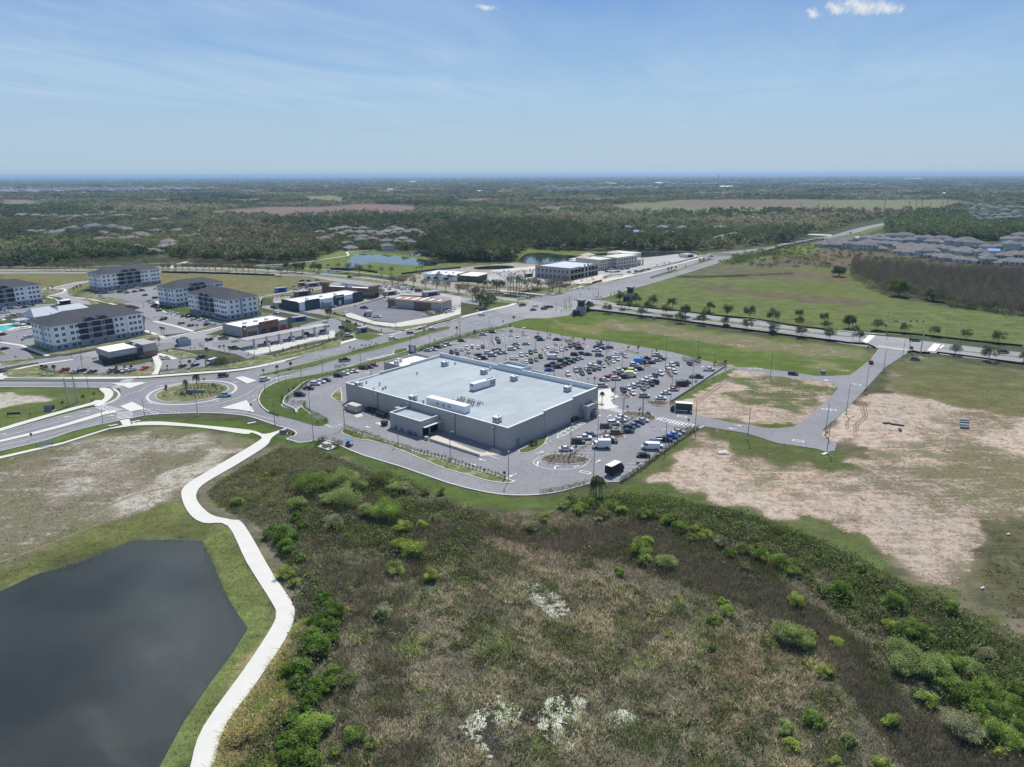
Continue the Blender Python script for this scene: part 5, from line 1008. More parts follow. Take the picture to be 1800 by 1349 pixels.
# ============================================================ VEHICLES
def carmesh(kind):
 # stations: x, half width, z low, z shoulder, then greenhouse
 if kind == 'sedan': Ln, Wd, bl, H = 4.7, .92, .92, 1.45; st = [(-2.35, .80, .45, .70), (-2.25, .88, .30, .90), (-1.4, .92, .25, .98), (0, .93, .25, .95), (1.2, .92, .25, .93), (2.1, .86, .28, .78), (2.35, .76, .42, .62)]; gh = [(-1.75, .96), (-.95, 1.43), (.25, 1.46), (1.2, .95)]
 elif kind == 'suv': Ln, Wd, bl, H = 4.8, .97, 1.1, 1.75; st = [(-2.4, .84, .5, .95), (-2.35, .94, .35, 1.10), (-1.4, .97, .3, 1.12), (0, .97, .3, 1.10), (1.2, .96, .3, 1.08), (2.15, .92, .32, .98), (2.4, .82, .5, .75)]; gh = [(-2.28, 1.12), (-1.9, 1.70), (.35, 1.74), (1.25, 1.10)]
 elif kind == 'pickup': Ln, Wd, bl, H = 5.7, 1.0, 1.1, 1.85; st = [(-2.85, .95, .5, 1.08), (-2.8, .99, .4, 1.15), (-.8, 1.0, .38, 1.15), (-.7, 1.0, .38, 1.16), (1.5, 1.0, .38, 1.14), (2.6, .96, .4, 1.05), (2.85, .86, .5, .8)]; gh = [(-.85, 1.16), (-.65, 1.80), (.75, 1.84), (1.5, 1.15)]
 else: Ln, Wd, bl, H = 5.9, 1.03, 1.3, 2.5; st = [(-2.95, .98, .45, 2.38), (-2.9, 1.02, .35, 2.45), (-1, 1.03, .35, 2.5), (1.3, 1.03, .35, 2.48), (1.75, 1.02, .35, 2.3), (2.3, .98, .38, 1.35), (2.95, .85, .5, .85)]; gh = None
 b = MB(); rings = []
 for x, w, z0, z1 in st:
  zm = (z0 + z1) * .5
  rings.append([(x, -w * .93, z0), (x, -w, zm), (x, -w * .95, z1 - .04), (x, -w * .82, z1), (x, w * .82, z1), (x, w * .95, z1 - .04), (x, w, zm), (x, w * .93, z0)])
 for a_, c_ in zip(rings, rings[1:]):
  for i in range(8):
   j = (i + 1) % 8
   if kind == 'pickup' and i == 3 and a_[0][0] >= -2.81 and c_[0][0] <= -.79: continue
   b.face([a_[i], c_[i], c_[j], a_[j]][::-1])
 b.face(rings[0]); b.face(rings[-1][::-1])
 if kind == 'pickup': b.box(-2.75, -.85, -.80, .80, .55, .62);
 gl = MB()
 if gh:
  wb, wt = st[3][1] * .90, st[3][1] * .70
  (x0, z0), (x1, z1), (x2, z2), (x3, z3) = gh
  P = [(x0, -wb, z0), (x3, -wb, z3), (x3, wb, z3), (x0, wb, z0)]; T = [(x1, -wt, z1), (x2, -wt, z2), (x2, wt, z2), (x1, wt, z1)]
  for i in range(4): j = (i + 1) % 4; gl.face([P[i], P[j], T[j], T[i]])
  r_ = .05
  b.face([(x1 - r_, -wt - r_, z1 - .03), (x2 + r_, -wt - r_, z2 - .03), (x2, -wt + .06, z2 + .03), (x1, -wt + .06, z1 + .03)]); b.face([(x1 - r_, wt + r_, z1 - .03), (x1, wt - .06, z1 + .03), (x2, wt - .06, z2 + .03), (x2 + r_, wt + r_, z2 - .03)])
  b.face([(x1, -wt + .06, z1 + .03), (x2, -wt + .06, z2 + .03), (x2, wt - .06, z2 + .03), (x1, wt - .06, z1 + .03)])
  b.face([(x2 + r_, -wt - r_, z2 - .03), (x2 + r_, wt + r_, z2 - .03), (x2, wt - .06, z2 + .03), (x2, -wt + .06, z2 + .03)]); b.face([(x1 - r_, wt + r_, z1 - .03), (x1 - r_, -wt - r_, z1 - .03), (x1, -wt + .06, z1 + .03), (x1, wt - .06, z1 + .03)])
  # pillars
  for s in (-1, 1):
   for xa, za, xb, zb in ((x0, z0, x1, z1), ((x1 + x2) / 2, (z0 + z3) / 2, (x1 + x2) / 2 + .001, z2), (x3, z3, x2, z2)):
    b.tube([(xa, s * (wb + .005), za), (xb, s * (wt + .005), zb)], .05, 4)
 else:
  for s in (-1, 1):
   gl.face([(1.0, s * 1.045, 1.45), (2.0, s * 1.03, 1.45), (1.72, s * 1.04, 2.1), (1.0, s * 1.045, 2.1)][::s])
  gl.face([(1.80, -.9, 2.24), (1.80, .9, 2.24), (2.33, .9, 1.38), (2.33, -.9, 1.38)][::-1])
 me_b = b.mesh('body', M['paintcar']); me_g = gl.mesh('windows', M['glass'])
 wx = {'sedan': 1.42, 'suv': 1.45, 'pickup': 1.85, 'van': 1.9}[kind]; wr = .34 if kind == 'sedan' else .40
 wh = MB(); n = 12
 for y0, y1 in ((-.12, .12),): wh.tube([(0, y0, 0), (0, y1, 0)], wr, n, 0); wh.tube([(0, y0 - .01, 0), (0, y1 + .01, 0)], wr * .6, n, 1)
 me_w = wh.mesh('wheel', [M['tyre'], M['metal']])
 hl = MB(); fx = st[-1][0]; hl.box(fx - .25, fx + .012, -.13, .13, 0, .14); me_h = hl.mesh('headlight', M['lampglass'])
 tl = MB(); tl.box(st[0][0] - .012, st[0][0] + .12, -.12, .12, 0, .2); me_t = tl.mesh('tail_light', M['tail'])
 pz = st[-1][3]
 return dict(body=me_b, windows=me_g, wheel=me_w, headlight=me_h, tail_light=me_t, wx=wx, wr=wr, wy=st[3][1] - .13, hz=st[-2][2] + .28, tz=st[1][3] - .35, hy=st[-1][1] - .14, ty=st[0][1] - .06, top=max(st[3][3], gh[2][1] if gh else 2.5))
CM = {k: carmesh(k) for k in ('sedan', 'suv', 'pickup', 'van')}
# one single-mesh version of each, for cars too small in the picture to show their parts
CJ = {}
def joined(kind):
 if kind in CJ: return CJ[kind]
 c = CM[kind]; bm = bmesh.new(); mats = [M['paintcar'], M['glass'], M['tyre'], M['metal']]
 def add(me_, mtx, mo):
  n0 = len(bm.faces); bm.from_mesh(me_); bm.faces.ensure_lookup_table(); vs = set()
  for f in bm.faces[n0:]: f.material_index += mo; vs.update(f.verts)
  for v_ in vs: v_.co = mtx @ v_.co
 add(c['body'], Matrix(), 0); add(c['windows'], Matrix(), 1)
 for sx in (-1, 1):
  for sy in (-1, 1): add(c['wheel'], Matrix.Translation((sx * c['wx'], sy * c['wy'], c['wr'])), 2)
 me_ = bpy.data.meshes.new('parked_' + kind); bm.to_mesh(me_); bm.free()
 for m in mats: me_.materials.append(m)
 CJ[kind] = me_; return me_
COL = dict(white=(.78, .78, .77), silver=(.46, .47, .48), gray=(.17, .18, .19), black=(.012, .012, .014), dark=(.03, .033, .04), navy=(.02, .035, .09), blue=(.01, .07, .45), red=(.42, .02, .02), darkred=(.14, .015, .02), brown=(.12, .09, .07), green=(.03, .07, .05), bluegray=(.14, .20, .28), orange=(.6, .06, .02), lightblue=(.35, .5, .62))
CNAME = dict(white='white', silver='silver', gray='grey', black='black', dark='dark grey', navy='navy blue', blue='bright blue', red='red', darkred='dark red', brown='dark brown', green='dark green', bluegray='blue-grey', orange='orange-red', lightblue='light blue')
NCAR = [0]
def car(kind, colr, p, hd, label, grp, detail=1, z=None):
 k_ = {'sedan': 'sedan', 'suv': 'suv', 'pickup': 'pickup_truck', 'van': 'van'}[kind]; nm = 'parked_' + k_ if 'driving' not in label else k_
 c = CM[kind]; z = ZC if z is None else z
 s = random.uniform(.96, 1.04)
 if detail == 0:
  o = bpy.data.objects.new(nm, joined(kind)); link(o); o.location = (*p, z); o.rotation_euler.z = R_(hd); o.color = (*COL[colr], 1)
  tag(o, label, 'van' if kind == 'van' else ('pickup truck' if kind == 'pickup' else 'car'), grp); return o
 e = empty(nm, (*p, z), R_(hd)); e.scale = (s, 1, s); tag(e, label, 'van' if kind == 'van' else ('pickup truck' if kind == 'pickup' else 'car'), grp)
 def ch(n, me_, loc=(0, 0, 0)):
  o = bpy.data.objects.new(n, me_); link(o); o.parent = e; o.location = loc; o.color = (*COL[colr], 1); return o
 ch('body', c['body']); ch('windows', c['windows'])
 for sx in (-1, 1):
  for sy in (-1, 1): ch('wheel', c['wheel'], (sx * c['wx'], sy * c['wy'], c['wr']))
 if detail == 2:
  for sy in (-1, 1): ch('headlight', c['headlight'], (0, sy * c['hy'], c['hz'])); ch('tail_light', c['tail_light'], (0, sy * c['ty'], c['tz']))
 return e
def cars(where, grp, k_, s, hd, detail=1, jit=4, z=None):
 items = []
 for tk in s.split(';'):
  tk = tk.split()
  if not tk: continue
  x, y = map(float, tk[0].split(',')); kk = k_
  colr = tk[1]; kind = tk[2] if len(tk) > 2 else 'sedan'; h_ = float(tk[3]) if len(tk) > 3 else hd
  items.append((x, y, colr, kind, h_))
 items.sort()
 seen = {}
 for it in items: seen[(it[2], it[3])] = seen.get((it[2], it[3]), 0) + 1
 cnt = {}
 for x, y, colr, kind, h_ in items:
  key = (colr, kind); cnt[key] = cnt.get(key, 0) + 1
  kn = {'sedan': 'sedan', 'suv': 'SUV', 'pickup': 'pickup truck', 'van': 'van'}[kind]
  lab = f'{CNAME[colr]} {kn} {where}' if seen[key] == 1 else f'{ordl(cnt[key] - 1)} {CNAME[colr]} {kn} from left {where}'
  y += 5 if detail else 2      # listed points are the middle of the body: the wheels stand a little lower
  car(kind, colr, g(k_, x, y), h_ + random.uniform(-jit, jit) + (180 if random.random() < .3 and abs(hd) > 50 else 0), lab, grp, detail, z)
F_, S_ = -83, -4
G1 = 'cars parked in the store car park'
cars('in the row along the boulevard hedge', G1, 'M', '85,398 silver;150,390 silver;205,360 darkred suv;260,345 white;322,328 silver suv;497,280 black;757,205 silver;873,174 darkred', S_)
cars('in the second row from the hedge', G1, 'M', '370,428 black suv;425,408 gray;443,447 dark suv;497,388 white;560,372 white suv;580,414 silver;622,355 white suv;697,365 white;753,354 black;925,258 gray suv;945,295 black suv', F_)
cars('in the sideways row just behind the store', G1, 'M', '715,466 green suv;765,495 black suv;675,503 white;820,430 white suv;868,462 silver suv;900,402 gray;945,394 dark;935,434 silver suv;1005,428 silver;1105,385 white suv;1165,365 silver;1155,322 silver;1280,320 silver;1425,237 navy;1455,268 black suv;1655,266 black', S_)
cars('in the row with the grass divider', G1, 'M', '1105,494 white;1162,495 white;1222,458 white suv;1283,450 silver;1335,428 dark suv;1395,408 gray;1220,578 black;1272,545 white;1338,535 dark suv;1402,512 gray;1455,478 dark suv;1535,358 white;1640,317 white;1172,226 white;1590,428 brown;1645,410 silver', F_)
cars('at the top end of the grass-divider row', G1, 'N', '147,250 white;190,239 gray;230,217 black suv;273,210 black suv;312,193 red', F_)
cars('in the dense mostly dark row', G1, 'N', '25,407 black;115,420 black suv;70,387 black;150,402 darkred;190,387 black suv;150,359 black suv;205,342 dark;240,370 black suv;275,347 gray;320,335 silver;275,299 black suv;340,287 navy;400,297 dark;485,260 white pickup;510,305 gray suv;520,195 silver;490,224 darkred;540,238 dark;320,240 dark suv;65,332 white van;30,447 blue;605,232 dark', S_)
cars('in the double row facing the porch', G1, 'N', '210,489 white suv;285,454 silver suv;327,447 dark;345,482 dark;385,437 white;412,467 dark suv;420,407 white suv;462,392 white;458,442 dark;505,432 gray;510,374 bluegray suv;548,407 silver;605,332 gray;642,317 white;640,364 white;685,295 white;683,344 white suv;728,282 white;758,314 silver', F_)
cars('in the row around the fresh tarmac', G1, 'N', '845,398 white suv;890,439 black suv;955,340 black pickup;1060,307 silver pickup;1005,377 black;1065,354 silver;1105,342 dark;690,457 white pickup;765,442 dark;825,454 white suv;745,517 black suv;640,507 red;690,487 darkred;590,518 red;560,543 white;668,534 white suv;540,600 silver suv', S_)
cars('in the double row right of the store', G1, 'N', '740,647 dark suv;790,622 white;830,670 white;835,602 white suv;875,590 gray;918,562 white suv;928,624 gray;965,547 white suv;965,600 gray;998,525 white;1008,585 dark suv;1050,564 black suv;1043,499 gray suv;1098,485 white suv;1165,424 white;1208,400 white suv;1228,467 white suv;1255,390 dark', F_)
cars('in the outer row by the east wall', G1, 'N', '1560,445 white pickup;1450,514 black pickup;1340,565 gray suv;1305,590 black van;1220,637 silver;1225,620 red;1148,670 white;1100,719 white;942,699 silver suv', S_)
cars('parked alone by the shrub island at the top right', G1, 'N', '1375,387 brown suv', F_)
cars('in the inner row of the near park', G1, 'O', '960,227 white;948,254 white;890,282 white suv;825,310 brown suv;690,382 bluegray;635,410 white pickup;582,445 dark suv;475,510 white', S_, 2)
cars('at the middle divider of the near park', G1, 'O', '1150,257 white;1110,277 dark;1075,299 bluegray;1030,320 navy suv;1018,352 navy;920,367 brown suv;840,412 white;870,440 dark suv', S_, 2)
cars('by the dark hedge of the near car park', G1, 'O', '1155,565 black;1215,498 white van 176;1270,482 white;1250,450 blue;1338,428 black pickup;1395,402 blue;1430,380 lightblue;1465,358 silver', S_, 2)
cars('in the bays on the left of the store', G1, 'J', '525,577 black suv;618,507 black;688,460 white suv;740,439 white;800,422 dark;930,374 black suv;990,354 white;1035,334 white;1095,327 white;1195,292 black suv;1255,283 dark;1305,262 red', S_, 2)
for k_, x, y, c_, kd, hd, lab in [('O', 550, 245, 'black', 'suv', 50, 'black SUV in the shade beside the pickup canopy'), ('J', 995, 207, 'black', 'pickup', 20, 'black pickup truck driving on the boulevard beside the store'), ('J', 155, 414, 'white', 'suv', 28, 'white SUV driving on the boulevard just past the roundabout'), ('I', 1205, 334, 'black', 'suv', 10, 'black SUV driving round the top of the roundabout'), ('I', 1215, 522, 'lightblue', 'pickup', 18, 'pale blue pickup truck driving round the roundabout'),
 ('P', 1322, 173, 'navy', 'suv', -22, 'dark blue SUV driving on the top road of the plot'), ('Y', 587, 174, 'red', 'suv', 70, 'red SUV driving down the side road'), ('Y', 937, 146, 'dark', 'sedan', -35, 'dark car parked on the grass by the right junction'), ('H', 8, 187, 'dark', 'suv', 5, 'dark SUV driving on the street at the left edge'), ('C', 1135, 899, 'white', 'suv', 25, 'white SUV driving in the boulevard below the crosswalk'), ('C', 1300, 842, 'dark', 'sedan', 27, 'dark sedan driving in the boulevard right of the crosswalk'), ('C', 1510, 807, 'white', 'suv', 24, 'white SUV driving at the left tip of the turning median'), ('D', 630, 835, 'white', 'suv', 24, 'white SUV driving on the boulevard below the grass triangle'),
 ('D', 1015, 742, 'black', 'pickup', 30, 'black pickup truck driving at the stop line of the crossroads'), ('D', 1005, 682, 'white', 'pickup', 5, 'white pickup truck driving out of the northern road'), ('D', 1140, 750, 'white', 'sedan', 15, 'white sedan waiting at the crossroads'), ('D', 1118, 785, 'dark', 'sedan', 20, 'dark sedan waiting at the crossroads, nearest lane'), ('D', 1240, 755, 'dark', 'sedan', 15, 'dark car driving left in the middle of the crossroads'), ('D', 1280, 757, 'black', 'suv', 15, 'black SUV driving right in the middle of the crossroads'), ('D', 1222, 775, 'dark', 'suv', 20, 'dark SUV driving in the near lane of the crossroads'),
 ('E', 1065, 684, 'black', 'sedan', -12, 'black sedan driving on the side boulevard beside the curved lamp'), ('E', 1325, 710, 'silver', 'pickup', -12, 'silver pickup truck driving on the side boulevard'), ('E', 1605, 776, 'black', 'suv', -12, 'black SUV driving half hidden by a road tree'), ('G', 730, 672, 'navy', 'sedan', -8, 'navy blue car driving past the right junction'), ('G', 1590, 790, 'black', 'pickup', -8, 'black pickup truck driving near the right edge'), ('F', 950, 622, 'darkred', 'sedan', -8, 'dark red car driving under a road tree'), ('E', 1460, 113, 'dark', 'sedan', 20, 'dark car driving by the far roundabout'), ('d', 580, 436, 'dark', 'suv', 40, 'dark vehicle driving far up the long road'), ('d', 335, 478, 'white', 'van', 40, 'white van driving far up the long road'), ('C', 730, 312, 'dark', 'suv', -20, 'dark SUV driving on the northern road'), ('C', 1035, 302, 'white', 'sedan', -20, 'white car driving on the far lane of the northern road'),
 ('B', 1140, 600, 'dark', 'suv', -20, 'dark SUV driving in the street behind the filling station, farther one'), ('B', 1160, 650, 'white', 'sedan', -20, 'white sedan driving in the street behind the filling station'), ('B', 530, 908, 'black', 'suv', 60, 'black SUV parked left of the filling station shop'), ('B', 665, 897, 'brown', 'pickup', 10, 'dark brown pickup truck parked left of the filling station shop'), ('B', 870, 895, 'darkred', 'suv', 0, 'dark red SUV parked at the corner of the filling station shop'), ('I', 1305, 72, 'black', 'pickup', -15, 'black pickup truck on the filling station lot by three palms'),
 ('B', 1090, 942, 'black', 'suv', -10, 'black SUV at the second pump'), ('B', 1320, 897, 'silver', 'suv', -12, 'silver SUV at the fourth pump'), ('B', 1450, 857, 'dark', 'pickup', -30, 'dark pickup truck at the fifth pump'), ('B', 1620, 832, 'black', 'pickup', -15, 'black pickup truck at the last pump'), ('B', 1640, 777, 'silver', 'sedan', 15, 'silver sedan at the right end of the filling station'), ('C', 660, 795, 'green', 'suv', -10, 'dark green SUV right of the filling station'), ('C', 712, 817, 'dark', 'sedan', -10, 'dark sedan right of the filling station'), ('C', 720, 867, 'white', 'suv', 0, 'white SUV at the tip of the filling station hedge')]:
 car(kd, c_, g(k_, x, y + 6), hd, lab, 'cars on the roads' if 'driving' in lab else None, 2 if k_ in 'JIPYO' else 1)
G2 = 'cars at the coffee shop'
cars('in the bays in front of the coffee shop', G2, 'H', '620,178 red suv;735,192 silver;785,182 dark suv;885,192 dark;1070,186 gray suv;1145,187 dark;1205,182 white;1268,172 white;1388,159 orange', 65, 1)
cars('in the bays right of the coffee shop', G2, 'I', '820,243 dark;935,233 dark;1095,210 white van;985,163 navy pickup', 65, 1)
G3 = 'cars in the apartment car parks'
cars('by the apartments left of the filling station', G3, 'B', '20,512 black suv;90,502 white;40,607 black;55,632 dark;150,652 white;190,659 white;230,667 white;285,687 darkred;335,692 darkred;380,717 silver;450,720 white;500,732 white;95,712 dark suv;265,754 red;355,775 dark;508,767 black suv;560,767 silver', 60, 0, z=.12)
cars('between the apartment blocks', G3, 'A', '945,497 white;1375,487 dark;1500,397 white;1440,557 white;1475,577 dark;1260,597 dark;1550,717 dark;45,997 black;20,657 white;70,650 white;110,612 gray suv;160,607 white;230,602 dark;15,632 dark;300,882 silver;250,890 white;25,862 dark;1230,590 dark;1290,610 dark;1420,540 silver;1460,590 dark', 60, 0, z=.12)
cars('before the farthest apartment block', G3, 'A', '925,468 dark suv;960,470 gray;1005,466 dark;1060,462 silver;1140,458 dark suv;1205,462 gray;1280,452 dark;1350,442 dark suv;1110,450 white;1310,418 white;1480,425 white;1180,440 gray', 50, 0, z=.12)
cars('beside the left apartment block', G3, 'A', '60,612 white;135,607 silver;195,606 white;265,596 white;300,585 dark;40,640 silver;75,690 white;120,680 gray;180,665 white;215,700 silver', 60, 0, z=.12)
G4 = 'vehicles round the shops under construction'
cars('on the retail lot behind the filling station', G4, 'C', '570,592 silver;865,608 black pickup;985,692 white pickup;1160,602 white pickup;1100,540 white;1670,642 white pickup;1275,422 white;1320,432 gray;1240,430 white van;1380,450 darkred van;1400,435 silver', 0, 0, z=.12)
cars('parked on the grass of the builders\' plot', G4, 'C', '280,352 black pickup;340,349 dark;425,345 silver suv;215,432 silver', 0, 0, z=.02)
cars('in front of the beige office building', 'cars at the beige office', 'E', '405,246 white;445,250 dark;480,234 white;520,236 white;550,264 silver;610,240 dark;640,234 silver;665,234 gray;745,257 dark;790,257 dark;680,267 dark;820,246 gray;860,240 dark;470,262 gray;510,266 silver;575,262 dark', 20, 0, z=.12)
# ---- special vehicles
def boxtruck(p, hd, label, L_=7.0, body='black', roof='white', nm='box_truck', H=3.4, W=1.25, cabcol='dark'):
 e = empty(nm, (*p, ZC), R_(hd)); tag(e, label, 'truck')
 MB().box(-L_ / 2, L_ / 2 - 1.9, -W, W, .75, H).build('cargo_box', M[body], e); MB().box(-L_ / 2 + .02, L_ / 2 - 1.92, -W + .02, W - .02, H + .001, H + .06).build('roof', M[roof], e)
 c_ = MB(); x0, x1 = L_ / 2 - 1.75, L_ / 2
 c_.prism([(x0, -W * .9), (x1, -W * .85), (x1, W * .85), (x0, W * .9)], .5, 1.45); c_.box(x0, x1 - .75, -W * .85, W * .85, 1.451, 2.35); cb = c_.build('cab', M[cabcol], e)
 MB().face([(x1 - .30, -W * .78, 1.46), (x1 - .30, W * .78, 1.46), (x1 - .74, W * .76, 2.28), (x1 - .74, -W * .76, 2.28)]).build('windscreen', M['glass'], e)
 for x in (-L_ / 2 + 1.3, L_ / 2 - 1.2):
  for s in (-1, 1): MB().tube([(x, s * (W - .28), .45), (x, s * (W - .02), .45)], .45, 12).build('wheel', M['tyre'], e)
 MB().box(-L_ / 2 + .3, L_ / 2 - 2, -.5, .5, .45, .74).build('chassis', M['pole'], e)
 return e
boxtruck(g('O', 903, 712), 47, 'black box truck with white roof standing across the near car park aisle', 7.4)
boxtruck(g('O', 785, 492), 180, 'white delivery box van in the middle divider of the near car park', 6.2, 'white', 'white', 'box_van', 3.0, 1.1, 'white')
t_ = boxtruck(g('O', 1485, 170), 166, 'dark box truck with white roof driving past the sandy plot', 8.4, 'darkred' if 'darkred' in M else 'navy', 'roofwhite', 'box_truck', 3.6, 1.3, 'navy');
MB().box(-4.3, -4.21, -1.15, 1.15, .9, 3.2).build('rear_door', M['yellow'], t_)
MB().prism([(2.3, -1.2), (2.31, -1.2), (2.31, 1.2), (2.3, 1.2)], 2.2, 2.3)
e = boxtruck(g('C', 900, 682), 185, 'grey square trailer truck on the fresh tarmac lot', 5.5, 'stone', 'roofblue', 'box_truck', 3.4)
tag(e, cat='truck')
# delivery truck with yellow-green top and red pickup, blue crew truck in the lot
e = empty('food_truck', (*g('N', 805, 508), ZC), R_(-4)); tag(e, 'yellow-green topped truck among the sideways row', 'truck')
MB().box(-2.6, 1.6, -1.15, 1.15, .6, 2.3).build('cargo_box', M['white'], e); MB().box(-2.3, 1.3, -1.0, 1.0, 2.301, 2.7).build('roof_cover', M['yellow'], e); MB().box(1.61, 2.9, -1.0, 1.0, .5, 1.9).build('cab', M['white'], e); MB().box(2.2, 2.915, -.9, .9, 1.2, 1.8).build('windscreen', M['glass'], e)
for x in (-1.6, 2.0):
 for s in (-1, 1): MB().tube([(x, s * .9, .4), (x, s * 1.14, .4)], .4, 10).build('wheel', M['tyre'], e)
e = empty('tarp_truck', (*g('N', 900, 380), ZC), R_(-12)); tag(e, 'truck with a bright blue canvas cover beside the black pickup', 'truck')
MB().box(-3.2, 1.2, -1.1, 1.1, .9, 2.6).build('canvas_cover', M['bluetarp'], e); MB().box(1.21, 3.0, -1.05, 1.05, .5, 1.9).build('cab', M['navy'], e); MB().box(2.3, 3.015, -.9, .9, 1.2, 1.8).build('windscreen', M['glass'], e); MB().box(-3.2, 1.2, -1.0, 1.0, .45, .898).build('chassis', M['pole'], e)
for x in (-2.2, 2.1):
 for s in (-1, 1): MB().tube([(x, s * .85, .42), (x, s * 1.1, .42)], .42, 10).build('wheel', M['tyre'], e)
# blue-roofed golf cart on the service drive
e = empty('golf_cart', (*g('J', 1045, 1105), ZC), R_(-37)); tag(e, 'small cart with bright blue canopy on the service drive', 'golf cart')
MB().box(-1.3, 1.3, -.65, .65, .35, .75).build('body', M['pole'], e); MB().box(-1.1, -.5, -.55, .55, .752, 1.05).build('seat', M['dark'], e); MB().box(-.5, -.4, -.55, .55, 1.0, 1.45).build('backrest', M['dark'], e)
MB().box(-1.25, 1.1, -.75, .75, 2.05, 2.15).build('canopy', M['bluecan'] if 'bluecan' in M else M['blue'], e)
for sx in (-1.15, 1.0):
 for sy in (-.62, .62): MB().tube([(sx, sy, .75), (sx, sy, 2.05)], .03, 4).build('canopy_post', M['metal'], e); MB().tube([(sx * .8, sy * 1.02 - .09, .28), (sx * .8, sy * 1.02 + .09, .28)], .28, 10).build('wheel', M['tyre'], e)
# tumbled container / pipe stack on the sand
for i in range(4):
 p0 = Vector(g('Y', 1292, 628 + i * 20)); p1 = Vector(g('Y', 1362, 634 + i * 20)); c_ = (p0 + p1) / 2
 e = MB().box(-(p1 - p0).length / 2, (p1 - p0).length / 2, -.45, .45, 0, .8).build('bundle', M['pole' if i % 2 else 'stone']); e.location = (c_.x, c_.y, .02); e.rotation_euler.z = math.atan2(p1.y - p0.y, p1.x - p0.x); tag(e, f'{ordl(3 - i)} bundle from the near side in the grey stack on the sand', 'bundle', 'bundles stacked on the sand')
for k_, pts, l_ in [('Y', [(690, 655), (720, 650), (760, 660), (800, 665), (850, 672)], 'long black rag of silt fabric lying on the sand'), ('Y', [(815, 695), (822, 715)], 'small black scrap lying on the sand')]:
 m_ = MB(); P = smooth([g(k_, *q) for q in pts], False, 3); m_.rib(P, 1.0, .01, .4); tag(m_.build('silt_fabric', M['black']), l_, 'fabric')
# dark silt fences
for s_, l_ in [("E 290,622 430,640 620,662 850,692 1050,715 1200,735 1400,762 1781,812 F 300,560 700,610 1000,650 1400,700 1680,735", 'long low dark fence along the near side of the right boulevard'), ("G 0,690 30,695 100,702 250,712 330,750", 'low dark fence rounding the left corner of the junction'), ("G 650,790 700,782 760,795 870,800", 'short dark fence at the right corner of the junction'), ("G 935,795 1100,815 1400,855 1799,908 1900,922", 'low dark fence along the near side of the road right of the junction'),
   ("E 560,575 700,590 850,605 1000,622 1300,655 1500,678 1781,705 F 450,465 700,485 900,515 1100,550 1300,580 1500,600", 'long low dark fence behind the far side of the right boulevard'), ("G 285,585 330,575 430,590 700,610 1000,645 1400,690 1780,728", 'low dark fence behind the far side right of the junction'), ("B 90,268 400,272 800,285 1150,298", 'low dark hedge fence along the northern road'), ("c 565,795 632,778", 'short dark fence panel in front of the unfinished building'), ("C 540,240 700,238 850,250 990,272", 'low dark fence between the far pond and the northern road'), ("C 1220,285 1500,250 1781,225", 'thin dark fence on the pond lawn'), ("A 1535,268 1781,275", 'low dark hedge behind the far apartment block')]:
 P = S(s_); hh = 1.5 if s_[0] in 'BCcA' else 1.0; m_ = MB().rib(P, .3, 0, hh); o = m_.build('silt_fence', M['black']); tag(o, l_, 'fence')
# retaining walls and hedge walls round the lot
for s_, l_, m in [("J 480,770 470,735 360,685 350,655 380,600 470,535 545,470 620,425", 'pale retaining wall curving along the left lawn', 'path'), ("N 1185,758 1400,622 1640,462 1705,418", 'low grey wall along the east side of the car park', 'grayc')]:
 P = smooth(S(s_), False, 3); o = MB().rib(P, .35, 0, 1.1).build('retaining_wall', M[m]); tag(o, l_, 'wall')
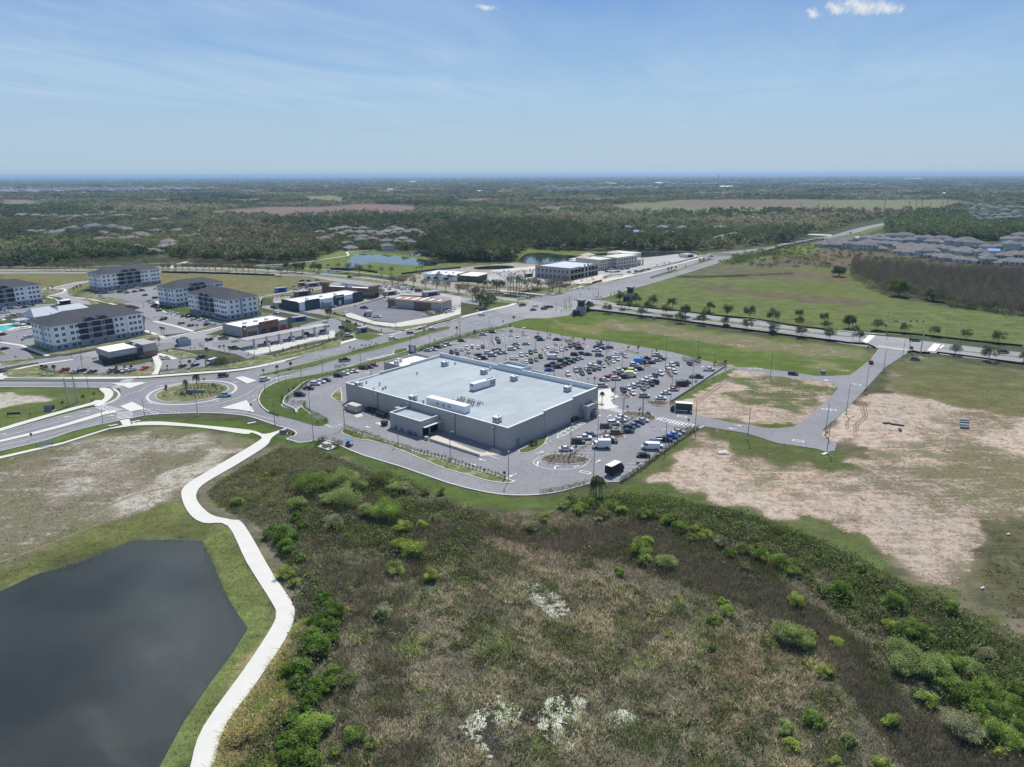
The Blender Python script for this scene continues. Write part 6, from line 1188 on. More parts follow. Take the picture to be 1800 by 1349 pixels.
# ============================================================ BUILDINGS
def bld(name, s, z, label, cat='building'): pass
def windows(mb, a, b_, z0, z1, n, w, off=.03, inset_=.08, m=0):
 A, B = Vector(a), Vector(b_); e = (B - A); L0 = e.length; e.normalize(); nn = Vector((e.y, -e.x))
 for i in range(n):
  c = A + e * L0 * (i + .5) / n
  q = [c - e * w / 2 + nn * off, c + e * w / 2 + nn * off]
  mb.face([(q[0].x, q[0].y, z0), (q[1].x, q[1].y, z0), (q[1].x, q[1].y, z1), (q[0].x, q[0].y, z1)], m)
def apartment(name, O, ang, Lx, Ly, label, H=13.2, fs=4, tall=1):
 # local frame: x along the long street front (y=0 faces the viewer's side), y into the block
 e = empty(name, (*O, 0), ang); tag(e, label, 'apartment building', 'white apartment blocks with dark hipped roofs')
 fh = H / fs; w_ = MB(); rec = []
 w_.box(0, Lx, 0, Ly, fh, H); w_.box(-.08, Lx + .08, -.08, Ly + .08, 0, fh, 1)
 w_.build('wall', [M['wallwhite'], M['stone']], e)
 # projecting white bays
 for f0, f1 in ((.0, .16), (.80, 1.0)):
  m_ = MB().box(Lx * f0 + .4, Lx * f1 - .4, -.7, -.005, fh, H - .1); m_.box(Lx * f0 + .4, Lx * f1 - .4, -.78, -.085, 0, fh - .01, 1); m_.build('bay', [M['wallwhite'], M['stone']], e)
  m_ = MB().box(Lx * f0 + .4, Lx * f1 - .4, Ly + .005, Ly + .7, fh, H - .1); m_.build('bay', [M['wallwhite'], M['stone']], e)
 # balconies in the middle: recessed dark bays with slab and rail
 for bx in (.33, .47, .61):
  cx_ = Lx * bx; bw = Lx * .095
  for side in (0, 1):
   yy = -.02 if side == 0 else Ly + .02
   d_ = MB()
   for k in range(1, fs):
    z0 = fh * k
    y0, y1 = (yy - .02, yy + .0) if side == 0 else (yy, yy + .02)
    d_.box(cx_ - bw / 2, cx_ + bw / 2, y0, y1, z0 + .3, z0 + fh - .35)
   d_.build('balcony_opening', M['dark'], e)
   for k in range(1, fs):
    z0 = fh * k; y0, y1 = (-1.5, -.09) if side == 0 else (Ly + .09, Ly + 1.5)
    b_ = MB().box(cx_ - bw / 2, cx_ + bw / 2, y0, y1, z0, z0 + .18).build('balcony', M['white'], e)
    r_ = MB(); ye = y0 + .03 if side == 0 else y1 - .03
    r_.box(cx_ - bw / 2, cx_ + bw / 2, ye - .03, ye + .03, z0 + 1.1, z0 + 1.2)
    nn = 9
    for i in range(nn + 1): xx = cx_ - bw / 2 + bw * i / nn; r_.box(xx - .05, xx + .05, ye - .02, ye + .02, z0 + .18, z0 + 1.1)
    r_.build('railing', M['dark'], b_)
 # dark stone panels between balconies
 for bx in (.40, .54):
  for side in (0, 1):
   y0, y1 = (-.5, -.09) if side == 0 else (Ly + .09, Ly + .5)
   MB().box(Lx * bx - Lx * .022, Lx * bx + Lx * .022, y0, y1, 0, H + 1.0).build('stone_bay', M['stone'], e)
   wn = MB()
   for k in range(fs):
    yy = -.53 if side == 0 else Ly + .53
    if side == 0: windows(wn, (Lx * bx - .8, yy + .03), (Lx * bx + .8, yy + .03), fh * k + .9, fh * k + 2.5, 2, .6)
    else: windows(wn, (Lx * bx + .8, yy - .03), (Lx * bx - .8, yy - .03), fh * k + .9, fh * k + 2.5, 2, .6)
   wn.build('window', M['glass'], e)
 # windows: pairs with white mullion, each pair its own part
 def win(x, y, nx, ny, k, w=1.7):
  tx, ty = -ny, nx; z0, z1 = fh * k + .95, fh * k + 2.55; m_ = MB()
  for s in (-1, 1):
   c = Vector((x + tx * s * w * .27, y + ty * s * w * .27)) + Vector((nx, ny)) * .03; h_ = w * .22
   q0, q1 = c - Vector((tx, ty)) * h_, c + Vector((tx, ty)) * h_
   m_.face([(q0.x, q0.y, z0), (q1.x, q1.y, z0), (q1.x, q1.y, z1), (q0.x, q0.y, z1)])
  m_.build('window', M['glass'], e)
 for k in range(fs):
  for fx in (.045, .115, .21, .265, .695, .755, .85, .90, .955):
   off = .70 if (fx < .16 or fx > .80) else 0
   if k == 0 and off == 0: off = .08
   if k == 0 and off == .70: off = .78
   win(Lx * fx, -off, 0, -1, k);
   win(Lx * fx, Ly + (off if off < .2 else off), 0, 1, k)
  for fy in (.12, .30, .55, .75, .9):
   o2 = .08 if k == 0 else 0
   win(-o2, Ly * fy, -1, 0, k, 1.5); win(Lx + o2, Ly * fy, 1, 0, k, 1.5)
 # side recess (balcony stack) on the end walls
 for x0, x1 in ((-.12, -.085), (Lx + .085, Lx + .12)):
  MB().box(x0, x1, Ly * .40, Ly * .48, fh * .1, H - .3).build('stair_glazing', M['stone'], e)
 # hipped roof
 ov = 1.0; rz = H + Ly * .23; r_ = MB()
 P = [(-ov, -ov), (Lx + ov, -ov), (Lx + ov, Ly + ov), (-ov, Ly + ov)]; a_ = (Ly * .5, Ly * .5, rz); b_ = (Lx - Ly * .5, Ly * .5, rz)
 q = [(*p_, H + .25) for p_ in P]
 r_.face([q[0], q[1], b_, a_]); r_.face([q[1], q[2], b_]); r_.face([q[2], q[3], a_, b_]); r_.face([q[3], q[0], a_]); r_.face(q[::-1])
 for bx in (.40, .54):
  x_ = Lx * bx; zt = H + 2.4; wv_ = 3.2
  r_.face([(x_ - wv_, -1.3, H + .6), (x_ - wv_ * .3, -1.3, zt), (x_ - wv_ * .3, Ly * .3, zt), (x_ - wv_, Ly * .1, H + .6)])
  r_.face([(x_ + wv_ * .3, -1.3, zt), (x_ + wv_, -1.3, H + .6), (x_ + wv_, Ly * .1, H + .6), (x_ + wv_ * .3, Ly * .3, zt)]); r_.face([(x_ - wv_ * .3, -1.3, zt), (x_ + wv_ * .3, -1.3, zt), (x_ + wv_ * .3, Ly * .3, zt), (x_ - wv_ * .3, Ly * .3, zt)])
  r_.face([(x_ - wv_, -1.28, H + .6), (x_ + wv_, -1.28, H + .6), (x_ + wv_ * .3, -1.28, zt), (x_ - wv_ * .3, -1.28, zt)])
 ro = r_.build('roof', M['shingle'], e)
 MB().box(-ov + .05, Lx + ov - .05, -ov + .05, -ov + .15, H - .05, H + .245).build('eaves_board', M['white'], ro)
 for i in range(6): x_ = Lx * (.15 + .14 * i); MB().tube([(x_, Ly * .62, rz - 2), (x_, Ly * .62, rz - .3)], .15, 5).build('roof_vent', M['pole'], ro)
 return e
a = g('A', 520, 1015); b_ = g('A', 1375, 860); apartment('apartment_block', a, math.atan2(b_[1] - a[1], b_[0] - a[0]), math.dist(a, b_), 24, 'nearest white apartment block, behind the coffee shop')
a = g('A', 975, 445); b_ = g('A', 1530, 372); apartment('apartment_block', a, math.atan2(b_[1] - a[1], b_[0] - a[0]), math.dist(a, b_), 20, 'farthest white apartment block, beyond the parking court')
b_ = g('A', 410, 550); dd = Vector((math.cos(R_(57)), math.sin(R_(57)))); a = Vector(b_) - dd * 52; apartment('apartment_block', tuple(a), R_(57), 52, 22, 'white apartment block cut off by the left edge')
a = Vector(g('B', 350, 650)); b_ = Vector(g('B', 720, 722)); v_ = b_ - a; apartment('apartment_block', tuple(a), math.atan2(v_.y, v_.x), v_.length, 22, 'white apartment block just behind the filling station')
a = Vector(g('B', 215, 600)); b_ = Vector(g('B', 350, 612)); v_ = b_ - a
apartment('apartment_block', tuple(a - Vector((math.cos(R_(58)), math.sin(R_(58)))) * 0), R_(58), 40, 20, 'farther wing behind and left of the filling-station apartment block')
# club house with pale metal roofs
e = empty('club_house', (*g('A', 330, 760), 0), R_(57)); tag(e, 'pale metal-roofed club house beside the swimming pool', 'club house')
MB().box(0, 34, 0, 13, 0, 5).build('wall', M['wallwhite'], e)
r_ = MB();
for x0, x1, yb in ((-1, 16, -3), (15, 35, -1)):
 h1 = 9.2 if yb == -3 else 8.4; r_.face([(x0, yb, 5.1), (x1, yb, 5.1), (x1 - 3, 6.5, h1), (x0 + 3, 6.5, h1)]); r_.face([(x1, 14, 5.1), (x0, 14, 5.1), (x0 + 3, 6.5, h1), (x1 - 3, 6.5, h1)]); r_.face([(x0, 14, 5.1), (x0, yb, 5.1), (x0 + 3, 6.5, h1)]); r_.face([(x1, yb, 5.1), (x1, 14, 5.1), (x1 - 3, 6.5, h1)])
r_.build('roof', M['metalroof'], e); MB().box(-9, -.1, 0, 9, 3.6, 3.9).build('porch_roof', M['metalroof'], e)
for x_, y_ in ((-8.5, .5), (-8.5, 8.5), (-4.5, .5), (-4.5, 8.5)): MB().box(x_ - .2, x_ + .2, y_ - .2, y_ + .2, 0, 3.6).build('porch_post', M['white'], e)
m_ = MB(); windows(m_, (1, 0), (33, 0), .8, 3.6, 9, 1.6); m_.build('window', M['glass'], e)
e = empty('gate_house', (*g('A', 620, 565), 0), R_(57)); tag(e, 'little white-roofed kiosk on the street by the club house', 'kiosk'); MB().box(-3, 3, -2, 2, 0, 2.6).build('wall', M['dark'], e); MB().box(-3.6, 3.6, -2.6, 2.6, 2.601, 3.0).build('roof', M['roofwhite'], e); MB().box(-2.4, 2.4, -2.03, -2.002, .8, 2).build('window', M['glass'], e)
for x, y, m in ((130, 745, 'red'), (165, 750, 'red'), (40, 748, 'white'), (225, 790, 'white')):
 e = empty('parasol', (*g('A', x, y), .26)); tag(e, ('red' if m == 'red' else 'white') + f' parasol by the pool, {"left" if x < 150 else "right"} one', 'parasol'); MB().tube([(0, 0, 0), (0, 0, 2.4)], .05, 5).build('pole', M['metal'], e); MB().tube([(0, 0, 2.0), (0, 0, 2.6)], [1.5, .05], 10).build('canopy', M[m], e)
def lowbuild(name, kl, xl, yl, kr, xr, yr, depth, H, label, wm='dark', roof='roofwhite', base=None, cat='building', panels=(), par=.5, doors=(), back=0):
 a = Vector(g(kl, xl, yl)); b_ = Vector(g(kr, xr, yr)); v_ = b_ - a; an = math.atan2(v_.y, v_.x); Lx = v_.length
 e = empty(name, (a.x, a.y, 0), an); tag(e, label, cat); t_ = .35
 w_ = MB(); zb = 0
 w_.box(0, Lx, 0, t_, zb, H); w_.box(0, Lx, depth - t_, depth, zb, H); w_.box(0, t_, t_, depth - t_, zb, H); w_.box(Lx - t_, Lx, t_, depth - t_, zb, H); w_.build('wall', M[wm], e)
 MB().face([(t_, t_, H - par), (Lx - t_, t_, H - par), (Lx - t_, depth - t_, H - par), (t_, depth - t_, H - par)]).build('roof', M[roof], e)
 if base: MB().box(-.06, Lx + .06, -.06, depth + .06, 0, H * base[1]).build('base_course', M[base[0]], e)
 for f0, f1, h2, m, pr in panels: MB().box(Lx * f0, Lx * f1, -pr, -.07, 0, H + h2).build('panel', M[m], e)
 wn = 0
 for f0, f1, z0, z1, m in doors: MB().box(Lx * f0, Lx * f1, -.5 if back else -.14, -.075, z0, z1).build('window' if z0 > .3 else 'entrance', M[m], e)
 for i in range(3):
  x_, y_ = Lx * (.25 + .22 * i), depth * .5; u = MB().box(x_ - 1.1, x_ + 1.1, y_ - .8, y_ + .8, H - par + .01, H - par + 1.3).build('roof_unit', M['white'], e)
 return e, Lx
def text(s, parent, loc, size, m, rot=(math.pi / 2, 0, 0)):
 c = bpy.data.curves.new('lettering', 'FONT'); c.body = s; c.size = size; c.extrude = .06; c.align_x = 'CENTER'; c.align_y = 'CENTER'; c.offset = .02
 o = bpy.data.objects.new('tmp', c); link(o); bpy.context.view_layer.update(); me_ = bpy.data.meshes.new_from_object(o.evaluated_get(bpy.context.evaluated_depsgraph_get())); bpy.data.objects.remove(o); me_.name = 'lettering'; me_.materials.clear()
 o = bpy.data.objects.new('lettering', me_); link(o); o.parent = parent; o.location = loc; o.rotation_euler = rot; me_.materials.append(M[m]); return o
# coffee shop
e, Lx = lowbuild('coffee_shop', 'i', 320, 455, 'i', 1045, 315, 14, 5.8, 'low coffee shop with pale grey parapet, dark glass base and white lettering', 'dark', base=None)
o = MB().box(-.5, Lx * .57, -.5, 14.5, 3.4, 6.4).build('fascia', M['storewall'], e); MB().face([(-.1, -.1, 6.41), (Lx * .57 - .1, -.1, 6.41), (Lx * .57 - .1, 14.1, 6.41), (-.1, 14.1, 6.41)]).build('roof_cover', M['roofwhite'], e)
MB().box(Lx * .70, Lx * 1.0 + .3, -.6, 14.3, 3.2, 7.0).build('fascia', M['storewall'], e); MB().box(Lx * .7, Lx + .2, -.4, 14.2, 0, 3.19).build('stone_base', M['brown'], e); MB().box(Lx * .57, Lx * .70, -.4, 14, 0, 5.6).build('dark_bay', M['navy'], e)
text('STARBUCKS', e, (Lx * .30, -.57, 4.9), 1.5, 'white')
for i in range(6): MB().box(Lx * (.03 + .09 * i), Lx * (.09 + .09 * i), -.06, -.01, .5, 3.1).build('window', M['glass'], e)
# drive-through hut, car wash shed
e, Lx = lowbuild('service_hut', 'i', 1400, 180, 'i', 1590, 155, 7, 3.6, 'small flat grey hut right of the coffee shop', 'stone', 'shingle', par=.2)
# filling station shop
e, Lx = lowbuild('filling_station_shop', 'Q', 385, 440, 'Q', 1085, 300, 20, 6.0, 'filling station shop with brown centre panel and red lettering', 'storewall', base=('stone', .2), panels=((0.0, .07, .9, 'brown', .6), (.33, .72, 1.2, 'brown', .7), (.93, 1.0, 1.0, 'brown', .6)), doors=((.10, .28, .3, 2.6, 'brown'), (.36, .5, .1, 2.8, 'glass'), (.52, .60, .1, 3.0, 'glass'), (.76, .88, .4, 3.0, 'red')))
for x0 in (.36, .52, .60): MB().box(Lx * x0, Lx * (x0 + .1), -.78, -.71, .2, 3.0).build('entrance', M['glass'], e)
text('Wawa', e, (Lx * .53, -.8, 5.7), 2.2, 'red'); MB().box(Lx * .08, Lx * .32, -.1, -.01, 4.6, 4.95).build('stripe', M['red'], e)
MB().box(Lx * .02, Lx * .06, -.68, -.61, 4.5, 5.5).build('logo_panel', M['white'], e)
# fuel canopy
a = Vector(g('Q', 560, 600)); b_ = Vector(g('Q', 1590, 392)); v_ = b_ - a; an = math.atan2(v_.y, v_.x)
e = empty('fuel_canopy', (a.x, a.y, .1), an); tag(e, 'long thin grey fuel canopy in front of the filling station shop', 'canopy'); Lx = v_.length
MB().box(-4, Lx + 3, 1.0, 9, 4.5, 4.9).build('roof', M['asphalt_pale'], e)
for i in range(7):
 x_ = Lx * i / 6; MB().box(x_ - .45, x_ + .45, .2, .98, 0, 5.4).build('pier', M['stone'], e)
for i in range(7):
 x_ = Lx * i / 6; c_ = a + v_.normalized() * x_ + Vector((-v_.y, v_.x)).normalized() * -1.6
 e2 = empty('fuel_pump', (c_.x, c_.y, .1), an); tag(e2, f'{ordl(i)} fuel pump from the left under the grey canopy', 'fuel pump', 'fuel pumps'); MB().box(-.5, .5, -.35, .35, .2, 2.0).build('body', M['white'], e2); MB().box(-.4, .4, -.37, -.351, 1.1, 1.7).build('display', M['glass'], e2); MB().box(-1.2, 1.2, -.8, .8, 0, .198).build('island', M['conc'], e2); MB().tube([(.6, 0, 0.2), (.6, 0, 1.2)], .12, 6).build('bollard', M['yellow'], e2)
# retail block with black and white panels
e, Lx = lowbuild('retail_block', 'S', 225, 615, 'S', 1235, 440, 19, 6.2, 'long retail block with alternating black and white panels', 'wallwhite', panels=((.0, .01, .1, 'navy', .5), (.10, .31, .9, 'navy', .8), (.53, .69, 1.0, 'navy', .8), (.84, 1.0, 1.0, 'navy', .9)), doors=((.33, .50, .1, 2.9, 'stone'), (.35, .37, 2.9, 4, 'navy'), (.71, .83, .1, 3, 'stone')))
MB().box(-.3, -.05, 0, 19, 0, 6.9).build('panel', M['navy'], e); MB().box(Lx * .60, Lx * .64, -.9, -.81, .1, 3.2).build('entrance', M['white'], e); MB().box(Lx * .55, Lx * .67, -.88, -.81, 5.6, 6.3).build('sign_panel', M['white'], e)
e, Lx = lowbuild('restaurant_building', 'S', 1420, 405, 'S', 1500, 380, 46, 7.5, 'brown restaurant building with angled tower walls behind the retail block', 'brown', base=('dark', .3))
MB().box(-1, Lx + 1, -.6, 4, 7.51, 9.3).build('tower', M['brown'], e); MB().box(-1.2, 2.5, 40, 46.5, 7.51, 10.5).build('tower', M['brown'], e); MB().box(-.08, -.01, 6, 14, 5.2, 6.8).build('sign_panel', M['navy'], e); MB().box(1, Lx - 1, -.12, -.07, .1, 3.5).build('entrance', M['black'], e)
MB().box(2.6, 5.6, 22, 27, 7.0, 10.0).build('roof_screen', M['stone'], e)
# unfinished building with orange roof boards
a = Vector(g('C', 1590, 635)); b_ = Vector(g('C', 1690, 600)); v_ = b_ - a; e = empty('unfinished_shop', (a.x, a.y, 0), math.atan2(v_.y, v_.x)); tag(e, 'unfinished shop with orange roof boards and blue wrapped end wall', 'building'); Lx = v_.length
LY = 42; MB().box(0, Lx, 0, LY, 0, 5.6).build('wall', M['tan'], e); MB().box(-.1, Lx + .1, -.1, LY + .1, 0, 2.6).build('base_course', M['stone'], e)
MB().box(-.3, -.11, LY * .18, LY * .50, 0, 6.3).build('panel', M['brown'], e); MB().box(-.3, -.11, LY * .87, LY + .3, 0, 6.6).build('panel', M['brown'], e); MB().box(.2, Lx - .2, -.3, -.11, .3, 5.4).build('wrapped_wall', M['metalroof'], e)
MB().box(-.3, Lx + .3, -.3, LY + .3, 5.601, 5.8).build('roof', M['orange'], e); MB().box(-.5, -.301, -.5, LY + .5, 5.3, 6.3).build('parapet', M['tan'], e)
for i in range(6):
 y_ = LY * (.08 + .16 * i); MB().box(random.uniform(1, 3), random.uniform(5, Lx - 1), y_ - 1, y_ + 1, 5.81, random.uniform(6.0, 6.6)).build('roof_insulation', M['roofwhite'], e)
# white clinic building
e, Lx = lowbuild('white_clinic', 'D', 80, 495, 'D', 395, 515, 26, 5.6, 'low white building with bright white roof beyond the bare trees', 'wallwhite', doors=((.1, .2, 1, 3, 'glass'), (.3, .45, 1, 3, 'glass'), (.6, .75, 1, 3, 'glass')))
MB().box(Lx, Lx + .4, 0, 26, 0, 6.8).build('end_wall', M['tan'], e); MB().box(Lx + .42, Lx + 17, 5, 26, 0, 4.6).build('glazed_wing', M['navy'], e); MB().box(Lx + .41, Lx + 18, 4, 26.5, 4.61, 5.3).build('wing_roof', M['roofwhite'], e)
# two-storey unfinished concrete building
a = Vector(g('T', 560, 572)); b_ = Vector(g('T', 1000, 478)); v_ = b_ - a; e = empty('unfinished_office', (a.x, a.y, 0), math.atan2(v_.y, v_.x)); tag(e, 'unfinished two-storey grey block building with open bays and blue roof', 'building'); Lx = v_.length; LY = 38; H = 10
MB().box(0, .4, 0, LY, 0, H + .8).build('wall', M['grayc'], e); MB().box(.4, Lx, LY - .4, LY, 0, H + .8).build('wall', M['grayc'], e); MB().box(Lx - .4, Lx, 0, LY - .4, 0, H + .8).build('wall', M['grayc'], e)
MB().box(.4, Lx - .4, .4, LY - .4, 4.6, 5.0).build('floor_slab', M['conc'], e); MB().box(.4, Lx - .4, 0, LY - .4, H - .5, H - .1).build('roof', M['roofblue'], e); MB().box(.4, Lx - .4, -.02, .4, 4.2, 5.3).build('beam', M['grayc'], e); MB().box(.4, Lx * .38, -.02, .4, H - 1.2, H + .8).build('beam', M['grayc'], e); MB().box(Lx * .62, Lx - .4, -.02, .4, H - 1.2, H + .8).build('beam', M['grayc'], e)
for i in range(9):
 x_ = .5 + (Lx - 1) * i / 8; w2 = 1.2 if i in (4, 5) else .35; MB().box(x_ - w2, x_ + w2, -.05, .35, 0, 4.2).build('column', M['grayc'], e); MB().box(x_ - w2, x_ + w2, -.05, .35, 5.31, H + (2.0 if i in (4, 5) else -1.25)).build('column', M['grayc'], e)
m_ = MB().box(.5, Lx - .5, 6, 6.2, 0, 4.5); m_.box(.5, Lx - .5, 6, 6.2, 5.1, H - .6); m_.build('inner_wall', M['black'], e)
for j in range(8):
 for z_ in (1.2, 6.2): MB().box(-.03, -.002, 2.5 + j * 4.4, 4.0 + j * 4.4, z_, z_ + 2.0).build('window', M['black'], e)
# beige office
a = Vector(g('T', 1180, 380)); b_ = Vector(g('T', 1700, 300)); v_ = b_ - a; a = Vector(g('T', 1300, 390)); b_ = Vector(g('T', 1560, 350)); v_ = b_ - a; an = math.atan2(v_.y, v_.x)
e = empty('beige_office', (a.x, a.y, 0), an); tag(e, 'beige three-storey office with hipped corner turrets and arched porch', 'building'); H = 10.5
MB().box(0, 34, 0, 18, 0, H).build('wall', M['beige'], e); MB().box(-20, -.01, 6, 36, 0, H - 1).build('wing', M['beige'], e); MB().box(34.01, 52, 8, 38, 0, H + .5).build('wing', M['beige'], e)
MB().box(-.5, 34.5, -.5, 18.5, H + .001, H + .8).build('cornice', M['path'], e); MB().box(-20.5, -.52, 5.5, 36.5, H - .999, H - .2).build('cornice', M['path'], e); MB().box(34.52, 52.5, 7.5, 38.5, H + .501, H + 1.2).build('cornice', M['path'], e)
for x0, x1, y0, y1, z in ((-21, -9, 24, 37, H - .19), (-8, 4, 30, 42, H + 1), (24, 35, 20, 32, H + 1.4), (36, 46, 0, 7.9, 6.0)):
 if z > 10: MB().box(x0 + .6, x1 - .6, y0 + .6, y1 - .6, z - 4, z).build('turret', M['beige'], e)
 cx_, cy_ = (x0 + x1) / 2, (y0 + y1) / 2; r_ = MB(); q = [(x0, y0, z + .01), (x1, y0, z + .01), (x1, y1, z + .01), (x0, y1, z + .01)]
 for i in range(4): r_.face([q[i], q[(i + 1) % 4], (cx_, cy_, z + 2.4)])
 r_.build('turret_roof', M['tan'], e)
for x_, y_ in ((36.7, .7), (45.3, .7), (36.7, 7.2), (45.3, 7.2)): MB().box(x_ - .5, x_ + .5, y_ - .5, y_ + .5, 0, 6).build('porch_column', M['beige'], e)
for k in range(3):
 for i in range(7): MB().box(2 + i * 4.6, 4 + i * 4.6, -.06, -.002, 1.0 + k * 3.3, 2.8 + k * 3.3).build('window', M['glass'], e)
 for i in range(5): MB().box(-18.5 + i * 3.8, -17 + i * 3.8, 5.94, 5.998, 1.0 + k * 3.1, 2.6 + k * 3.1).build('window', M['glass'], e); MB().box(-.06, -.002, 1 + i * 1, 1.5 + i * 1, 1.0 + k * 3.3, 2.8 + k * 3.3).build('window', M['glass'], e)
 for i in range(3): MB().box(36 + i * 4.8, 38 + i * 4.8, 7.94, 7.998, 1.0 + k * 3.3, 2.7 + k * 3.3).build('window', M['glass'], e)
# brick pump enclosures, dumpster pens
for k_, x, y, w_, d_, h_, m, l_ in [('C', 850, 835, 6, 3, 3, 'stone', 'grey sign wall at the filling station corner'), ('C', 75, 600, 9, 6, 4, 'tan', 'beige dumpster pen left of the retail block'), ('C', 278, 485, 12, 5, 3.5, 'rust', 'dark brown pen behind the retail block'), ('B', 1205, 590, 7, 5, 3.5, 'tan', 'tan dumpster pen behind the filling station'), ('C', 75, 452, 9, 3.5, 3.5, 'blue', 'blue container on the builders\' plot'), ('C', 280, 395, 7, 3, 3.0, 'rust', 'rust-red container on the builders\' plot'), ('C', 375, 400, 12, 4, 3.2, 'grayc', 'open grey steel frame on the builders\' plot'), ('D', 1075, 470, 8, 3, 3, 'brown', 'brown container left of the unfinished office'), ('D', 1170, 445, 6, 3, 3, 'dark', 'dark container left of the unfinished office'), ('C', 1500, 485, 14, 5, 3.2, 'metal', 'grey builders\' container beside the unfinished shop'), ('C', 1110, 480, 10, 5, 3.0, 'grayc', 'grey block pen right of the brown restaurant'), ('J', 720, 1120, .1, .1, .1, 'grayc', ''), ('B', 1380, 725, 9, 3.0, 2.6, 'blue', 'blue and red lorry body parked behind the filling station'), ('E', 1225, 120, 14, 10, 3.4, 'white', 'white cabin by the far roundabout'), ('B', 545, 770, .1, .1, .1, 'dark', '')]:
 if not l_: continue
 e = empty('enclosure' if 'pen' in l_ or 'wall' in l_ else ('container' if 'container' in l_ else 'cabin'), (*g(k_, x, y), .1), R_(40)); tag(e, l_, 'enclosure' if 'pen' in l_ or 'wall' in l_ else 'container')
 MB().box(-w_ / 2, w_ / 2, -d_ / 2, d_ / 2, 0, h_).build('body', M[m], e); MB().box(-w_ / 2 - .15, w_ / 2 + .15, -d_ / 2 - .15, d_ / 2 + .15, h_ + .001, h_ + .18).build('lid', M['storewall'], e)
 MB().box(-w_ * .3, w_ * .3, -d_ / 2 - .05, -d_ / 2 - .002, .2, h_ * .8).build('door', M['dark'], e)
def rubble(s_, n, label, mats, seed, mx=1.6):
 P = np.array(S(s_)); rng = np.random.default_rng(seed); m_ = MB(); k = 0
 x0, y0 = P.min(0); x1, y1 = P.max(0)
 while k < n:
  a = rng.uniform((x0, y0), (x1, y1))
  if not inside(P, a[:1], a[1:])[0]: continue
  k += 1; w_ = rng.uniform(.3, mx); d_ = rng.uniform(.2, mx * .6); h = rng.uniform(.15, .8); c = rect((a[0], a[1]), rng.uniform(0, 3), -w_ / 2, w_ / 2, -d_ / 2, d_ / 2)
  m_.prism(c, .02, .12 + h, int(rng.integers(0, len(mats))))
 tag(m_.build('debris', [M[q] for q in mats]), label, kind='stuff')
rubble("C 1440,640 1700,600 1760,560 1781,600 1700,650 1500,680 1420,690", 110, 'building debris before the unfinished shop', ['path', 'conc', 'grayc', 'white', 'brown'], 5)
rubble("C 1000,380 1180,360 1560,440 1500,470 1200,470 1060,520", 150, 'building debris between the restaurant and the unfinished shop', ['grayc', 'dark', 'conc', 'rust', 'brown', 'pole'], 6, 2.4)
rubble("D 720,420 1050,400 1200,400 1210,480 1050,500 800,480", 130, 'building debris beside the white clinic', ['grayc', 'dark', 'conc', 'rust', 'pole'], 7, 2.6)
rubble("D 1230,540 1480,510 1700,470 1720,500 1500,545 1300,560", 70, 'building debris before the unfinished office', ['conc', 'path', 'grayc', 'rust'], 8, 2.2)
rubble("C 120,400 400,390 420,430 200,440", 40, 'building debris on the builders\' plot', ['conc', 'dark', 'rust', 'path'], 9, 2.0)
# ============================================================ TREES, PALMS, HEDGES
def leaves(C, size, colr, rng, up=.35, var=.25, asp=.6, vert=False):
 """quads of leaves round the points C; returns verts, faces, face colours"""
 n = len(C); nr = rng.normal(size=(n, 3)); nr[:, 2] = np.abs(nr[:, 2]) + up; nr /= np.linalg.norm(nr, axis=1)[:, None]
 a = np.cross(nr, rng.normal(size=(n, 3))); a /= np.linalg.norm(a, axis=1)[:, None] + 1e-9; b = np.cross(nr, a)
 if vert: a = rng.normal(size=(n, 3)) * .22; a[:, 2] = 1; b = rng.normal(size=(n, 3)); b[:, 2] = 0; b /= np.linalg.norm(b, axis=1)[:, None]
 s = (size * rng.uniform(.6, 1.3, n))[:, None] if np.isscalar(size) else (size * rng.uniform(.7, 1.3, n))[:, None]
 V = np.stack([C - a * s * .5 - b * s * asp * .2, C - b * s * asp * .5 + a * s * .1, C + a * s * .5, C + b * s * asp * .5], 1).reshape(-1, 3)
 Fq = np.arange(4 * n).reshape(n, 4)
 cc = np.asarray(colr, float) * np.ones((n, 3)); cc = cc * (1 + rng.uniform(-var, var, (n, 1))) * (1 + rng.uniform(-.06, .06, (n, 3)))
 return V, Fq, np.concatenate([cc, np.ones((n, 1))], 1)
def crownpts(rng, n, rx, rz, cz, clumps=14, spread=.33, hollow=.35):
 th = rng.uniform(0, 6.283, clumps); ph = np.arccos(rng.uniform(-.55, 1, clumps)); r = rng.uniform(hollow, 1, clumps) ** .6
 cc = np.stack([np.cos(th) * np.sin(ph) * rx * r, np.sin(th) * np.sin(ph) * rx * r, cz + np.cos(ph) * rz * r], 1)
 i = rng.integers(0, clumps, n); g_ = rng.normal(size=(n, 3)); g_ /= np.linalg.norm(g_, axis=1)[:, None]
 return cc[i] + g_ * (rng.uniform(.3, 1, (n, 1)) ** .5) * np.array([rx, rx, rz]) * spread, i
def trunkmesh(rng, h, r, limbs=4, spread=.5, m='bark', lh=.5):
 t = MB(); t.tube([(0, 0, 0), (.04 * h * rng.normal() * .4, .04 * h * rng.normal() * .4, h * lh), (0, 0, h * .85)], [r, r * .75, r * .25], 6)
 for i in range(limbs):
  a = rng.uniform(0, 6.28); z0 = h * (lh - .1 + .2 * rng.uniform()); t.tube([(0, 0, z0), (math.cos(a) * spread * .6, math.sin(a) * spread * .6, z0 + h * .15), (math.cos(a) * spread, math.sin(a) * spread, z0 + h * .32)], [r * .5, r * .35, r * .12], 5)
 return t.mesh('trunk', M[m])
TREES = {}
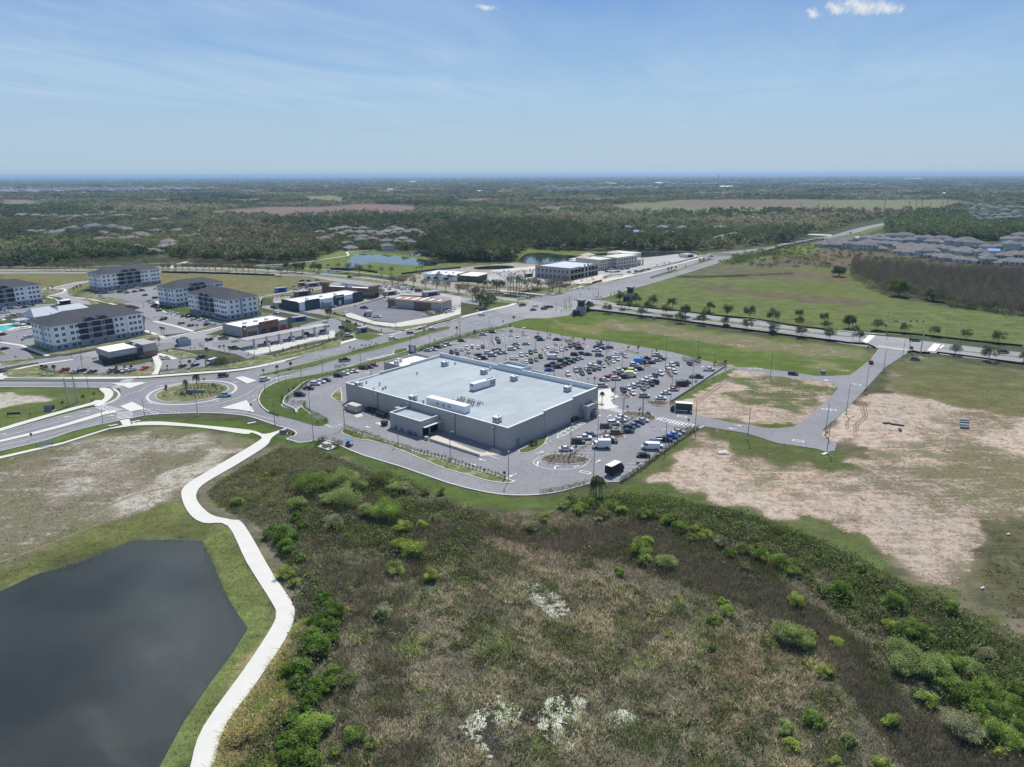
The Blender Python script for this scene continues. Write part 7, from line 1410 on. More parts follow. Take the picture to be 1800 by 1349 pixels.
def treeset(kind):
 if kind in TREES: return TREES[kind]
 out = []
 for v_ in range(4):
  rng = np.random.default_rng(hash_(kind) + v_)
  if kind == 'oak':
   P, i = crownpts(rng, 2400, 3.2, 2.6, 4.3, 20, .42); c = np.array([.060, .072, .036]) * rng.uniform(.6, 1.4, 20)[i][:, None]; V, Fq, C = leaves(P, .38, c, rng); tr = trunkmesh(rng, 6.0, .16, 4, 1.4)
  elif kind == 'dark_oak':
   P, i = crownpts(rng, 2500, 3.6, 3.0, 4.7, 18, .42); c = np.array([.042, .062, .030]) * rng.uniform(.7, 1.4, 18)[i][:, None]; V, Fq, C = leaves(P, .42, c, rng); tr = trunkmesh(rng, 6.5, .22, 4, 1.6)
  elif kind == 'bare':
   P, i = crownpts(rng, 2200, 3.9, 3.0, 6.0, 24, .36, .2); c = np.array([.095, .085, .062]) * rng.uniform(.7, 1.3, 24)[i][:, None]; V, Fq, C = leaves(P, .5, c, rng, asp=.3)
   t = MB(); t.tube([(0, 0, 0), (0, 0, 2.6)], [.26, .2], 6)
   for k in range(9):
    a = rng.uniform(0, 6.28); s = rng.uniform(1.4, 3.2); z = rng.uniform(6, 8.6); t.tube([(0, 0, 2.4), (math.cos(a) * s * .45, math.sin(a) * s * .45, 4.4), (math.cos(a) * s, math.sin(a) * s, z)], [.13, .08, .03], 4)
   tr = t.mesh('trunk', M['barkgrey'])
  elif kind == 'young':
   P, i = crownpts(rng, 420, .8, 1.2, 2.4, 8, .42); V, Fq, C = leaves(P, .28, np.array([.06, .085, .04]) * rng.uniform(.7, 1.4, 8)[i][:, None], rng); tr = trunkmesh(rng, 2.4, .06, 2, .4)
  elif kind == 'holly':
   n = 420; z = rng.uniform(.2, 3.4, n) ; r = (1 - z / 3.7) ** .7 * .75 * rng.uniform(.6, 1, n); a = rng.uniform(0, 6.28, n); P = np.stack([np.cos(a) * r, np.sin(a) * r, z], 1); V, Fq, C = leaves(P, .28, (.045, .075, .035), rng); tr = trunkmesh(rng, 2, .06, 0, .3)
  elif kind == 'pine':
   P, i = crownpts(rng, 700, 2.2, 3.6, 8.6, 18, .30, .3); V, Fq, C = leaves(P, .5, np.array([.045, .07, .035]) * rng.uniform(.7, 1.4, 18)[i][:, None], rng, asp=.3); tr = trunkmesh(rng, 11, .2, 3, 1.2, lh=.6)
  elif kind in ('palm', 'date_palm'):
   big = kind == 'date_palm'; H_ = 6.0 if not big else 6.5; nf = 30 if not big else 40; Lf = 2.1 if not big else 3.2
   Vs, Fs, Cs = [], [], []; k0 = 0
   for f_ in range(nf):
    a = f_ * 2.4; el = rng.uniform(-.5, 1.2); L1 = Lf * rng.uniform(.85, 1.1); seg = 5
    pts = []
    for j in range(seg + 1):
     t = j / seg; rr = L1 * t * math.cos(el) * (1 - .15 * t); zz = L1 * (math.sin(el) * t - .75 * t * t)
     pts.append(np.array([math.cos(a) * rr, math.sin(a) * rr, H_ + zz]))
    sd_ = np.array([-math.sin(a), math.cos(a), 0]);
    for j in range(seg):
     for k in range(3):
      t = (j + k / 3) / seg; p = pts[j] * (1 - k / 3) + pts[j + 1] * k / 3; w1 = (.7 if not big else .75) * (1 - t * .5) * (min(1, t * 4 + .2))
      dr = (pts[j + 1] - pts[j]); dr = dr / np.linalg.norm(dr)
      for s in (-1, 1):
       tip = p + sd_ * s * w1 + dr * w1 * .5 - np.array([0, 0, w1 * .35])
       Vs += [p - dr * .06, p + dr * .09, tip + dr * .03, tip]; Fs.append([k0, k0 + 1, k0 + 2, k0 + 3]); k0 += 4
       cc = np.array([.075, .09, .04] if not big else [.12, .14, .05]) * rng.uniform(.6, 1.3); Cs.append([*cc, 1])
   V, Fq, C = np.array(Vs), np.array(Fs), np.array(Cs)
   t = MB(); t.tube([(0, 0, 0), (.05, 0, H_ * .5), (0, 0, H_)], [.22 if not big else .42, .18 if not big else .36, .2 if not big else .5], 8); tr = t.mesh('trunk', M['barkgrey' if not big else 'bark'])
  elif kind == 'shrub':
   P, i = crownpts(rng, 260, .55, .5, .45, 8, .5); V, Fq, C = leaves(P, .24, np.array([.07, .085, .045]) * rng.uniform(.6, 1.4, 8)[i][:, None], rng); tr = None
  out.append((npmesh('crown', V, Fq, M['leaf_white'], C), tr))
 TREES[kind] = out; return out
def hash_(s): return sum(ord(c) * (i + 3) for i, c in enumerate(s)) % 9973
NAT = dict(oak=('street_tree', 'tree', 7.0), dark_oak=('evergreen_tree', 'tree', 7.8), bare=('bare_tree', 'tree', 9.0), young=('young_tree', 'tree', 3.6), holly=('conical_tree', 'tree', 3.7), pine=('pine_tree', 'tree', 12.2), palm=('palm_tree', 'palm', 7.2), date_palm=('date_palm', 'palm', 8.5), shrub=('shrub', 'shrub', 1.0))
def plant(kind, p, label, grp, s=1.0, z=.1, sz=None):
 v_ = random.randrange(4); cr, tr = treeset(kind)[v_]; nm, cat, _ = NAT[kind]
 if tr is None:
  o = bpy.data.objects.new(nm, cr); link(o); o.location = (*p, z); o.scale = (s, s, sz or s); o.rotation_euler.z = random.uniform(0, 6.28); return tag(o, label, cat, grp)
 e = empty(nm, (*p, z), random.uniform(0, 6.28)); e.scale = (s, s, sz or s); tag(e, label, cat, grp)
 for n_, me_ in (('crown', cr), ('trunk', tr)): o = bpy.data.objects.new(n_, me_); link(o); o.parent = e
 return e
def plants(kind, where, grp, k_, s, size=1.0, desc=None, z=.1, jit=.15):
 it = sorted([tuple(map(float, q.split(','))) for q in s.split()])
 for i, q in enumerate(it):
  b_ = g(k_, q[0], q[1]); sz = size * random.uniform(1 - jit, 1 + jit)
  if len(q) > 2: sz = hgt(b_, px(k_, 0, q[2])[1]) / NAT[kind][2] * size
  plant(kind, b_, f'{ordl(i)} {desc or NAT[kind][0].replace("_", " ")} from the left {where}', grp, max(.3, sz), z)
T1 = 'trees along the right boulevard'
plants('oak', 'on the near verge of the right boulevard', T1, 'E', '305,628,545 468,655,562 612,655,600 795,692,605 1165,745,645 1370,765,665 1585,780,700', desc='oak')
plants('oak', 'between lawn and near carriageway, middle stretch', T1, 'F', '680,602,492 963,645,540 1245,684,572 1548,708,588', desc='oak')
plants('oak', 'in the median of the right boulevard', T1, 'E', '675,615,540 850,640,545 1210,690,585 1028,668,570 1405,700,610', desc='oak')
plants('oak', 'in the median nearer the right junction', T1, 'F', '30,458,355 1228,575,475 1518,600,515', desc='oak')
plants('dark_oak', 'on the far verge of the right boulevard', T1, 'F', '285,412,318 465,460,345 705,490,360 948,520,392 1230,485,400 1492,528,436 1750,582,462', desc='dark oak')
plants('dark_oak', 'beside the farther stone tower', T1, 'E', '590,545,450 750,565,475 908,582,490 1088,612,515', desc='dark oak')
plants('oak', 'behind the fence right of the junction', T1, 'G', '65,545,435 347,575,470 620,597,508 905,632,538 1228,655,570 1545,698,588', desc='oak')
plants('oak', 'on the near verge right of the junction', T1, 'G', '130,600,525 168,680,592 1120,812,718 1453,872,735 1796,885,800', desc='oak')
plants('palm', 'at the near corner of the right junction', None, 'G', '668,742,648 678,800,732', desc='small palm')
plants('oak', 'beside the nearer stone tower', T1, 'D', '1655,780,705', desc='round oak')
T2 = 'bare trees along the northern road'
plants('bare', 'in the northern road row at the left edge', T2, 'A', '-20,215,140 122,215,132 490,248,160 620,250,165 745,255,165 870,240,175 1555,250,190 1665,245,185 30,212,140 430,246,165 560,250,165 680,254,165 810,254,170 1600,248,188', desc='bare tree')
plants('dark_oak', 'in the short dark group on the northern road', T2, 'A', '255,225,178 325,225,175 395,215,178', desc='dark tree')
plants('bare', 'in the northern road row behind the apartments', T2, 'B', '90,240,170 215,250,168 340,252,165 470,256,168 590,262,165 720,258,158 850,276,168 965,270,180 1085,272,200 1205,300,205 150,245,170 280,252,168 410,254,165 530,260,165 650,260,160 790,270,165 905,273,172', desc='bare tree')
plants('dark_oak', 'in the green stretch of the northern road row', T2, 'B', '1270,270,165 1345,262,165 1415,275,165 1520,258,170 1565,270,175', desc='green tree')
plants('bare', 'between the far pond and the northern road', T2, 'C', '520,225,180 620,225,170 720,270,168 820,295,170 920,252,190 1025,278,212 1125,282,210', desc='bare tree')
plants('bare', 'in front of the unfinished shop', T2, 'C', '1135,402,292 1235,412,292 1335,405,305 1445,425,325 1550,445,325 1640,450,345 1760,470,370', desc='bare tree')
plants('bare', 'in front of the low white building', T2, 'C', '1390,315,245 1490,322,262 1580,342,258 1685,352,275 1750,350,290', desc='bare tree')
plants('bare', 'behind the shrubs left of the crossroads', T2, 'D', '480,630,560 545,690,570 610,700,580 570,640,570 660,690,600 420,620,560', desc='bare tree', size=1.1)
plants('dark_oak', 'in the green stand left of the crossroads', 'trees left of the crossroads', 'D', '440,545,478 500,550,470 590,570,495 640,570,505 690,575,505 770,600,520 800,615,510 745,560,500 620,760,640 680,740,650 730,720,650 650,780,690', desc='green tree', size=1.1)
plants('pine', 'in the tall stand left of the crossroads', 'trees left of the crossroads', 'D', '880,630,480 905,640,470 930,635,475 955,640,465 990,640,460 970,600,475 1010,610,490 1040,615,490 700,690,600 720,700,610', desc='tall pine', size=1.15)
plants('bare', 'in the verge before the unfinished office', 'trees left of the crossroads', 'D', '1060,600,510 1110,590,500 1160,600,510 1190,590,520 1270,600,510 1340,560,500 1370,620,520 1430,560,480 1300,630,520', desc='bare tree', size=1.25)
T3 = 'palms round the coffee shop'
plants('palm', 'on the lawn left of the coffee shop bays', T3, 'H', '415,205,95 455,215,100 530,218,98', desc='palm')
plants('palm', 'in the lawn in front of the coffee shop', T3, 'i', '415,590,455 550,600,450 650,590,440 975,495,370 1415,480,385 1575,530,360 1650,470,380 1090,160,20 1375,180,50', desc='palm')
plants('palm', 'by the path left of the pumps', T3, 'Q', '58,640,530 118,645,525 195,665,540', desc='palm')
plants('palm', 'in the street verge near the apartments', T3, 'B', '420,815,742 75,850,765 100,860,770 60,955,880 230,965,885 510,1070,960 1380,820,760', desc='palm')
plants('palm', 'beside the street behind the pumps', T3, 'S', '690,770,540 715,700,530 735,640,530 1000,870,720 1040,880,740 1135,880,770 365,350,255 400,350,240 450,330,235', desc='palm')
plants('palm', 'in the verge in front of the pumps', T3, 'Q', '1090,640,550 1725,460,385', desc='palm')
plants('palm', 'near the far apartment block', T3, 'A', '460,450,392 503,442,378 705,450,392 735,440,375 770,430,360 378,370,345', desc='palm')
plants('palm', 'in the boulevard median beside the store', 'palms in the boulevard medians', 'J', '143,372,282 288,335,240 430,302,205', desc='palm')
plants('palm', 'in the boulevard median by the crosswalk', 'palms in the boulevard medians', 'C', '1352,890,835 1435,855,792 1745,845,772 40,1215,1140 170,1185,1105 600,910,845 655,900,838', desc='palm')
plants('palm', 'on the grass left of the roundabout', None, 'H', '610,540,448 808,490,385 910,448,365 298,632,575', desc='palm')
plants('palm', 'on the far pond lawn', None, 'C', '1360,250,205 1387,248,198 1412,250,200', desc='palm')
plants('palm', 'in the strip behind the store front', None, 'M', '545,485,430 580,490,445 645,480,432', desc='palm')
plants('palm', 'at the store corner plaza', None, 'N', '465,575,505 400,560,530 520,590,515 535,760,645', desc='palm')
plants('palm', 'at the near edge of the car park', None, 'O', '735,940,720 770,900,735 785,925,760 715,945,775', desc='palm')
plant('date_palm', g('I', 855, 490), 'big date palm in the middle of the roundabout', None, hgt(g('I', 855, 490), px('I', 0, 345)[1]) / 8.5, .25)
plant('palm', g('I', 960, 480), 'thinner palm right of the big one in the roundabout', None, 1.15, .25)
plants('young', 'on the roundabout island', 'young trees on the roundabout', 'I', '662,510,410 1022,400,345 1115,480,395', z=.25, desc='thin young tree')
plants('young', 'in the lawns by the coffee shop and streets', 'young trees in the left lawns', 'A', '150,1095,1040 362,1150,1120 735,1080,1050 600,1000,940 840,1185,1155 1185,905,870 770,395,372 215,940,880 160,890,860 240,900,870 1430,860,815 1650,905,880 1690,950,880 930,475,455 1010,470,450 1145,480,455 1210,470,450 1280,460,435 1350,455,430 1590,1180,1130 1725,1110,1080', desc='young tree')
plants('holly', 'in the lawns round the service hut', 'conical trees', 'i', '1205,270,195 1438,350,275 1210,540,470 1575,220,160 1645,220,165 1770,200,130 1730,180,100 1310,75,35', desc='dark conical tree')
plants('holly', 'in the hedge before the pumps', 'conical trees', 'Q', '835,710,655 918,690,635 965,640,562 1185,610,520 1290,590,510 1405,575,525 1522,545,490 1555,600,540 1625,490,410 780,665,600', desc='slim conical tree')
plants('holly', 'in the left lawn of the store', 'conical trees', 'J', '340,642,560 408,555,490 455,505,455 483,490,440', desc='dark conical tree', z=.25)
plants('young', 'in the car park islands', 'young trees in the car park', 'M', '1095,215,140 1242,205,155 1425,220,170 1572,245,190 165,300,250 655,215,150', desc='young tree')
plants('young', 'in the outer car park islands', 'young trees in the car park', 'N', '362,185,130 522,205,155 482,200,170 255,165,120 882,275,210 790,255,210 1055,285,245 1018,280,255 1472,370,305 1620,400,360 1715,410,350 640,690,605 1380,560,500 1435,590,545', desc='young tree')
plants('young', 'in the near car park islands', 'young trees in the car park', 'O', '1015,165,115 1120,185,135 1195,240,175 1178,600,570 560,530,470 1105,670,610 820,375,335', desc='young tree')
plants('young', 'on the retail lots', 'young trees on the retail lots', 'C', '1140,540,500 1160,525,500 95,505,470 780,615,570 1030,830,800 590,690,630 465,650,625 930,755,730 870,790,745 790,800,745 770,780,750 540,690,600', desc='young tree')
plants('young', 'in the office parking verge', 'young trees by the beige office', 'E', '940,215,195 1010,200,180 1060,195,175 1150,120,95 1260,130,105 1330,125,100 1215,225,205 1050,270,230 1080,265,225 1120,250,220 1350,175,140 1385,165,135 1430,155,130', desc='young tree', size=1.2)
plants('pine', 'on the far roundabout', None, 'E', '1550,95,55 1600,92,50 1625,95,58', desc='small pine')
plants('young', 'in the strip by the sandy plot', None, 'Y', '545,415,375 235,755,700', desc='bushy shrub', size=.8)
plants('young', 'beside the shopping street hedge', 'young trees along the median', 'C', '735,1010,955 770,1015,970 845,985,940 880,985,945 938,945,915 975,960,925 915,975,940 1180,925,905', desc='young tree')
plants('shrub', 'at the foot of the near wall', 'shrubs by the store', 'Z', '745,425,330', desc='round shrub')
# hedges: one object each
def hedge(s, w_, h, label, colr=(.055, .085, .030), dens=10, sz=.34, z=.1, gap=None, cat='hedge', name='hedge', sm=3, k=1.0):
 P = smooth(S(s), False, sm) if isinstance(s, str) else s
 rng = np.random.default_rng(len(label)); D = [0.]
 for a, b_ in zip(P, P[1:]): D.append(D[-1] + math.dist(a, b_))
 n = int(D[-1] * (w_ + 2 * h) * dens); t = rng.uniform(0, D[-1], n)
 if gap: ph = (t % gap) / gap; t = t - (ph - .5) * gap * .55      # separate shrubs
 i = np.clip(np.searchsorted(D, t) - 1, 0, len(P) - 2); A = np.array(P)[i]; B = np.array(P)[i + 1]; u = ((t - np.array(D)[i]) / np.maximum(1e-6, np.array(D)[i + 1] - np.array(D)[i]))[:, None]
 C = A + (B - A) * u; e_ = B - A; e_ /= np.linalg.norm(e_, axis=1)[:, None] + 1e-9; nn = np.stack([-e_[:, 1], e_[:, 0]], 1)
 q = rng.uniform(-1, 1, n); zz = rng.uniform(0.05, 1, n) ** .7; top = 1 + .18 * np.sin(t * 1.7) + .1 * np.sin(t * 4.1)
 C = C + nn * (q * w_ / 2)[:, None]; z_ = zz * h * top * (1 - .25 * q * q)
 V, Fq, Cc = leaves(np.column_stack([C, z_ + z]), sz, np.array(colr) * (1 + .25 * np.sin(t * .9))[:, None], rng, var=.35)
 o = bpy.data.objects.new(name, npmesh(name, V, Fq, M['leaf_white'], Cc)); link(o); return tag(o, label, cat)
HG = (.075, .115, .030)
hedge("J 990,920 1100,960 1250,1005 1450,1085 1690,1150", 1.6, 1.5, 'clipped green hedge along the service drive behind the store', HG, z=.2)
hedge("J 970,950 1050,985 1180,1035", 1.4, 1.2, 'short second hedge at the left tip of the service strip', HG, z=.2)
hedge("K 840,1150 1000,1195 1200,1250 1349,1300 Z 100,930 240,1000 330,1020", 1.0, 1.3, 'row of small upright shrubs continuing the service hedge', (.05, .07, .035), gap=1.5, z=.25)
hedge("J 620,430 550,490 480,560 400,610 380,650", 1.6, 1.3, 'hedge behind the pale retaining wall', HG, z=.3); hedge("J 420,660 500,665 575,655 570,700 620,750 720,800 800,840 780,870 690,870", 1.2, 1.2, 'hedge curving round the left planting bed', HG, z=.25)
hedge("J 560,420 700,400 850,355 1000,320 1150,285 1330,250", 1.6, 1.3, 'hedge along the bays left of the store', HG, z=.25); hedge("J 890,310 950,295 1015,285", 1.6, 2.4, 'tall dark hedge block by the boulevard pavement', (.035, .055, .025), z=.2)
hedge("M 0,375 200,310 400,250 640,190 800,152 950,130", 3.0, 1.5, 'long clipped hedge between car park and boulevard', (.075, .125, .028), z=.3)
hedge("M 545,243 640,238 735,238", 1.6, .9, 'low shrubs at the island by the long hedge', (.07, .08, .045), gap=1.2, z=.25)
hedge("O 245,890 400,865 560,830 680,800", 1.3, 1.2, 'low clipped hedge at the near edge of the car park', (.075, .10, .035), z=.1)
hedge("O 950,795 1150,668 1300,553 1500,408 1640,318", 1.2, 1.6, 'dark leafy fence hedge along the right side of the near car park', (.045, .05, .03), z=.05)
hedge("O 270,585 400,555 560,572 670,592 600,625 450,635 300,612 400,590 560,600", 4.0, .8, 'brown shrub bed in the near tear-drop island', (.11, .095, .075), dens=3, sz=.4, gap=1.6, z=.25)
hedge("O 990,190 1100,215 1240,240 1150,200", 4.0, .8, 'shrub bed beside the right crosswalk', (.09, .085, .06), dens=3, sz=.4, gap=1.6, z=.25); hedge("O 770,350 850,362 950,390 870,400", 3.0, .8, 'shrub bed on the middle island of the near car park', (.09, .095, .06), dens=3, sz=.4, gap=1.6, z=.25)
hedge("O 1180,92 1260,88 1340,105 1230,112", 4.0, 1.0, 'brown shrub bed at the end of the outer row', (.12, .10, .08), dens=4, sz=.4, gap=1.6, z=.25); hedge("O 1420,335 1500,320 1590,318 1480,380", 2.5, .9, 'shrub bed at the top of the near outer row', (.08, .075, .06), dens=4, sz=.4, gap=1.6, z=.25)
hedge("O 500,575 620,500 750,432", .8, .7, 'thin shrub line in the near divider', (.07, .07, .05), gap=1.4, z=.25); hedge("O 890,345 980,285 1080,228", .8, .7, 'thin shrub line in the upper near divider', (.07, .07, .05), gap=1.4, z=.25)
hedge("N 1300,350 1400,355 1480,378", 2.2, 1.8, 'dark shrub clump at the top of the outer rows', (.045, .05, .035), z=.25); hedge("N 1600,400 1680,398 1740,408", 2.2, 1.3, 'brown shrub clump at the right corner of the car park', (.10, .09, .065), z=.25); hedge("N 170,170 210,165 255,175", 3, 1.2, 'brown shrub clump at the top of the car park', (.11, .10, .07), z=.25); hedge("N 580,225 610,232 640,238", 2, 1.4, 'dark shrub clump beside two lamp posts', (.05, .045, .04), z=.25)
hedge("N 930,408 970,406 1005,410", 2, .9, 'small shrub bed below the fresh tarmac', (.08, .085, .05), z=.25); hedge("N 720,690 770,680 800,705", 3.5, .7, 'shrub bed at the near end of the long double row', (.07, .08, .05), dens=5, z=.25); hedge("N 555,345 590,370 615,405", 2, .8, 'shrub bed splitting the porch double row', (.08, .08, .055), dens=6, z=.25); hedge("N 1145,455 1180,490 1205,520", 2, .8, 'green bed at the top end of the long double row', (.10, .12, .05), dens=6, z=.25)
hedge("Q 820,725 1000,690 1300,625 1500,560 1625,510 1800,475", 1.3, 1.0, 'dark hedge along the slope before the pumps', (.045, .06, .03)); hedge("C 500,645 560,660 700,700 900,760 1050,790 1200,790", 1.4, .9, 'dark hedge line along the retail lot edge', (.05, .06, .035))
hedge("A 370,1180 480,1215 700,1235 900,1240 1100,1235 1390,1200", 1.2, 1.0, 'curved dark hedge along the coffee shop bays', (.05, .06, .03)); hedge("B 60,1200 250,1190 450,1180 620,1160", 1.2, .9, 'hedge along the bays right of the coffee shop', (.06, .075, .035)); hedge("A 1430,1190 1450,1180 1480,1170", 2.5, 1.6, 'yellow-green hedge by the footpath', (.20, .25, .03))
hedge("B 730,1140 850,1110 1000,1085", 3.5, 1.0, 'dark raised bed at the corner of the filling station', (.05, .05, .045)); hedge("B 600,1165 640,1120 690,1160", 4, 3.0, 'dark shrubbery round the plant at the coffee shop corner', (.04, .05, .035))
hedge("C 550,232 700,232 850,245 990,265", 1.6, 2.0, 'dark hedge between the far pond and the northern road', (.04, .07, .025)); hedge("D 650,740 700,720 780,690", 3, 1.8, 'dark shrubs behind the grass triangle', (.045, .065, .03)); hedge("D 1120,600 1250,595 1350,570 1480,550", 2, 1.8, 'dark hedge before the unfinished office', (.05, .06, .035)); hedge("D 1400,570 1480,545 1560,552", 2, 1.2, 'low dark hedge near the fence panel', (.05, .06, .03))
hedge("D 430,560 520,575 650,590 780,610", 7, 3.5, 'dense undergrowth left of the crossroads', (.055, .07, .035), dens=3, sz=.6); hedge("D 870,585 960,600 1080,600 1200,610", 6, 3, 'undergrowth below the tall stand of pines', (.05, .06, .035), dens=3, sz=.6); hedge("D 860,650 960,640 1040,645 1130,660", 3, 1.2, 'shrub bed at the northern road median tip', (.06, .065, .045)); hedge("A 280,790 150,815 20,835", 1.4, 1.0, 'hedge round the pool terrace', (.05, .07, .035)); hedge("B 1370,450 1400,465 1450,450", 3, 2, 'dark shrubs behind the retail block', (.05, .055, .04)) ; hedge("A 0,1125 100,1120 300,1095", 1, .8, 'low hedge of the left car park', (.05, .06, .035)); hedge("B 1040,520 1200,505 1290,490", 1, .8, 'dashed hedge by the builders\' plot', (.05, .06, .035), gap=3)
hedge("J 690,1120 720,1090 760,1050 800,1060", 2.2, 1.9, 'dark leafy screen around the pump plant, left part', (.05, .065, .035), z=.05); hedge("J 860,1090 910,1085 950,1110 890,1140", 2.2, 2.0, 'dark leafy screen around the pump plant, right part', (.045, .055, .03), z=.05)
e = empty('pump_plant', (*g('J', 810, 1120), .1), R_(-37)); tag(e, 'pale pump plant inside the leafy screen by the service drive', 'pump plant'); MB().box(-3, 3, -2, 2, 0, .3).build('pad', M['conc'], e); MB().box(-1.5, 1, -1, 1, .301, 1.6).build('cabinet', M['tan'], e); MB().tube([(2, 0, .3), (2, 0, 1.8)], .4, 8).build('tank', M['path'], e)
# roundabout planting rings
for rr, l_, h_, cc in ((9.5, 'outer ring of low grey shrubs in the roundabout', .8, (.07, .075, .055)), (7.2, 'inner ring of dark shrubs in the roundabout', .9, (.05, .06, .04)), (4.8, 'dark shrub heart of the roundabout', 1.1, (.05, .06, .035))):
 hedge([(C0[0] + 3 + rr * math.cos(a) , C0[1] - 0 + rr * .95 * math.sin(a)) for a in np.linspace(0, 6.28, 30)], 1.2, h_, l_, cc, dens=6, gap=1.5, z=.25, cat='shrubs')
e = MB().prism(rect((C0[0] + 2, C0[1] - 1), 0, -4, 4, -.3, .3), 0, 1.5).build('monument_wall', M['grayc']); tag(e, 'low pale stone monument wall in the roundabout', 'wall')
hedge("C 740,1020 800,1015 900,990 1000,960", 2.0, .9, 'shrub bed under the young trees of the boulevard median', (.08, .085, .05), gap=1.3, z=.3)
hedge("E 880,325 1000,285 1120,250", 2, 1.0, 'dark shrub bed in the far boulevard median', (.05, .06, .035), z=.3); hedge("E 1340,170 1400,155 1460,145", 2, 1.2, 'second dark shrub bed in the far boulevard median', (.05, .06, .035), z=.3)
hedge("E 720,280 850,240 930,220 1000,205 1200,160 1330,125", 1.2, 1.0, 'hedge along the beige office car park', (.045, .06, .03)); hedge("E 435,330 500,310 620,300", 3, 2.4, 'dark shrubs beside the builders\' fence', (.06, .065, .04))
# ============================================================ HOUSES
def house(kind):
 rng = random.Random(kind); w_, d_ = [(15, 12), (18, 13), (14, 14), (20, 12)][kind % 4]; h = 3.0 if kind < 6 else 5.8
 wl_ = MB().box(-w_ / 2, w_ / 2, -d_ / 2, d_ / 2, 0, h); wl_.box(w_ * .1, w_ * .45, -d_ / 2 - 3, -d_ / 2 - .01, 0, h - .2)
 wns = []
 def W(*a):
  m_ = MB(); m_.box(*a); wns.append(m_)
 for i in range(4):
  x = -w_ / 2 + w_ * (i + .6) / 4.4
  for z in ([1.0] if h < 4 else [1.0, 3.8]): W(x - .7, x + .7, d_ / 2 + .01, d_ / 2 + .05, z, z + 1.3); W(x - .7, x + .7, -d_ / 2 - .05, -d_ / 2 - .01, z, z + 1.3)
 for z in ([1.0] if h < 4 else [1.0, 3.8]):
  for y in (-3, 2): W(-w_ / 2 - .05, -w_ / 2 - .01, y - .6, y + .6, z, z + 1.3)
 W(w_ * .14, w_ * .41, -d_ / 2 - 3.06, -d_ / 2 - 3.01, 0, 2.3)
 r = MB(); o = .6
 def hip(x0, x1, y0, y1, z, rise):
  s = min(x1 - x0, y1 - y0) / 2; q = [(x0, y0, z), (x1, y0, z), (x1, y1, z), (x0, y1, z)]
  if x1 - x0 > y1 - y0: a, b = (x0 + s, (y0 + y1) / 2, z + rise), (x1 - s, (y0 + y1) / 2, z + rise); r.face([q[0], q[1], b, a]); r.face([q[1], q[2], b]); r.face([q[2], q[3], a, b]); r.face([q[3], q[0], a])
  else: a, b = ((x0 + x1) / 2, y0 + s, z + rise), ((x0 + x1) / 2, y1 - s, z + rise); r.face([q[1], q[2], b, a]); r.face([q[2], q[3], b]); r.face([q[3], q[0], a, b]); r.face([q[0], q[1], a])
  r.face(q[::-1])
 hip(-w_ / 2 - o, w_ / 2 + o, -d_ / 2 - o, d_ / 2 + o, h + .01, d_ * .24); hip(w_ * .1 - o, w_ * .45 + o, -d_ / 2 - 3 - o, 0, h - .1, w_ * .09)
 wall = mat('house_wall_%d' % kind, [(.55, .52, .48), (.45, .42, .38), (.42, .43, .45), (.52, .45, .37), (.62, .62, .62), (.50, .47, .43), (.66, .65, .63), (.46, .48, .50)][kind], .85, .06, .3)
 roof = mat('house_roof_%d' % kind, [(.15, .14, .135), (.18, .165, .15), (.17, .165, .165), (.20, .17, .155), (.19, .185, .18), (.22, .21, .19), (.16, .155, .155), (.15, .148, .155)][kind], .9, .14, .5)
 return wl_.mesh('wall', wall), r.mesh('roof', roof), [q.mesh('window', M['white' if q is wns[-1] else 'glass']) for q in wns]
HS = [house(k) for k in range(8)]
HOUSES = []
def hrow(area, grp, pts, kinds, rz=None, s=1.0):
 pts = sorted(pts)
 for i, p_ in enumerate(pts):
  k = random.choice(kinds); q = gp(*p_[:2]); e = empty('house', (*q, 0), (rz if rz is not None else random.uniform(0, 6.28)) + random.uniform(-.12, .12) + random.choice([0, math.pi / 2, math.pi])); sc = s * random.uniform(1.0, 1.3); e.scale = (sc, sc, sc)
  tag(e, f'{"two-storey" if k > 5 else "hip-roofed"} house, {ordl(i) if i < 40 else ordl(i - 40)} ' + ('after the fortieth ' if i >= 40 else 'from left ') + area, 'house', grp)
  for n_, me_ in [('wall', HS[k][0]), ('roof', HS[k][1])] + [('garage_door' if q is HS[k][2][-1] else 'window', q) for q in HS[k][2]] * ('near line' in area or 'front line' in area): o = bpy.data.objects.new(n_, me_); link(o); o.parent = e
  HOUSES.append(q)
def pk(k, s): return [px(k, *map(float, q.split(','))) for q in s.split()]
H1 = 'houses of the wooded estate on the left'
hrow('in the near line of the left estate', H1, pk('f', '95,262 240,260 380,262 500,265 700,268 900,275 1060,270 1150,265 1300,262 1380,252 1440,350 1600,400 1740,350'), [0, 1, 3, 5], 1.0)
hrow('in the middle line of the left estate', H1, pk('f', '330,185 450,190 560,225 640,190 700,160 780,160 960,150 1010,140 1100,200 1190,150 1200,225 1300,150 1360,160 1480,215 1540,230 1640,180 1780,300'), [0, 1, 3, 5, 6], 1.0)
hrow('in the far line of the left estate', H1, pk('a', '140,325 180,320 250,325 320,330 380,325 440,340 480,330 540,335 600,325 660,325 720,320 800,330 860,325 900,330 1080,355 1160,350 1100,440 1250,435 1300,480 1380,470 1400,345 1540,510 1180,530 1220,550 1330,325 700,350 500,350'), [0, 1, 3, 5], 1.0)
H2 = 'houses of the estate behind the far pond'
hrow('in the near line behind the far pond', H2, pk('g', '820,300 780,250 1210,300 1370,210 1200,250 1290,240 480,220 560,215 930,230 1050,210 150,245 240,235 1440,260 30,210'), [1, 3, 5, 6], .6)
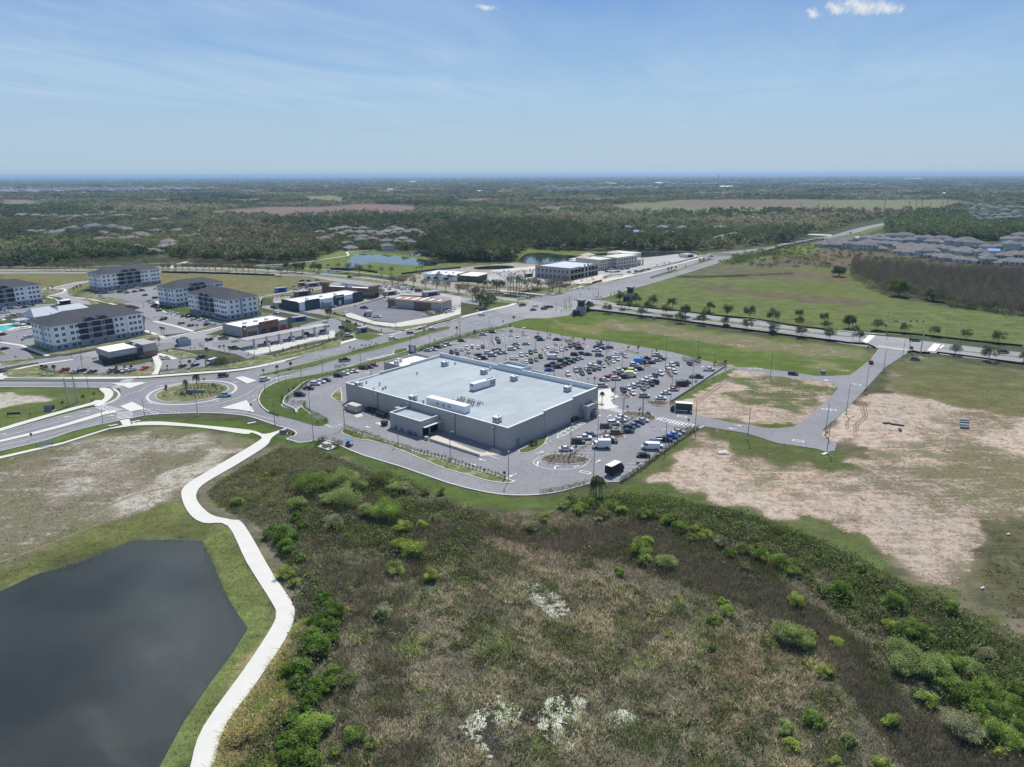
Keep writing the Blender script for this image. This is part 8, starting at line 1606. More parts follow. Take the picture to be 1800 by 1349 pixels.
hrow('in the back line behind the far pond', H2, pk('g', '500,130 620,110 700,100 760,90 860,95 960,95 800,130 920,140 1080,140 1150,160 1270,90 1330,110 1280,150 1480,120 1560,140 1600,170 850,180 950,190 1030,130 620,180 700,150 1210,130 1400,130'), [1, 3, 5], .6)
hrow('among the trees beyond the beige office', 'houses beyond the beige office', pk('c', '660,470 700,500 720,530 790,535 880,455 1060,470 1110,450 1200,415 1320,535 1370,530 1480,490 1460,415 1560,470 1650,455 800,415 1060,415'), [1, 2, 5, 4], .7)
H3 = 'dark-roofed houses of the right estate'
hrow('in the front line of the right estate', H3, pk('e', '300,155 430,165 560,180 660,185 830,210 900,215 1000,230 1060,240 1130,250 1200,265 1290,275 1370,280 1500,290 1540,295 1690,295 1760,300 1450,230 1500,240 1640,240 1720,230 1780,240'), [2, 4, 2, 7], -.5)
hrow('in the second line of the right estate', H3, pk('e', '200,150 250,130 330,120 390,115 440,105 560,135 620,140 700,145 760,150 820,165 900,160 960,185 1010,175 1080,175 1150,180 1210,190 1270,205 1330,215 1390,220 360,140 500,150 860,185 930,195 1060,205 1330,190'), [2, 2, 4], -.5)
hrow('in the third line of the right estate', H3, pk('e', '560,100 620,105 700,110 760,95 800,115 850,100 900,115 950,110 1010,115 1060,125 1110,130 1150,120 1200,140 1250,145 1290,150 1340,155 1400,160 1450,165 1500,170 1620,170 1690,175 1740,165 1790,150 660,85 720,80 960,95 1030,100 1250,125 1340,130'), [2, 4, 7], -.5)
hrow('in the back cluster at the right edge', H3, pk('e', '1670,110 1700,100 1740,105 1780,100 1690,85 1760,85') + [(1700 + i * 9.5, 362 + (i * 7) % 13) for i in range(11)] + [(1702 + i * 9, 378 + (i * 5) % 11) for i in range(11)], [2, 4, 7], -.5)
hrow('near the left horizon', 'tiny houses near the horizon', [(5 + i * 11.5, 332.5 + (i * 5) % 4) for i in range(34)], [4, 5, 6], .3, 2.2)
hrow('in the far middle near the horizon', 'tiny houses near the horizon', [(950 + i * 12, 333 + (i * 3) % 3) for i in range(18)] + [(1410 + i * 9, 327 + (i * 3) % 3) for i in range(16)] + [(560 + i * 14, 323 + (i * 5) % 5) for i in range(16)] + [(1160 + i * 11, 325 + (i * 5) % 5) for i in range(14)], [4, 6, 5], .3, 2.4)
for i, (k_, x, y, w_, m, l_) in enumerate([('b', 1565, 150, 34, 'white', 'white barn in the far middle woods'), ('b', 487, 115, 60, 'white', 'white shed near the horizon left of centre'), ('b', 950, 138, 45, 'white', 'small white shed behind a far pasture'), ('b', 1100, 80, 90, 'white', 'white block near the horizon'), ('c', 665, 97, 260, 'conc', 'long pale warehouse near the horizon'), ('c', 1058, 92, 130, 'white', 'white warehouse near the horizon right of centre'), ('c', 1500, 122, 90, 'white', 'white warehouse beside the dark wood'), ('d', 458, 183, 40, 'white', 'white farmhouse at the edge of the dark wood'), ('d', 1270, 172, 50, 'white', 'white farmhouse at the end of the meadow'), ('d', 1010, 58, 300, 'white', 'bright white works near the right horizon'), ('a', 800, 54, 200, 'white', 'white works near the left horizon'), ('b', 340, 318, 14, 'bluetarp', 'blue tarpaulin roof in the woods left of centre'), ('b', 430, 322, 14, 'bluetarp', 'second blue tarpaulin roof in the woods left of centre'), ('b', 898, 328, 14, 'bluetarp', 'blue tarpaulin roof in the woods at centre'), ('b', 830, 482, 9, 'bluetarp', 'bright blue tarpaulin roof behind the far pond'), ('c', 888, 452, 16, 'lightbl', 'pale blue tarpaulin roof beyond the beige office'), ('c', 795, 414, 10, 'lightbl', 'small pale blue tarpaulin beyond the beige office'), ('f', 535, 205, 12, 'bluetarp', 'bright blue tarpaulin roof in the left estate'), ('e', 1550, 215, 12, 'lightbl', 'pale blue wrapped house in the right estate')]):
 q = g(k_, x, y + 4); e = empty('barn' if m in ('white', 'conc') else 'tarpaulin_house', (*q, 0), .5 + i); tag(e, l_, 'building'); mm = M['bluetarp'] if m == 'bluetarp' else (M.setdefault('lightbl', mat('pale_tarp', (.30, .45, .80), .8)) if m == 'lightbl' else M[m]); h = min(12, 4 + w_ * .08)
 MB().box(-w_ / 2, w_ / 2, -w_ * .3, w_ * .3, 0, h).build('wall', M['beige'] if m != 'white' else M['white'], e); r = MB(); a, b_ = w_ * .52, w_ * .34
 r.face([(-a, -b_, h + .02), (a, -b_, h + .02), (a, 0, h * 1.5), (-a, 0, h * 1.5)]); r.face([(a, b_, h + .02), (-a, b_, h + .02), (-a, 0, h * 1.5), (a, 0, h * 1.5)]); r.face([(a, -b_, h + .02), (a, b_, h + .02), (a, 0, h * 1.5)]); r.face([(-a, b_, h + .02), (-a, -b_, h + .02), (-a, 0, h * 1.5)]); r.build('roof', mm, e)
# ============================================================ WOODS (masses nobody could count)
HP = np.array(HOUSES)
def wood(name, label, n, ylo, yhi, xlo, xhi, keep, rad, hgt_, pal, nl=46, seed=1, lf=.42, twig=False, clear=(), hclear=13, bias=1.0, shape=.5):
 rng = np.random.default_rng(seed); X = rng.uniform(xlo, xhi, n); Y = ylo + (yhi - ylo) * rng.uniform(0, 1, n) ** bias
 u, v = X - 900, Y - 674.5; c, s = math.cos(ROLL), math.sin(ROLL); u, v = u * c - v * s, u * s + v * c
 dy = math.cos(PITCH) - v / F * math.sin(PITCH); dz = -math.sin(PITCH) - v / F * math.cos(PITCH); t = -CAMH / dz; GX, GY = u / F * t, dy * t
 ok = inside(S(keep), GX, GY)
 for cl in clear: ok &= ~inside(S(cl), GX, GY)
 GX, GY = GX[ok], GY[ok]
 if hclear and len(GX):
  near = GY < 2500; d2 = np.full(len(GX), 1e9)
  for hp in HP: d2 = np.minimum(d2, (GX - hp[0]) ** 2 + (GY - hp[1]) ** 2)
  kk = d2 > hclear ** 2; GX, GY = GX[kk], GY[kk]
 m = len(GX); D = np.hypot(GX, GY); R0 = rad * rng.uniform(.7, 1.3, m) * np.clip(D / 1100, 1, 9) ** .75; Ht = hgt_ * rng.uniform(.7, 1.25, m) * np.clip(D / 2500, 1, 1.5) ** .5
 sp = np.sin(GX * .011 + 2 * np.sin(GY * .006)) + np.sin(GY * .009 + 2.1 * np.sin(GX * .005)); pi = np.clip(((sp + 2) / 4 * len(pal) + rng.normal(size=m) * 1.1).astype(int), 0, len(pal) - 1); pc = np.array(pal)[pi] * rng.uniform(.75, 1.25, (m, 1))
 patch = (np.sin(GX * .006 + 1.3 * np.sin(GY * .004)) + np.sin(GY * .0047 + GX * .002)); pc = pc * (1 + .16 * patch[:, None])
 i = np.repeat(np.arange(m), nl); th = rng.uniform(0, 6.283, len(i)); ph = np.arccos(rng.uniform(-.35, 1, len(i))); r = rng.uniform(.55, 1.05, len(i)) * (1 + .25 * np.sin(th * 3 + i))
 rz = Ht[i] * shape
 C = np.stack([GX[i] + np.cos(th) * np.sin(ph) * R0[i] * r, GY[i] + np.sin(th) * np.sin(ph) * R0[i] * r, Ht[i] - rz + np.cos(ph) * rz * r], 1); C[:, 2] = np.maximum(C[:, 2], .3)
 V, Fq, Cc = leaves(C, R0[i] * lf, pc[i], rng, up=.2, var=.3, asp=.22 if twig else .8, vert=twig)
 o = bpy.data.objects.new(name, npmesh(name, V, Fq, M['leaf_white'], Cc)); link(o); return tag(o, label, kind='stuff')
DKG = [(.052, .072, .038), (.070, .090, .042), (.046, .064, .038), (.098, .108, .054), (.130, .122, .085), (.115, .125, .062), (.150, .132, .108)]
CLR = [q[0] for q in GROUND[:22]] + ["p 1330,440 1420,420 1500,402 1590,378 1600,384 1520,408 1440,432 1360,446 1340,452 1200,480 1150,470 1250,448", "p 1425,410 1550,414 1560,420 1420,420"]
POND = ["p 560,452 600,440 640,440 760,443 775,475 560,475", "p 720,440 770,440 775,456 730,452", "p 905,441 1000,440 1090,442 1160,450 1000,462 905,462"]
EST = ["p -60,392 40,378 120,374 240,377 330,384 352,392 355,418 350,432 320,442 270,450 235,446 222,436 150,428 60,424 -60,428", "p 480,432 500,414 560,400 700,399 748,410 755,425 745,440 650,441 606,440 540,432", "p 1050,428 1060,414 1110,404 1200,398 1330,398 1340,412 1300,420 1240,436 1210,441 1090,438"]
ESTB = "p 1690,357 1860,352 1860,400 1720,397 1700,386"
wood('distant_woods', 'distant woods running to the horizon', 26000, 311.5, 372, -60, 1860, "p -60,310.6 1860,308 1860,372 -60,372", 5.2, 10, DKG, 26, 11, .55, clear=CLR + EST + [ESTB], hclear=22, bias=1.25)
FL = "p -60,365 1860,365 1860,378 1700,384 1640,376 1590,378 1500,396 1430,412 1400,425 1340,432 1290,437 1210,443 1110,441 1090,440 985,441 930,437 900,461 770,461 756,453 728,441 655,440 610,441 606,450 570,456 480,463 370,462 300,456 270,450 230,457 150,460 60,468 -60,468"
wood('mixed_woods', 'mixed woods of the middle distance', 13000, 366, 470, -60, 1860, FL, 5.4, 11.5, DKG + [(.12, .11, .08)], 44, 12, .5, clear=CLR + POND + EST + [ESTB, "p 55,443 120,441 125,450 60,455", "p -60,450 45,450 45,456 -60,458", "p 270,440 300,440 305,452 265,455", "p 560,420 640,425 640,436 560,430"], hclear=19, bias=.85)
wood('tall_pine_wood', 'dark tall wood behind the ponds', 3200, 395, 463, 730, 1240, "p 735,441 757,454 770,462 900,461 928,437 985,441 1090,440 1110,441 1235,440 1230,425 1100,425 1040,420 1000,395 800,395 760,420", 3.8, 16, [(.045, .062, .034), (.055, .072, .034), (.07, .085, .04), (.10, .105, .05)], 60, 13, .45, hclear=14, shape=.42)
wood('right_woods', 'green wood behind the right estate', 4200, 374, 424, 1560, 1860, "p 1590,382 1560,392 1500,410 1520,418 1640,422 1700,424 1860,428 1860,398 1720,395 1690,380 1640,374", 5, 12, [(.065, .09, .04), (.08, .10, .045), (.055, .075, .038)], 44, 14, .5, hclear=16, clear=[ESTB])
for i, (q, n_) in enumerate([(EST[0], 4600), (EST[1], 2900), (EST[2], 3400), (ESTB, 400)]):
 wood('estate_trees', ['garden trees of the left estate', 'garden trees behind the far pond', 'garden trees beyond the beige office', 'garden trees of the far right cluster'][i], n_, [372, 396, 396, 354][i], [452, 442, 442, 400][i], [-60, 470, 1040, 1690][i], [360, 760, 1345, 1860][i], q, 3.3, 5.5 if i < 3 else 4, DKG[:6], 40, 50 + i, .5, hclear=11)
wood('bare_wood', 'grey-brown leafless cypress wood on the right', 8000, 452, 556, 1490, 1900, "p 1500,468 1590,472 1660,478 1740,483 1900,486 1900,568 1800,556 1729,547 1658,537 1613,524 1556,518 1520,500 1495,490", 2.3, 11, [(.092, .080, .077), (.115, .102, .097), (.075, .067, .064), (.070, .068, .056)], 60, 15, .42, twig=True, shape=.6)
wood('wood_edge_bushes', 'green bushes along the edge of the leafless wood', 420, 475, 556, 1470, 1900, "p 1485,482 1500,478 1530,495 1580,505 1640,525 1740,540 1900,560 1900,570 1800,558 1729,549 1658,539 1613,526 1556,521 1500,497", 3.0, 6, [(.08, .10, .05), (.10, .12, .06), (.13, .135, .09)], 150, 16, .22)
wood('marsh_scrub', 'scattered scrub on the brown marsh before the right estate', 900, 425, 480, 1240, 1700, "p 1250,462 1330,440 1420,430 1500,435 1650,455 1640,466 1530,470 1500,480 1440,472 1350,472 1290,468", 2.2, 3.0, [(.075, .085, .045), (.10, .095, .065), (.09, .12, .04)], 40, 17, .45)
wood('pond_scrub', 'reeds and scrub at the left pond', 900, 438, 470, -40, 620, "p -40,440 60,452 130,440 260,452 300,462 450,466 560,462 480,470 300,468 150,470 -40,472", 3.4, 6, [(.10, .10, .065), (.13, .12, .085), (.075, .095, .045)], 60, 18, .4, twig=True)
def bigtree(p, r, h, colr, label, n=2600, nm='big_tree', grp=None, lf=.45, z=0, cat='tree', k=20, tw=False, seed=0, under=True):
 rng = np.random.default_rng(int(abs(p[0] * 7 + p[1] * 13)) + seed); P, i = crownpts(rng, int(n * 1.4), r * .74, h * .40, h * .5, int(k * 1.5), .38, .15); P += rng.normal(size=P.shape) * r * .05; P[:, 2] = np.maximum(P[:, 2], .1)
 c = np.array(colr) * rng.uniform(.6, 1.4, int(k * 1.5))[i][:, None] * (.85 + .3 * (P[:, 2] / h))[:, None] ** 0
 V, Fq, C = leaves(P, lf, c, rng, var=.35, asp=.2 if tw else .6)
 e = empty(nm, (*p, z), 0); tag(e, label, cat, grp); o = bpy.data.objects.new('crown', npmesh('crown', V, Fq, M['leaf_white'], C)); link(o); o.parent = e
 t = MB()
 for q in range(3): a = q * 2.1 + rng.uniform(0, 1); t.tube([(0, 0, 0), (math.cos(a) * r * .25, math.sin(a) * r * .25, h * .4), (math.cos(a) * r * .45, math.sin(a) * r * .45, h * .72)], [.035 * h, .02 * h, .008 * h], 5)
 t.build('trunk', M['barkgrey'], e); return e
bigtree(g('G', 560, 232), 9.5, 15, (.095, .135, .04), 'big round green tree at the edge of the leafless wood', 5000, lf=.8); bigtree(g('G', 900, 275), 8, 10, (.08, .105, .05), 'broad dark green tree right of the big round tree', 3600, lf=.8)
bigtree(g('d', 500, 745), 8, 11, (.06, .08, .045), 'dark tree at the left tip of the leafless wood', 2400, lf=.9); bigtree(g('d', 115, 500), 16, 13, (.05, .065, .04), 'broad dark oak beside the long road', 3500, lf=1.2)
# small far roadside shrubs
hedge("d 0,575 60,560 100,545 300,505 360,495 410,490", 4, 3, 'shrubs along the right side of the long road', (.05, .065, .035), dens=1.2, sz=1.2, gap=9)
hedge("E 1670,185 1740,160 1800,130 d 0,590 60,600 120,590", 16, 6, 'green thicket beside the long road', (.07, .09, .045), dens=1.0, sz=1.1)
hedge("E 1120,312 1300,320 1500,310 1740,305 1781,300", 3, 1.4, 'dark thicket line across the right field', (.055, .06, .04), dens=4, sz=.6); hedge("F 0,45 200,42 500,40 700,35 900,25 1160,12", 3, 1.6, 'dark thicket line farther along the right field', (.06, .065, .045), dens=3, sz=.6)
# ============================================================ THE WETLAND
BC = dict(l=(.150, .205, .058), g=(.098, .145, .042), d=(.075, .125, .032), s=(.150, .185, .085), k=(.165, .170, .120), y=(.175, .205, .060), o=(.11, .125, .055))
BN = dict(l='lime-green', g='fresh green', d='dark green', s='soft green', k='grey-green', y='yellow-green', o='olive')
def bushes(where, k_, s):
 it = []
 for q in s.split():
  a = q.split(','); it.append((float(a[0]), float(a[1]), float(a[2]), a[3]))
 it.sort(); cnt = {}; tot = {}
 for q in it: tot[q[3]] = tot.get(q[3], 0) + 1
 for x, y, r, c in it:
  P_ = px(k_, x, y + r * .55); b_ = gp(*P_); sl = math.sqrt(b_[0] ** 2 + b_[1] ** 2 + CAMH ** 2); R1 = r / CR[k_][2] * sl / F; cnt[c] = cnt.get(c, 0) + 1
  n = int(min(5000, 420 + 300 * R1 * R1)); h = R1 * random.uniform(1.15, 1.5)
  lab = f'{BN[c]} bush {where}' if tot[c] == 1 else f'{ordl(cnt[c] - 1)} {BN[c]} bush from the left {where}'
  bigtree(b_, R1 * 1.15, h, (BC[c][0] * 1.12 + .02, BC[c][1] * 1.12 + .02, BC[c][2] * 1.05 + .004), lab, n, 'bush', 'bushes of the wetland', .25 if c != 'd' else .30, .0, 'bush', max(8, int(6 + R1 * 3)))
bushes('in the thicket below the service drive', 'W', '545,232,62,g 610,215,48,g 690,205,52,s 735,240,45,s 690,275,72,s 620,290,35,s 790,335,50,s 860,335,62,l 840,200,52,o 890,240,42,s 925,250,32,k 505,305,40,s 650,380,42,k 1045,365,25,s 995,390,25,l 920,400,35,y 910,470,40,y 965,485,52,y 890,560,40,s 1030,590,32,y 840,735,38,k 260,300,24,s 385,190,14,l 700,430,14,y 1070,260,20,o 1010,255,26,o')
bushes('in the dark green chain beside the path', 'W', '400,420,32,d 440,430,45,d 480,450,40,d 460,482,35,d 500,362,25,d 525,395,25,d 520,520,22,l 450,580,36,y 492,620,24,l 600,682,34,d 650,735,42,d 620,702,30,d 580,770,38,d 630,790,38,d 570,840,48,d 590,872,46,d 640,840,32,d 540,882,36,d 470,962,44,d 520,962,46,d 500,1010,38,d 560,1030,48,d 620,1022,42,d 560,1082,38,d 640,975,38,g 530,1112,34,d 480,1162,34,d 560,1192,58,l 520,1232,58,d 602,1172,42,l 460,1262,46,d 520,1302,56,d 470,1320,42,d 560,1320,40,d 725,1222,44,g 650,1292,22,y 790,1262,32,o 710,1000,36,o 560,590,14,y')
bushes('along the upper rim of the marsh', 'X', '845,482,46,l 872,455,26,l 945,532,46,s 870,532,30,s 460,366,24,y 410,392,36,k 225,400,15,y 610,322,34,y 540,312,26,s 660,302,28,g 740,312,30,g 770,332,26,l 700,342,30,o 850,352,32,g 900,352,30,o 950,372,36,g 1000,402,36,g 1060,402,26,y 1100,432,32,y 1200,502,26,g 1250,482,36,o 1310,512,36,g 760,576,26,g 1130,772,26,g 1180,732,30,l 990,682,13,y 960,822,18,y 1050,440,26,o 1160,460,30,k 1260,560,22,o 680,370,20,k')
bushes('in the right half of the marsh', 'V', '380,532,42,g 435,576,30,g 630,652,46,d 600,655,32,g 440,692,36,y 395,817,50,s 445,832,58,s 482,842,40,s 605,857,30,y 560,967,30,y 830,692,42,g 860,802,36,g 820,792,30,y 910,812,42,d 950,832,36,g 870,902,58,s 920,922,58,s 862,952,48,s 980,962,56,s 1020,1002,48,g 1060,1032,48,g 1000,942,45,s 1062,932,44,g 1130,962,40,s 970,1086,34,l 930,1062,25,s 1090,1052,40,g 1150,1052,44,g 1200,1042,44,g 1220,1082,40,g 1180,1122,44,d 1240,1132,40,g 1290,1092,40,g 1300,1142,44,g 1240,1232,58,l 1290,1252,35,l 1100,1192,56,k 1130,1222,48,k 1200,1182,35,g 1330,1202,44,g 1320,1052,40,g 1180,902,35,k 510,1152,36,g 540,1182,28,g 830,1172,34,l 490,942,22,y 400,1192,34,s 430,1262,30,y 660,1242,30,s 780,1332,30,y 600,1332,25,y 1260,1302,24,y 160,692,20,y 140,772,20,g 110,872,18,g 700,560,30,o 760,600,30,o 1060,720,30,g 1000,700,28,o 300,480,24,o')
def colour_at(GX, GY):
 global XX, YY, col
 sv = XX, YY, col; XX, YY = GX, GY; col = np.zeros((len(GX), 4)); col[:, :3] = (.1, .095, .06)
 for i, q in enumerate(GROUND):
  if i >= 42: paint(q[0], q[1], q[2], q[3], q[4], seed=i * 3 + 5)
 c = col; XX, YY, col = sv; return c
WET = "p 490,788 520,792 600,808 700,855 800,892 920,908 1075,886 1160,868 1240,893 1350,915 1480,965 1600,1030 1720,1080 1800,1120 1980,1250 1980,1420 385,1420 420,1290 520,1120 522,1040 470,935 446,918 412,905 385,890 366,868 385,848 430,822"
def scatter(n, s, seed):
 P = np.array(S(s)); rng = np.random.default_rng(seed); x0, y0 = P.min(0); x1, y1 = P.max(0); A = rng.uniform((x0, y0), (x1, y1), (n, 2)); ok = inside(P, A[:, 0], A[:, 1]); return A[ok], rng
def tufts(name, label, s, n, h, w_, nb, seed, pal=None, lean=.35, dens=None, bright=1.0, spread=.45):
 A, rng = scatter(n, s, seed)
 nz_ = wob(A[:, 0], A[:, 1], 16, seed) + .6 * wob(A[:, 0], A[:, 1], 5, seed + 1)
 if dens is not None: kp = nz_ > dens; A, nz_ = A[kp], nz_[kp]
 gc = colour_at(A[:, 0], A[:, 1])[:, :3] * bright; m = len(A)
 if pal is not None: k = rng.integers(0, len(pal), m); gc = gc * .35 + np.array(pal)[k] * .65
 green = wob(A[:, 0], A[:, 1], 24, seed + 7); gc = gc * (1 + .25 * nz_[:, None] * .5) * np.where(green[:, None] > .45, np.array([[.75, .92, .62]]), 1.0)
 i = np.repeat(np.arange(m), nb); k = len(i); off = rng.normal(size=(k, 2)) * spread; ln = rng.normal(size=(k, 2)) * lean; hh = h * rng.uniform(.5, 1.2, k) * (1 + .2 * nz_[i]); a = rng.uniform(0, 6.28, k); ww = w_ * rng.uniform(.6, 1.4, k)
 B = np.column_stack([A[i] + off, np.full(k, .0)]); T = B + np.column_stack([ln * hh[:, None], hh]); sd_ = np.column_stack([np.cos(a) * ww, np.sin(a) * ww, np.zeros(k)])
 V = np.stack([B - sd_, B + sd_, T + sd_ * .35, T - sd_ * .35], 1).reshape(-1, 3); Fq = np.arange(4 * k).reshape(k, 4)
 cc = gc[i] * rng.uniform(.3, 1.75, (k, 1)); o = bpy.data.objects.new(name, npmesh(name, V, Fq, M['leaf_white'], np.concatenate([cc, np.ones((k, 1))], 1))); link(o); return tag(o, label, kind='stuff')
STRAW = [(.31, .295, .25), (.22, .21, .18), (.11, .115, .075), (.085, .10, .055), (.34, .325, .285), (.07, .062, .055), (.12, .15, .07), (.085, .12, .045), (.16, .135, .13), (.13, .11, .105)]
tufts('marsh_grass', 'straw and olive marsh grass over the wetland', WET, 80000, .45, .06, 6, 21, STRAW, lean=.45)
tufts('pale_reeds', 'pale dry reeds in the lower marsh', "p 600,1060 750,960 900,1000 1080,1010 1250,1070 1450,1110 1500,1250 1520,1400 560,1400 640,1200", 24000, .8, .06, 8, 22, [(.42, .38, .31), (.34, .30, .23), (.40, .33, .27)], lean=.5, dens=.25)
tufts('green_sedge', 'green sedge patches in the marsh', "p 700,950 900,960 1050,1040 1300,1080 1500,1180 1650,1349 1450,1400 1000,1300 850,1180 700,1080", 24000, .6, .06, 7, 23, [(.085, .11, .04), (.07, .095, .035), (.11, .125, .055)], dens=.3)
BRUSH = "p 840,935 900,925 1050,930 1130,905 1230,940 1340,985 1420,1060 1500,1120 1560,1180 1600,1250 1720,1300 1850,1360 1750,1420 1620,1400 1560,1300 1480,1200 1400,1110 1300,1060 1180,1020 1080,985 960,965"
tufts('bare_brush', 'purple-brown leafless brush across the marsh', BRUSH, 26000, 1.25, .03, 14, 24, [(.085, .072, .072), (.065, .055, .055), (.12, .10, .10)], lean=.42, spread=.7)
tufts('bare_brush', 'dark leafless brush among the left bushes', "p 520,870 600,850 700,880 850,900 900,940 800,960 720,1050 700,1200 760,1349 600,1349 600,1200 560,1100 530,1000 560,930", 15000, 1.2, .03, 14, 25, [(.09, .078, .07), (.07, .06, .052), (.12, .105, .09)], lean=.42, spread=.7, dens=-.2)
tufts('bare_brush', 'thin dead brush scattered through the marsh', WET, 16000, .9, .028, 12, 35, [(.10, .09, .08), (.075, .065, .06), (.20, .185, .17), (.15, .14, .125)], lean=.45, spread=.6, dens=-.1)
tufts('rim_grass', 'rank grass on the rim above the path', "p 490,787 560,790 640,825 700,860 560,870 490,900 530,1000 518,1020 470,935 446,918 412,905 385,892 364,868 385,846 430,820", 16000, .5, .06, 6, 26, [(.14, .13, .07), (.18, .15, .09), (.10, .12, .045)], lean=.5)
tufts('tan_grass', 'long tan grass between path and dark bushes', "p 384,1349 404,1290 458,1212 514,1130 530,1095 560,1100 520,1200 490,1349 430,1420 385,1420", 14000, .9, .07, 8, 27, [(.40, .34, .20), (.34, .29, .17), (.22, .24, .09)], lean=.8, dens=-.6)
tufts('slope_scrub', 'low green scrub on the slope beside the sandy land', "p 1100,868 1200,880 1300,900 1440,950 1600,1035 1740,1110 1900,1200 1900,1330 1700,1150 1560,1070 1400,985 1240,930 1090,900", 26000, .6, .08, 7, 28, [(.075, .115, .03), (.10, .12, .05), (.13, .13, .07)], lean=.5)
def clumps(name, label, s_, n, r0, seed, pal, dens=-.2, nl=36):
 A, rng = scatter(n, s_, seed); q = wob(A[:, 0], A[:, 1], 22, seed) + .7 * wob(A[:, 0], A[:, 1], 7, seed + 3); A = A[q > dens]; m = len(A); R0 = r0 * rng.gamma(2.2, .45, m); pc = np.array(pal)[rng.integers(0, len(pal), m)] * rng.uniform(.7, 1.3, (m, 1)); i = np.repeat(np.arange(m), nl); d_ = rng.normal(size=(len(i), 3)); d_ /= np.linalg.norm(d_, axis=1)[:, None]; d_[:, 2] = np.abs(d_[:, 2])
 C = np.column_stack([A[i] + d_[:, :2] * R0[i][:, None], d_[:, 2] * R0[i] * 1.1 + .1]) + rng.normal(size=(len(i), 3)) * .12; C[:, 2] = np.maximum(C[:, 2], .05)
 V, Fq, Cc = leaves(C, np.clip(R0[i] * .45, .16, .6), pc[i], rng, var=.4, asp=.5); o = bpy.data.objects.new(name, npmesh(name, V, Fq, M['leaf_white'], Cc)); link(o); tag(o, label, kind='stuff')
clumps('low_scrub', 'low mixed scrub dotted through the wetland', WET, 12000, .6, 61, [(.085, .10, .045), (.11, .115, .06), (.07, .09, .035), (.13, .125, .085), (.10, .135, .04), (.10, .09, .075)])
clumps('rim_scrub', 'thicker green scrub along the wetland rim', "p 1000,868 1100,872 1200,885 1320,915 1480,975 1600,1040 1740,1110 1900,1200 1900,1349 1750,1349 1650,1230 1500,1100 1380,1000 1250,940 1100,905 1000,900", 7500, 1.1, 62, [(.085, .125, .035), (.07, .10, .035), (.12, .14, .055), (.10, .105, .06)], -.35)
clumps('rim_scrub', 'scrub round the bright bushes below the service drive', "p 500,850 560,830 640,822 720,850 800,890 880,915 860,960 760,1000 640,960 560,980 520,930", 2600, 1.1, 63, [(.10, .115, .05), (.12, .14, .055), (.09, .09, .06), (.08, .11, .035)], -.3)
clumps('path_scrub', 'grey-green scrub beside the shared path', "p 470,930 520,940 560,1000 580,1100 540,1200 500,1349 440,1349 500,1180 540,1090 520,1020", 2600, 1.0, 64, [(.12, .125, .08), (.09, .12, .04), (.15, .145, .10)], -.5)
tufts('bank_grass', 'short bank grass between pond and path', "p -60,1040 60,1006 150,978 230,945 340,930 352,945 374,980 402,1046 438,1104 412,1150 374,1200 324,1275 284,1349 330,1349 400,1210 480,1090 478,1060 440,985 405,940 330,900 300,925 150,960 0,1010", 26000, .16, .06, 4, 71, [(.13, .17, .055), (.17, .19, .08), (.10, .14, .04)], lean=.9)
tufts('shore_reeds', 'thin reeds at the water line of the near pond', "p -60,1042 60,1009 150,982 232,949 290,946 357,947 376,984 404,1048 440,1105 434,1106 396,1050 368,986 352,953 290,952 232,956 150,989 60,1016 -60,1050", 1500, .5, .05, 6, 72, [(.12, .13, .06), (.18, .16, .09)], lean=.5)
clumps('dry_scrub', 'dark low scrub on the slope at the right edge', "p 1745,940 1900,895 1900,1150 1800,1110 1720,1050", 1500, .45, 65, [(.085, .09, .05), (.11, .10, .07), (.13, .12, .09)], -.2, 24)
# weeds on the bare land: low plants catching the light
tufts('weeds', 'low weeds dotted over the sandy land', "p 1140,850 1230,790 1300,770 1420,790 1510,820 1560,700 1660,650 1900,700 1900,940 1740,940 1720,1050 1600,1010 1480,940 1340,900 1220,880", 14000, .14, .12, 3, 29, [(.13, .13, .065), (.16, .12, .075), (.09, .11, .04)], lean=1.2)
tufts('weeds', 'low weeds dotted over the pale field by the pond', "p -250,850 0,812 110,785 250,762 400,770 320,850 290,930 100,975 0,1030 -250,1100", 12000, .13, .12, 3, 30, [(.13, .13, .065), (.10, .12, .045)], lean=1.2)
# lily pads: pale round pads crowded on dark water
wm = water('marsh_water', .05, (.045, .042, .034))
for s_ in ["X 150,1170 260,1100 400,1110 430,1160 330,1220 300,1310 240,1320 190,1260", "X 420,1150 560,1070 660,1110 670,1200 620,1270 500,1250 430,1200", "X 330,650 420,630 520,680 520,745 450,715"]:
 sheet('marsh_water', s_, wm, 3, z=.01)
def pads(label, zones, seed):
 Vs, Fs, Cs = [], [], []; k0 = 0; rng = np.random.default_rng(seed)
 for z_, n in zones:
  A, r2 = scatter(n, z_, seed + n); nz_ = wob(A[:, 0], A[:, 1], 4, seed + n) + .9 * wob(A[:, 0], A[:, 1], 1.1, seed + n + 1); A = A[nz_ > -.4]
  for x, y in A:
   r = rng.uniform(.12, .27); a0 = rng.uniform(0, 6.28); tl = rng.normal(size=2) * .12
   v = [(x + r * math.cos(a0 + j * 1.047), y + r * math.sin(a0 + j * 1.047) * .85, .04 + rng.uniform(0, .05) + (math.cos(a0 + j * 1.047) * tl[0] + math.sin(a0 + j * 1.047) * tl[1]) * r) for j in range(6)]
   Vs += v; Fs += [(k0, k0 + 1, k0 + 2, k0 + 3), (k0, k0 + 3, k0 + 4, k0 + 5)]; k0 += 6; c = np.array([.62, .64, .56]) * rng.uniform(.5, 1.0); Cs += [[*c, 1]] * 2
 o = bpy.data.objects.new('lily_pads', npmesh('lily_pads', np.array(Vs), np.array(Fs), M['leaf_white'], np.array(Cs))); link(o); tag(o, label, kind='stuff')
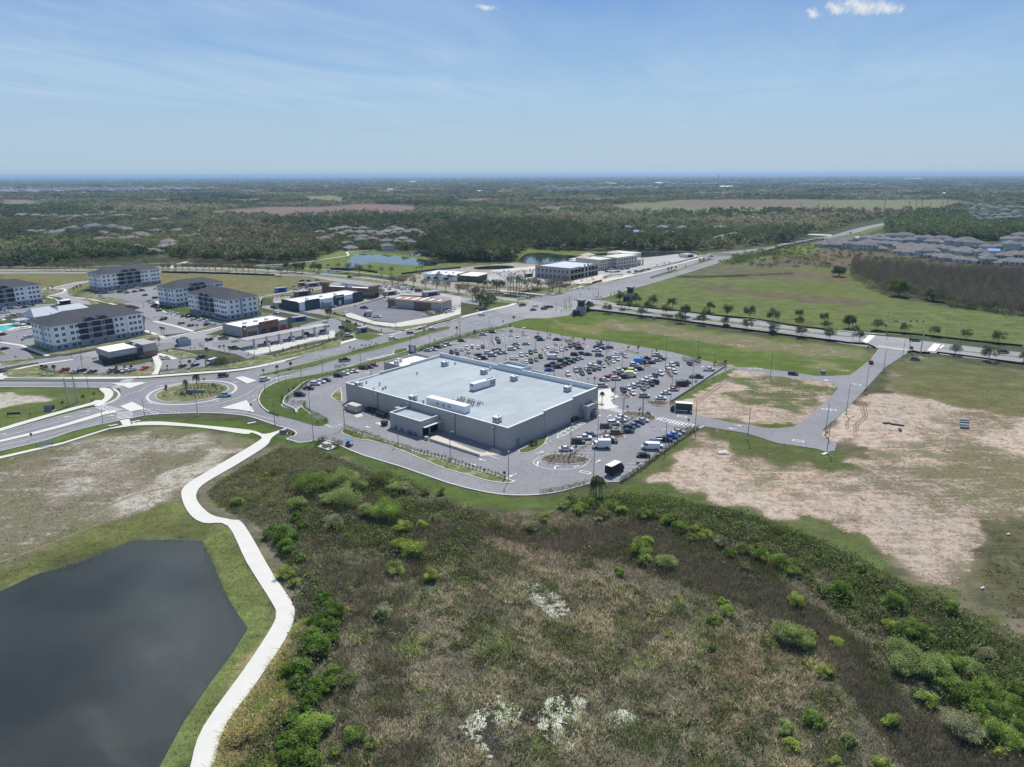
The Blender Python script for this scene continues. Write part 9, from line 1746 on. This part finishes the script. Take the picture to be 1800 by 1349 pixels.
pads('crowded pale lily pads in the lower marsh', [("X 130,1190 180,1140 280,1060 380,1120 370,1180 310,1210 250,1160 210,1220 260,1310 220,1310 180,1240", 8500), ("X 420,1160 480,1080 560,1060 640,1080 620,1130 690,1190 650,1275 560,1290 480,1250", 9500), ("X 700,1140 780,1120 840,1160 800,1200 720,1190", 1300)], 41)
pads('pale lily pads in the middle marsh', [("X 300,700 325,630 400,612 480,640 540,680 570,740 500,765 450,715 400,690 350,700", 6500)], 42)
# palms, rag, boats of litter: small pale objects by the bare land
for k_, x, y, l_ in [('V', 1285, 432, 'white plastic drum lying on the right slope'), ('V', 1183, 645, 'small white drum at the lower end of the sand')]:
 e = MB().tube([(-.5, 0, .25), (.5, 0, .25)], .25, 10).build('plastic_drum', M['white']); e.location = (*g(k_, x, y), .02); e.rotation_euler.z = .4; tag(e, l_, 'drum')
# ============================================================ HAZE
hz = MB().box(-95000, 95000, -6000, 95000, -1.0, 120.0).build('haze', [])
hz.data.materials.clear(); hm = bpy.data.materials.new('haze'); hm.use_nodes = True; t = hm.node_tree; t.nodes.clear()
pv = N(t, 'ShaderNodeVolumePrincipled'); pv.inputs['Color'].default_value = (.50, .73, 1.0, 1); pv.inputs['Density'].default_value = 6.0e-5; pv.inputs['Anisotropy'].default_value = .2
mo = N(t, 'ShaderNodeOutputMaterial'); L(t, pv.outputs[0], mo.inputs['Volume']); hz.data.materials.append(hm); tag(hz, 'thin blue distance haze', kind='stuff')
tk = MB(); m_t = mat('rutted_earth', (.24, .17, .125), .95, .25, .8)
for i, q in enumerate(["P 500,480 620,455 720,440 850,450", "P 800,520 860,490 950,470 1060,468 1180,470", "P 840,530 900,500 990,480", "P 1240,540 1330,510 1400,495 1450,480", "P 1230,525 1320,498 1420,478", "P 820,540 900,560 1000,566", "P 960,570 1100,552 1240,556", "P 570,380 650,320 760,240 880,180", "P 590,388 670,330 780,250 900,190", "Y 480,480 520,540 530,600 470,650 460,720 480,770", "Y 510,470 545,540 550,610 490,660 480,720", "Y 410,700 400,660 420,610 470,590", "Y 1190,760 1200,800 1180,860", "Y 1245,780 1250,820 1235,870", "Y 1150,900 1300,960 1500,1000 1700,1030", "Y 700,260 800,290 960,330 1100,380", "U 560,110 700,70 830,60", "U 100,250 300,200 500,180", "U 380,340 540,270 700,240", "U 0,540 160,480 360,400 560,330"]):
 for d_ in (-.95, .95): tk.strip([(a + d_ * .7, b + d_ * .7) for a, b in smooth(S(q), False, 5)], .4, (pz if q[0] == 'P' else 0) + .006 + i * .0011 + (d_ > 0) * .0005)
tag(tk.build('tyre_tracks', m_t), kind='structure')
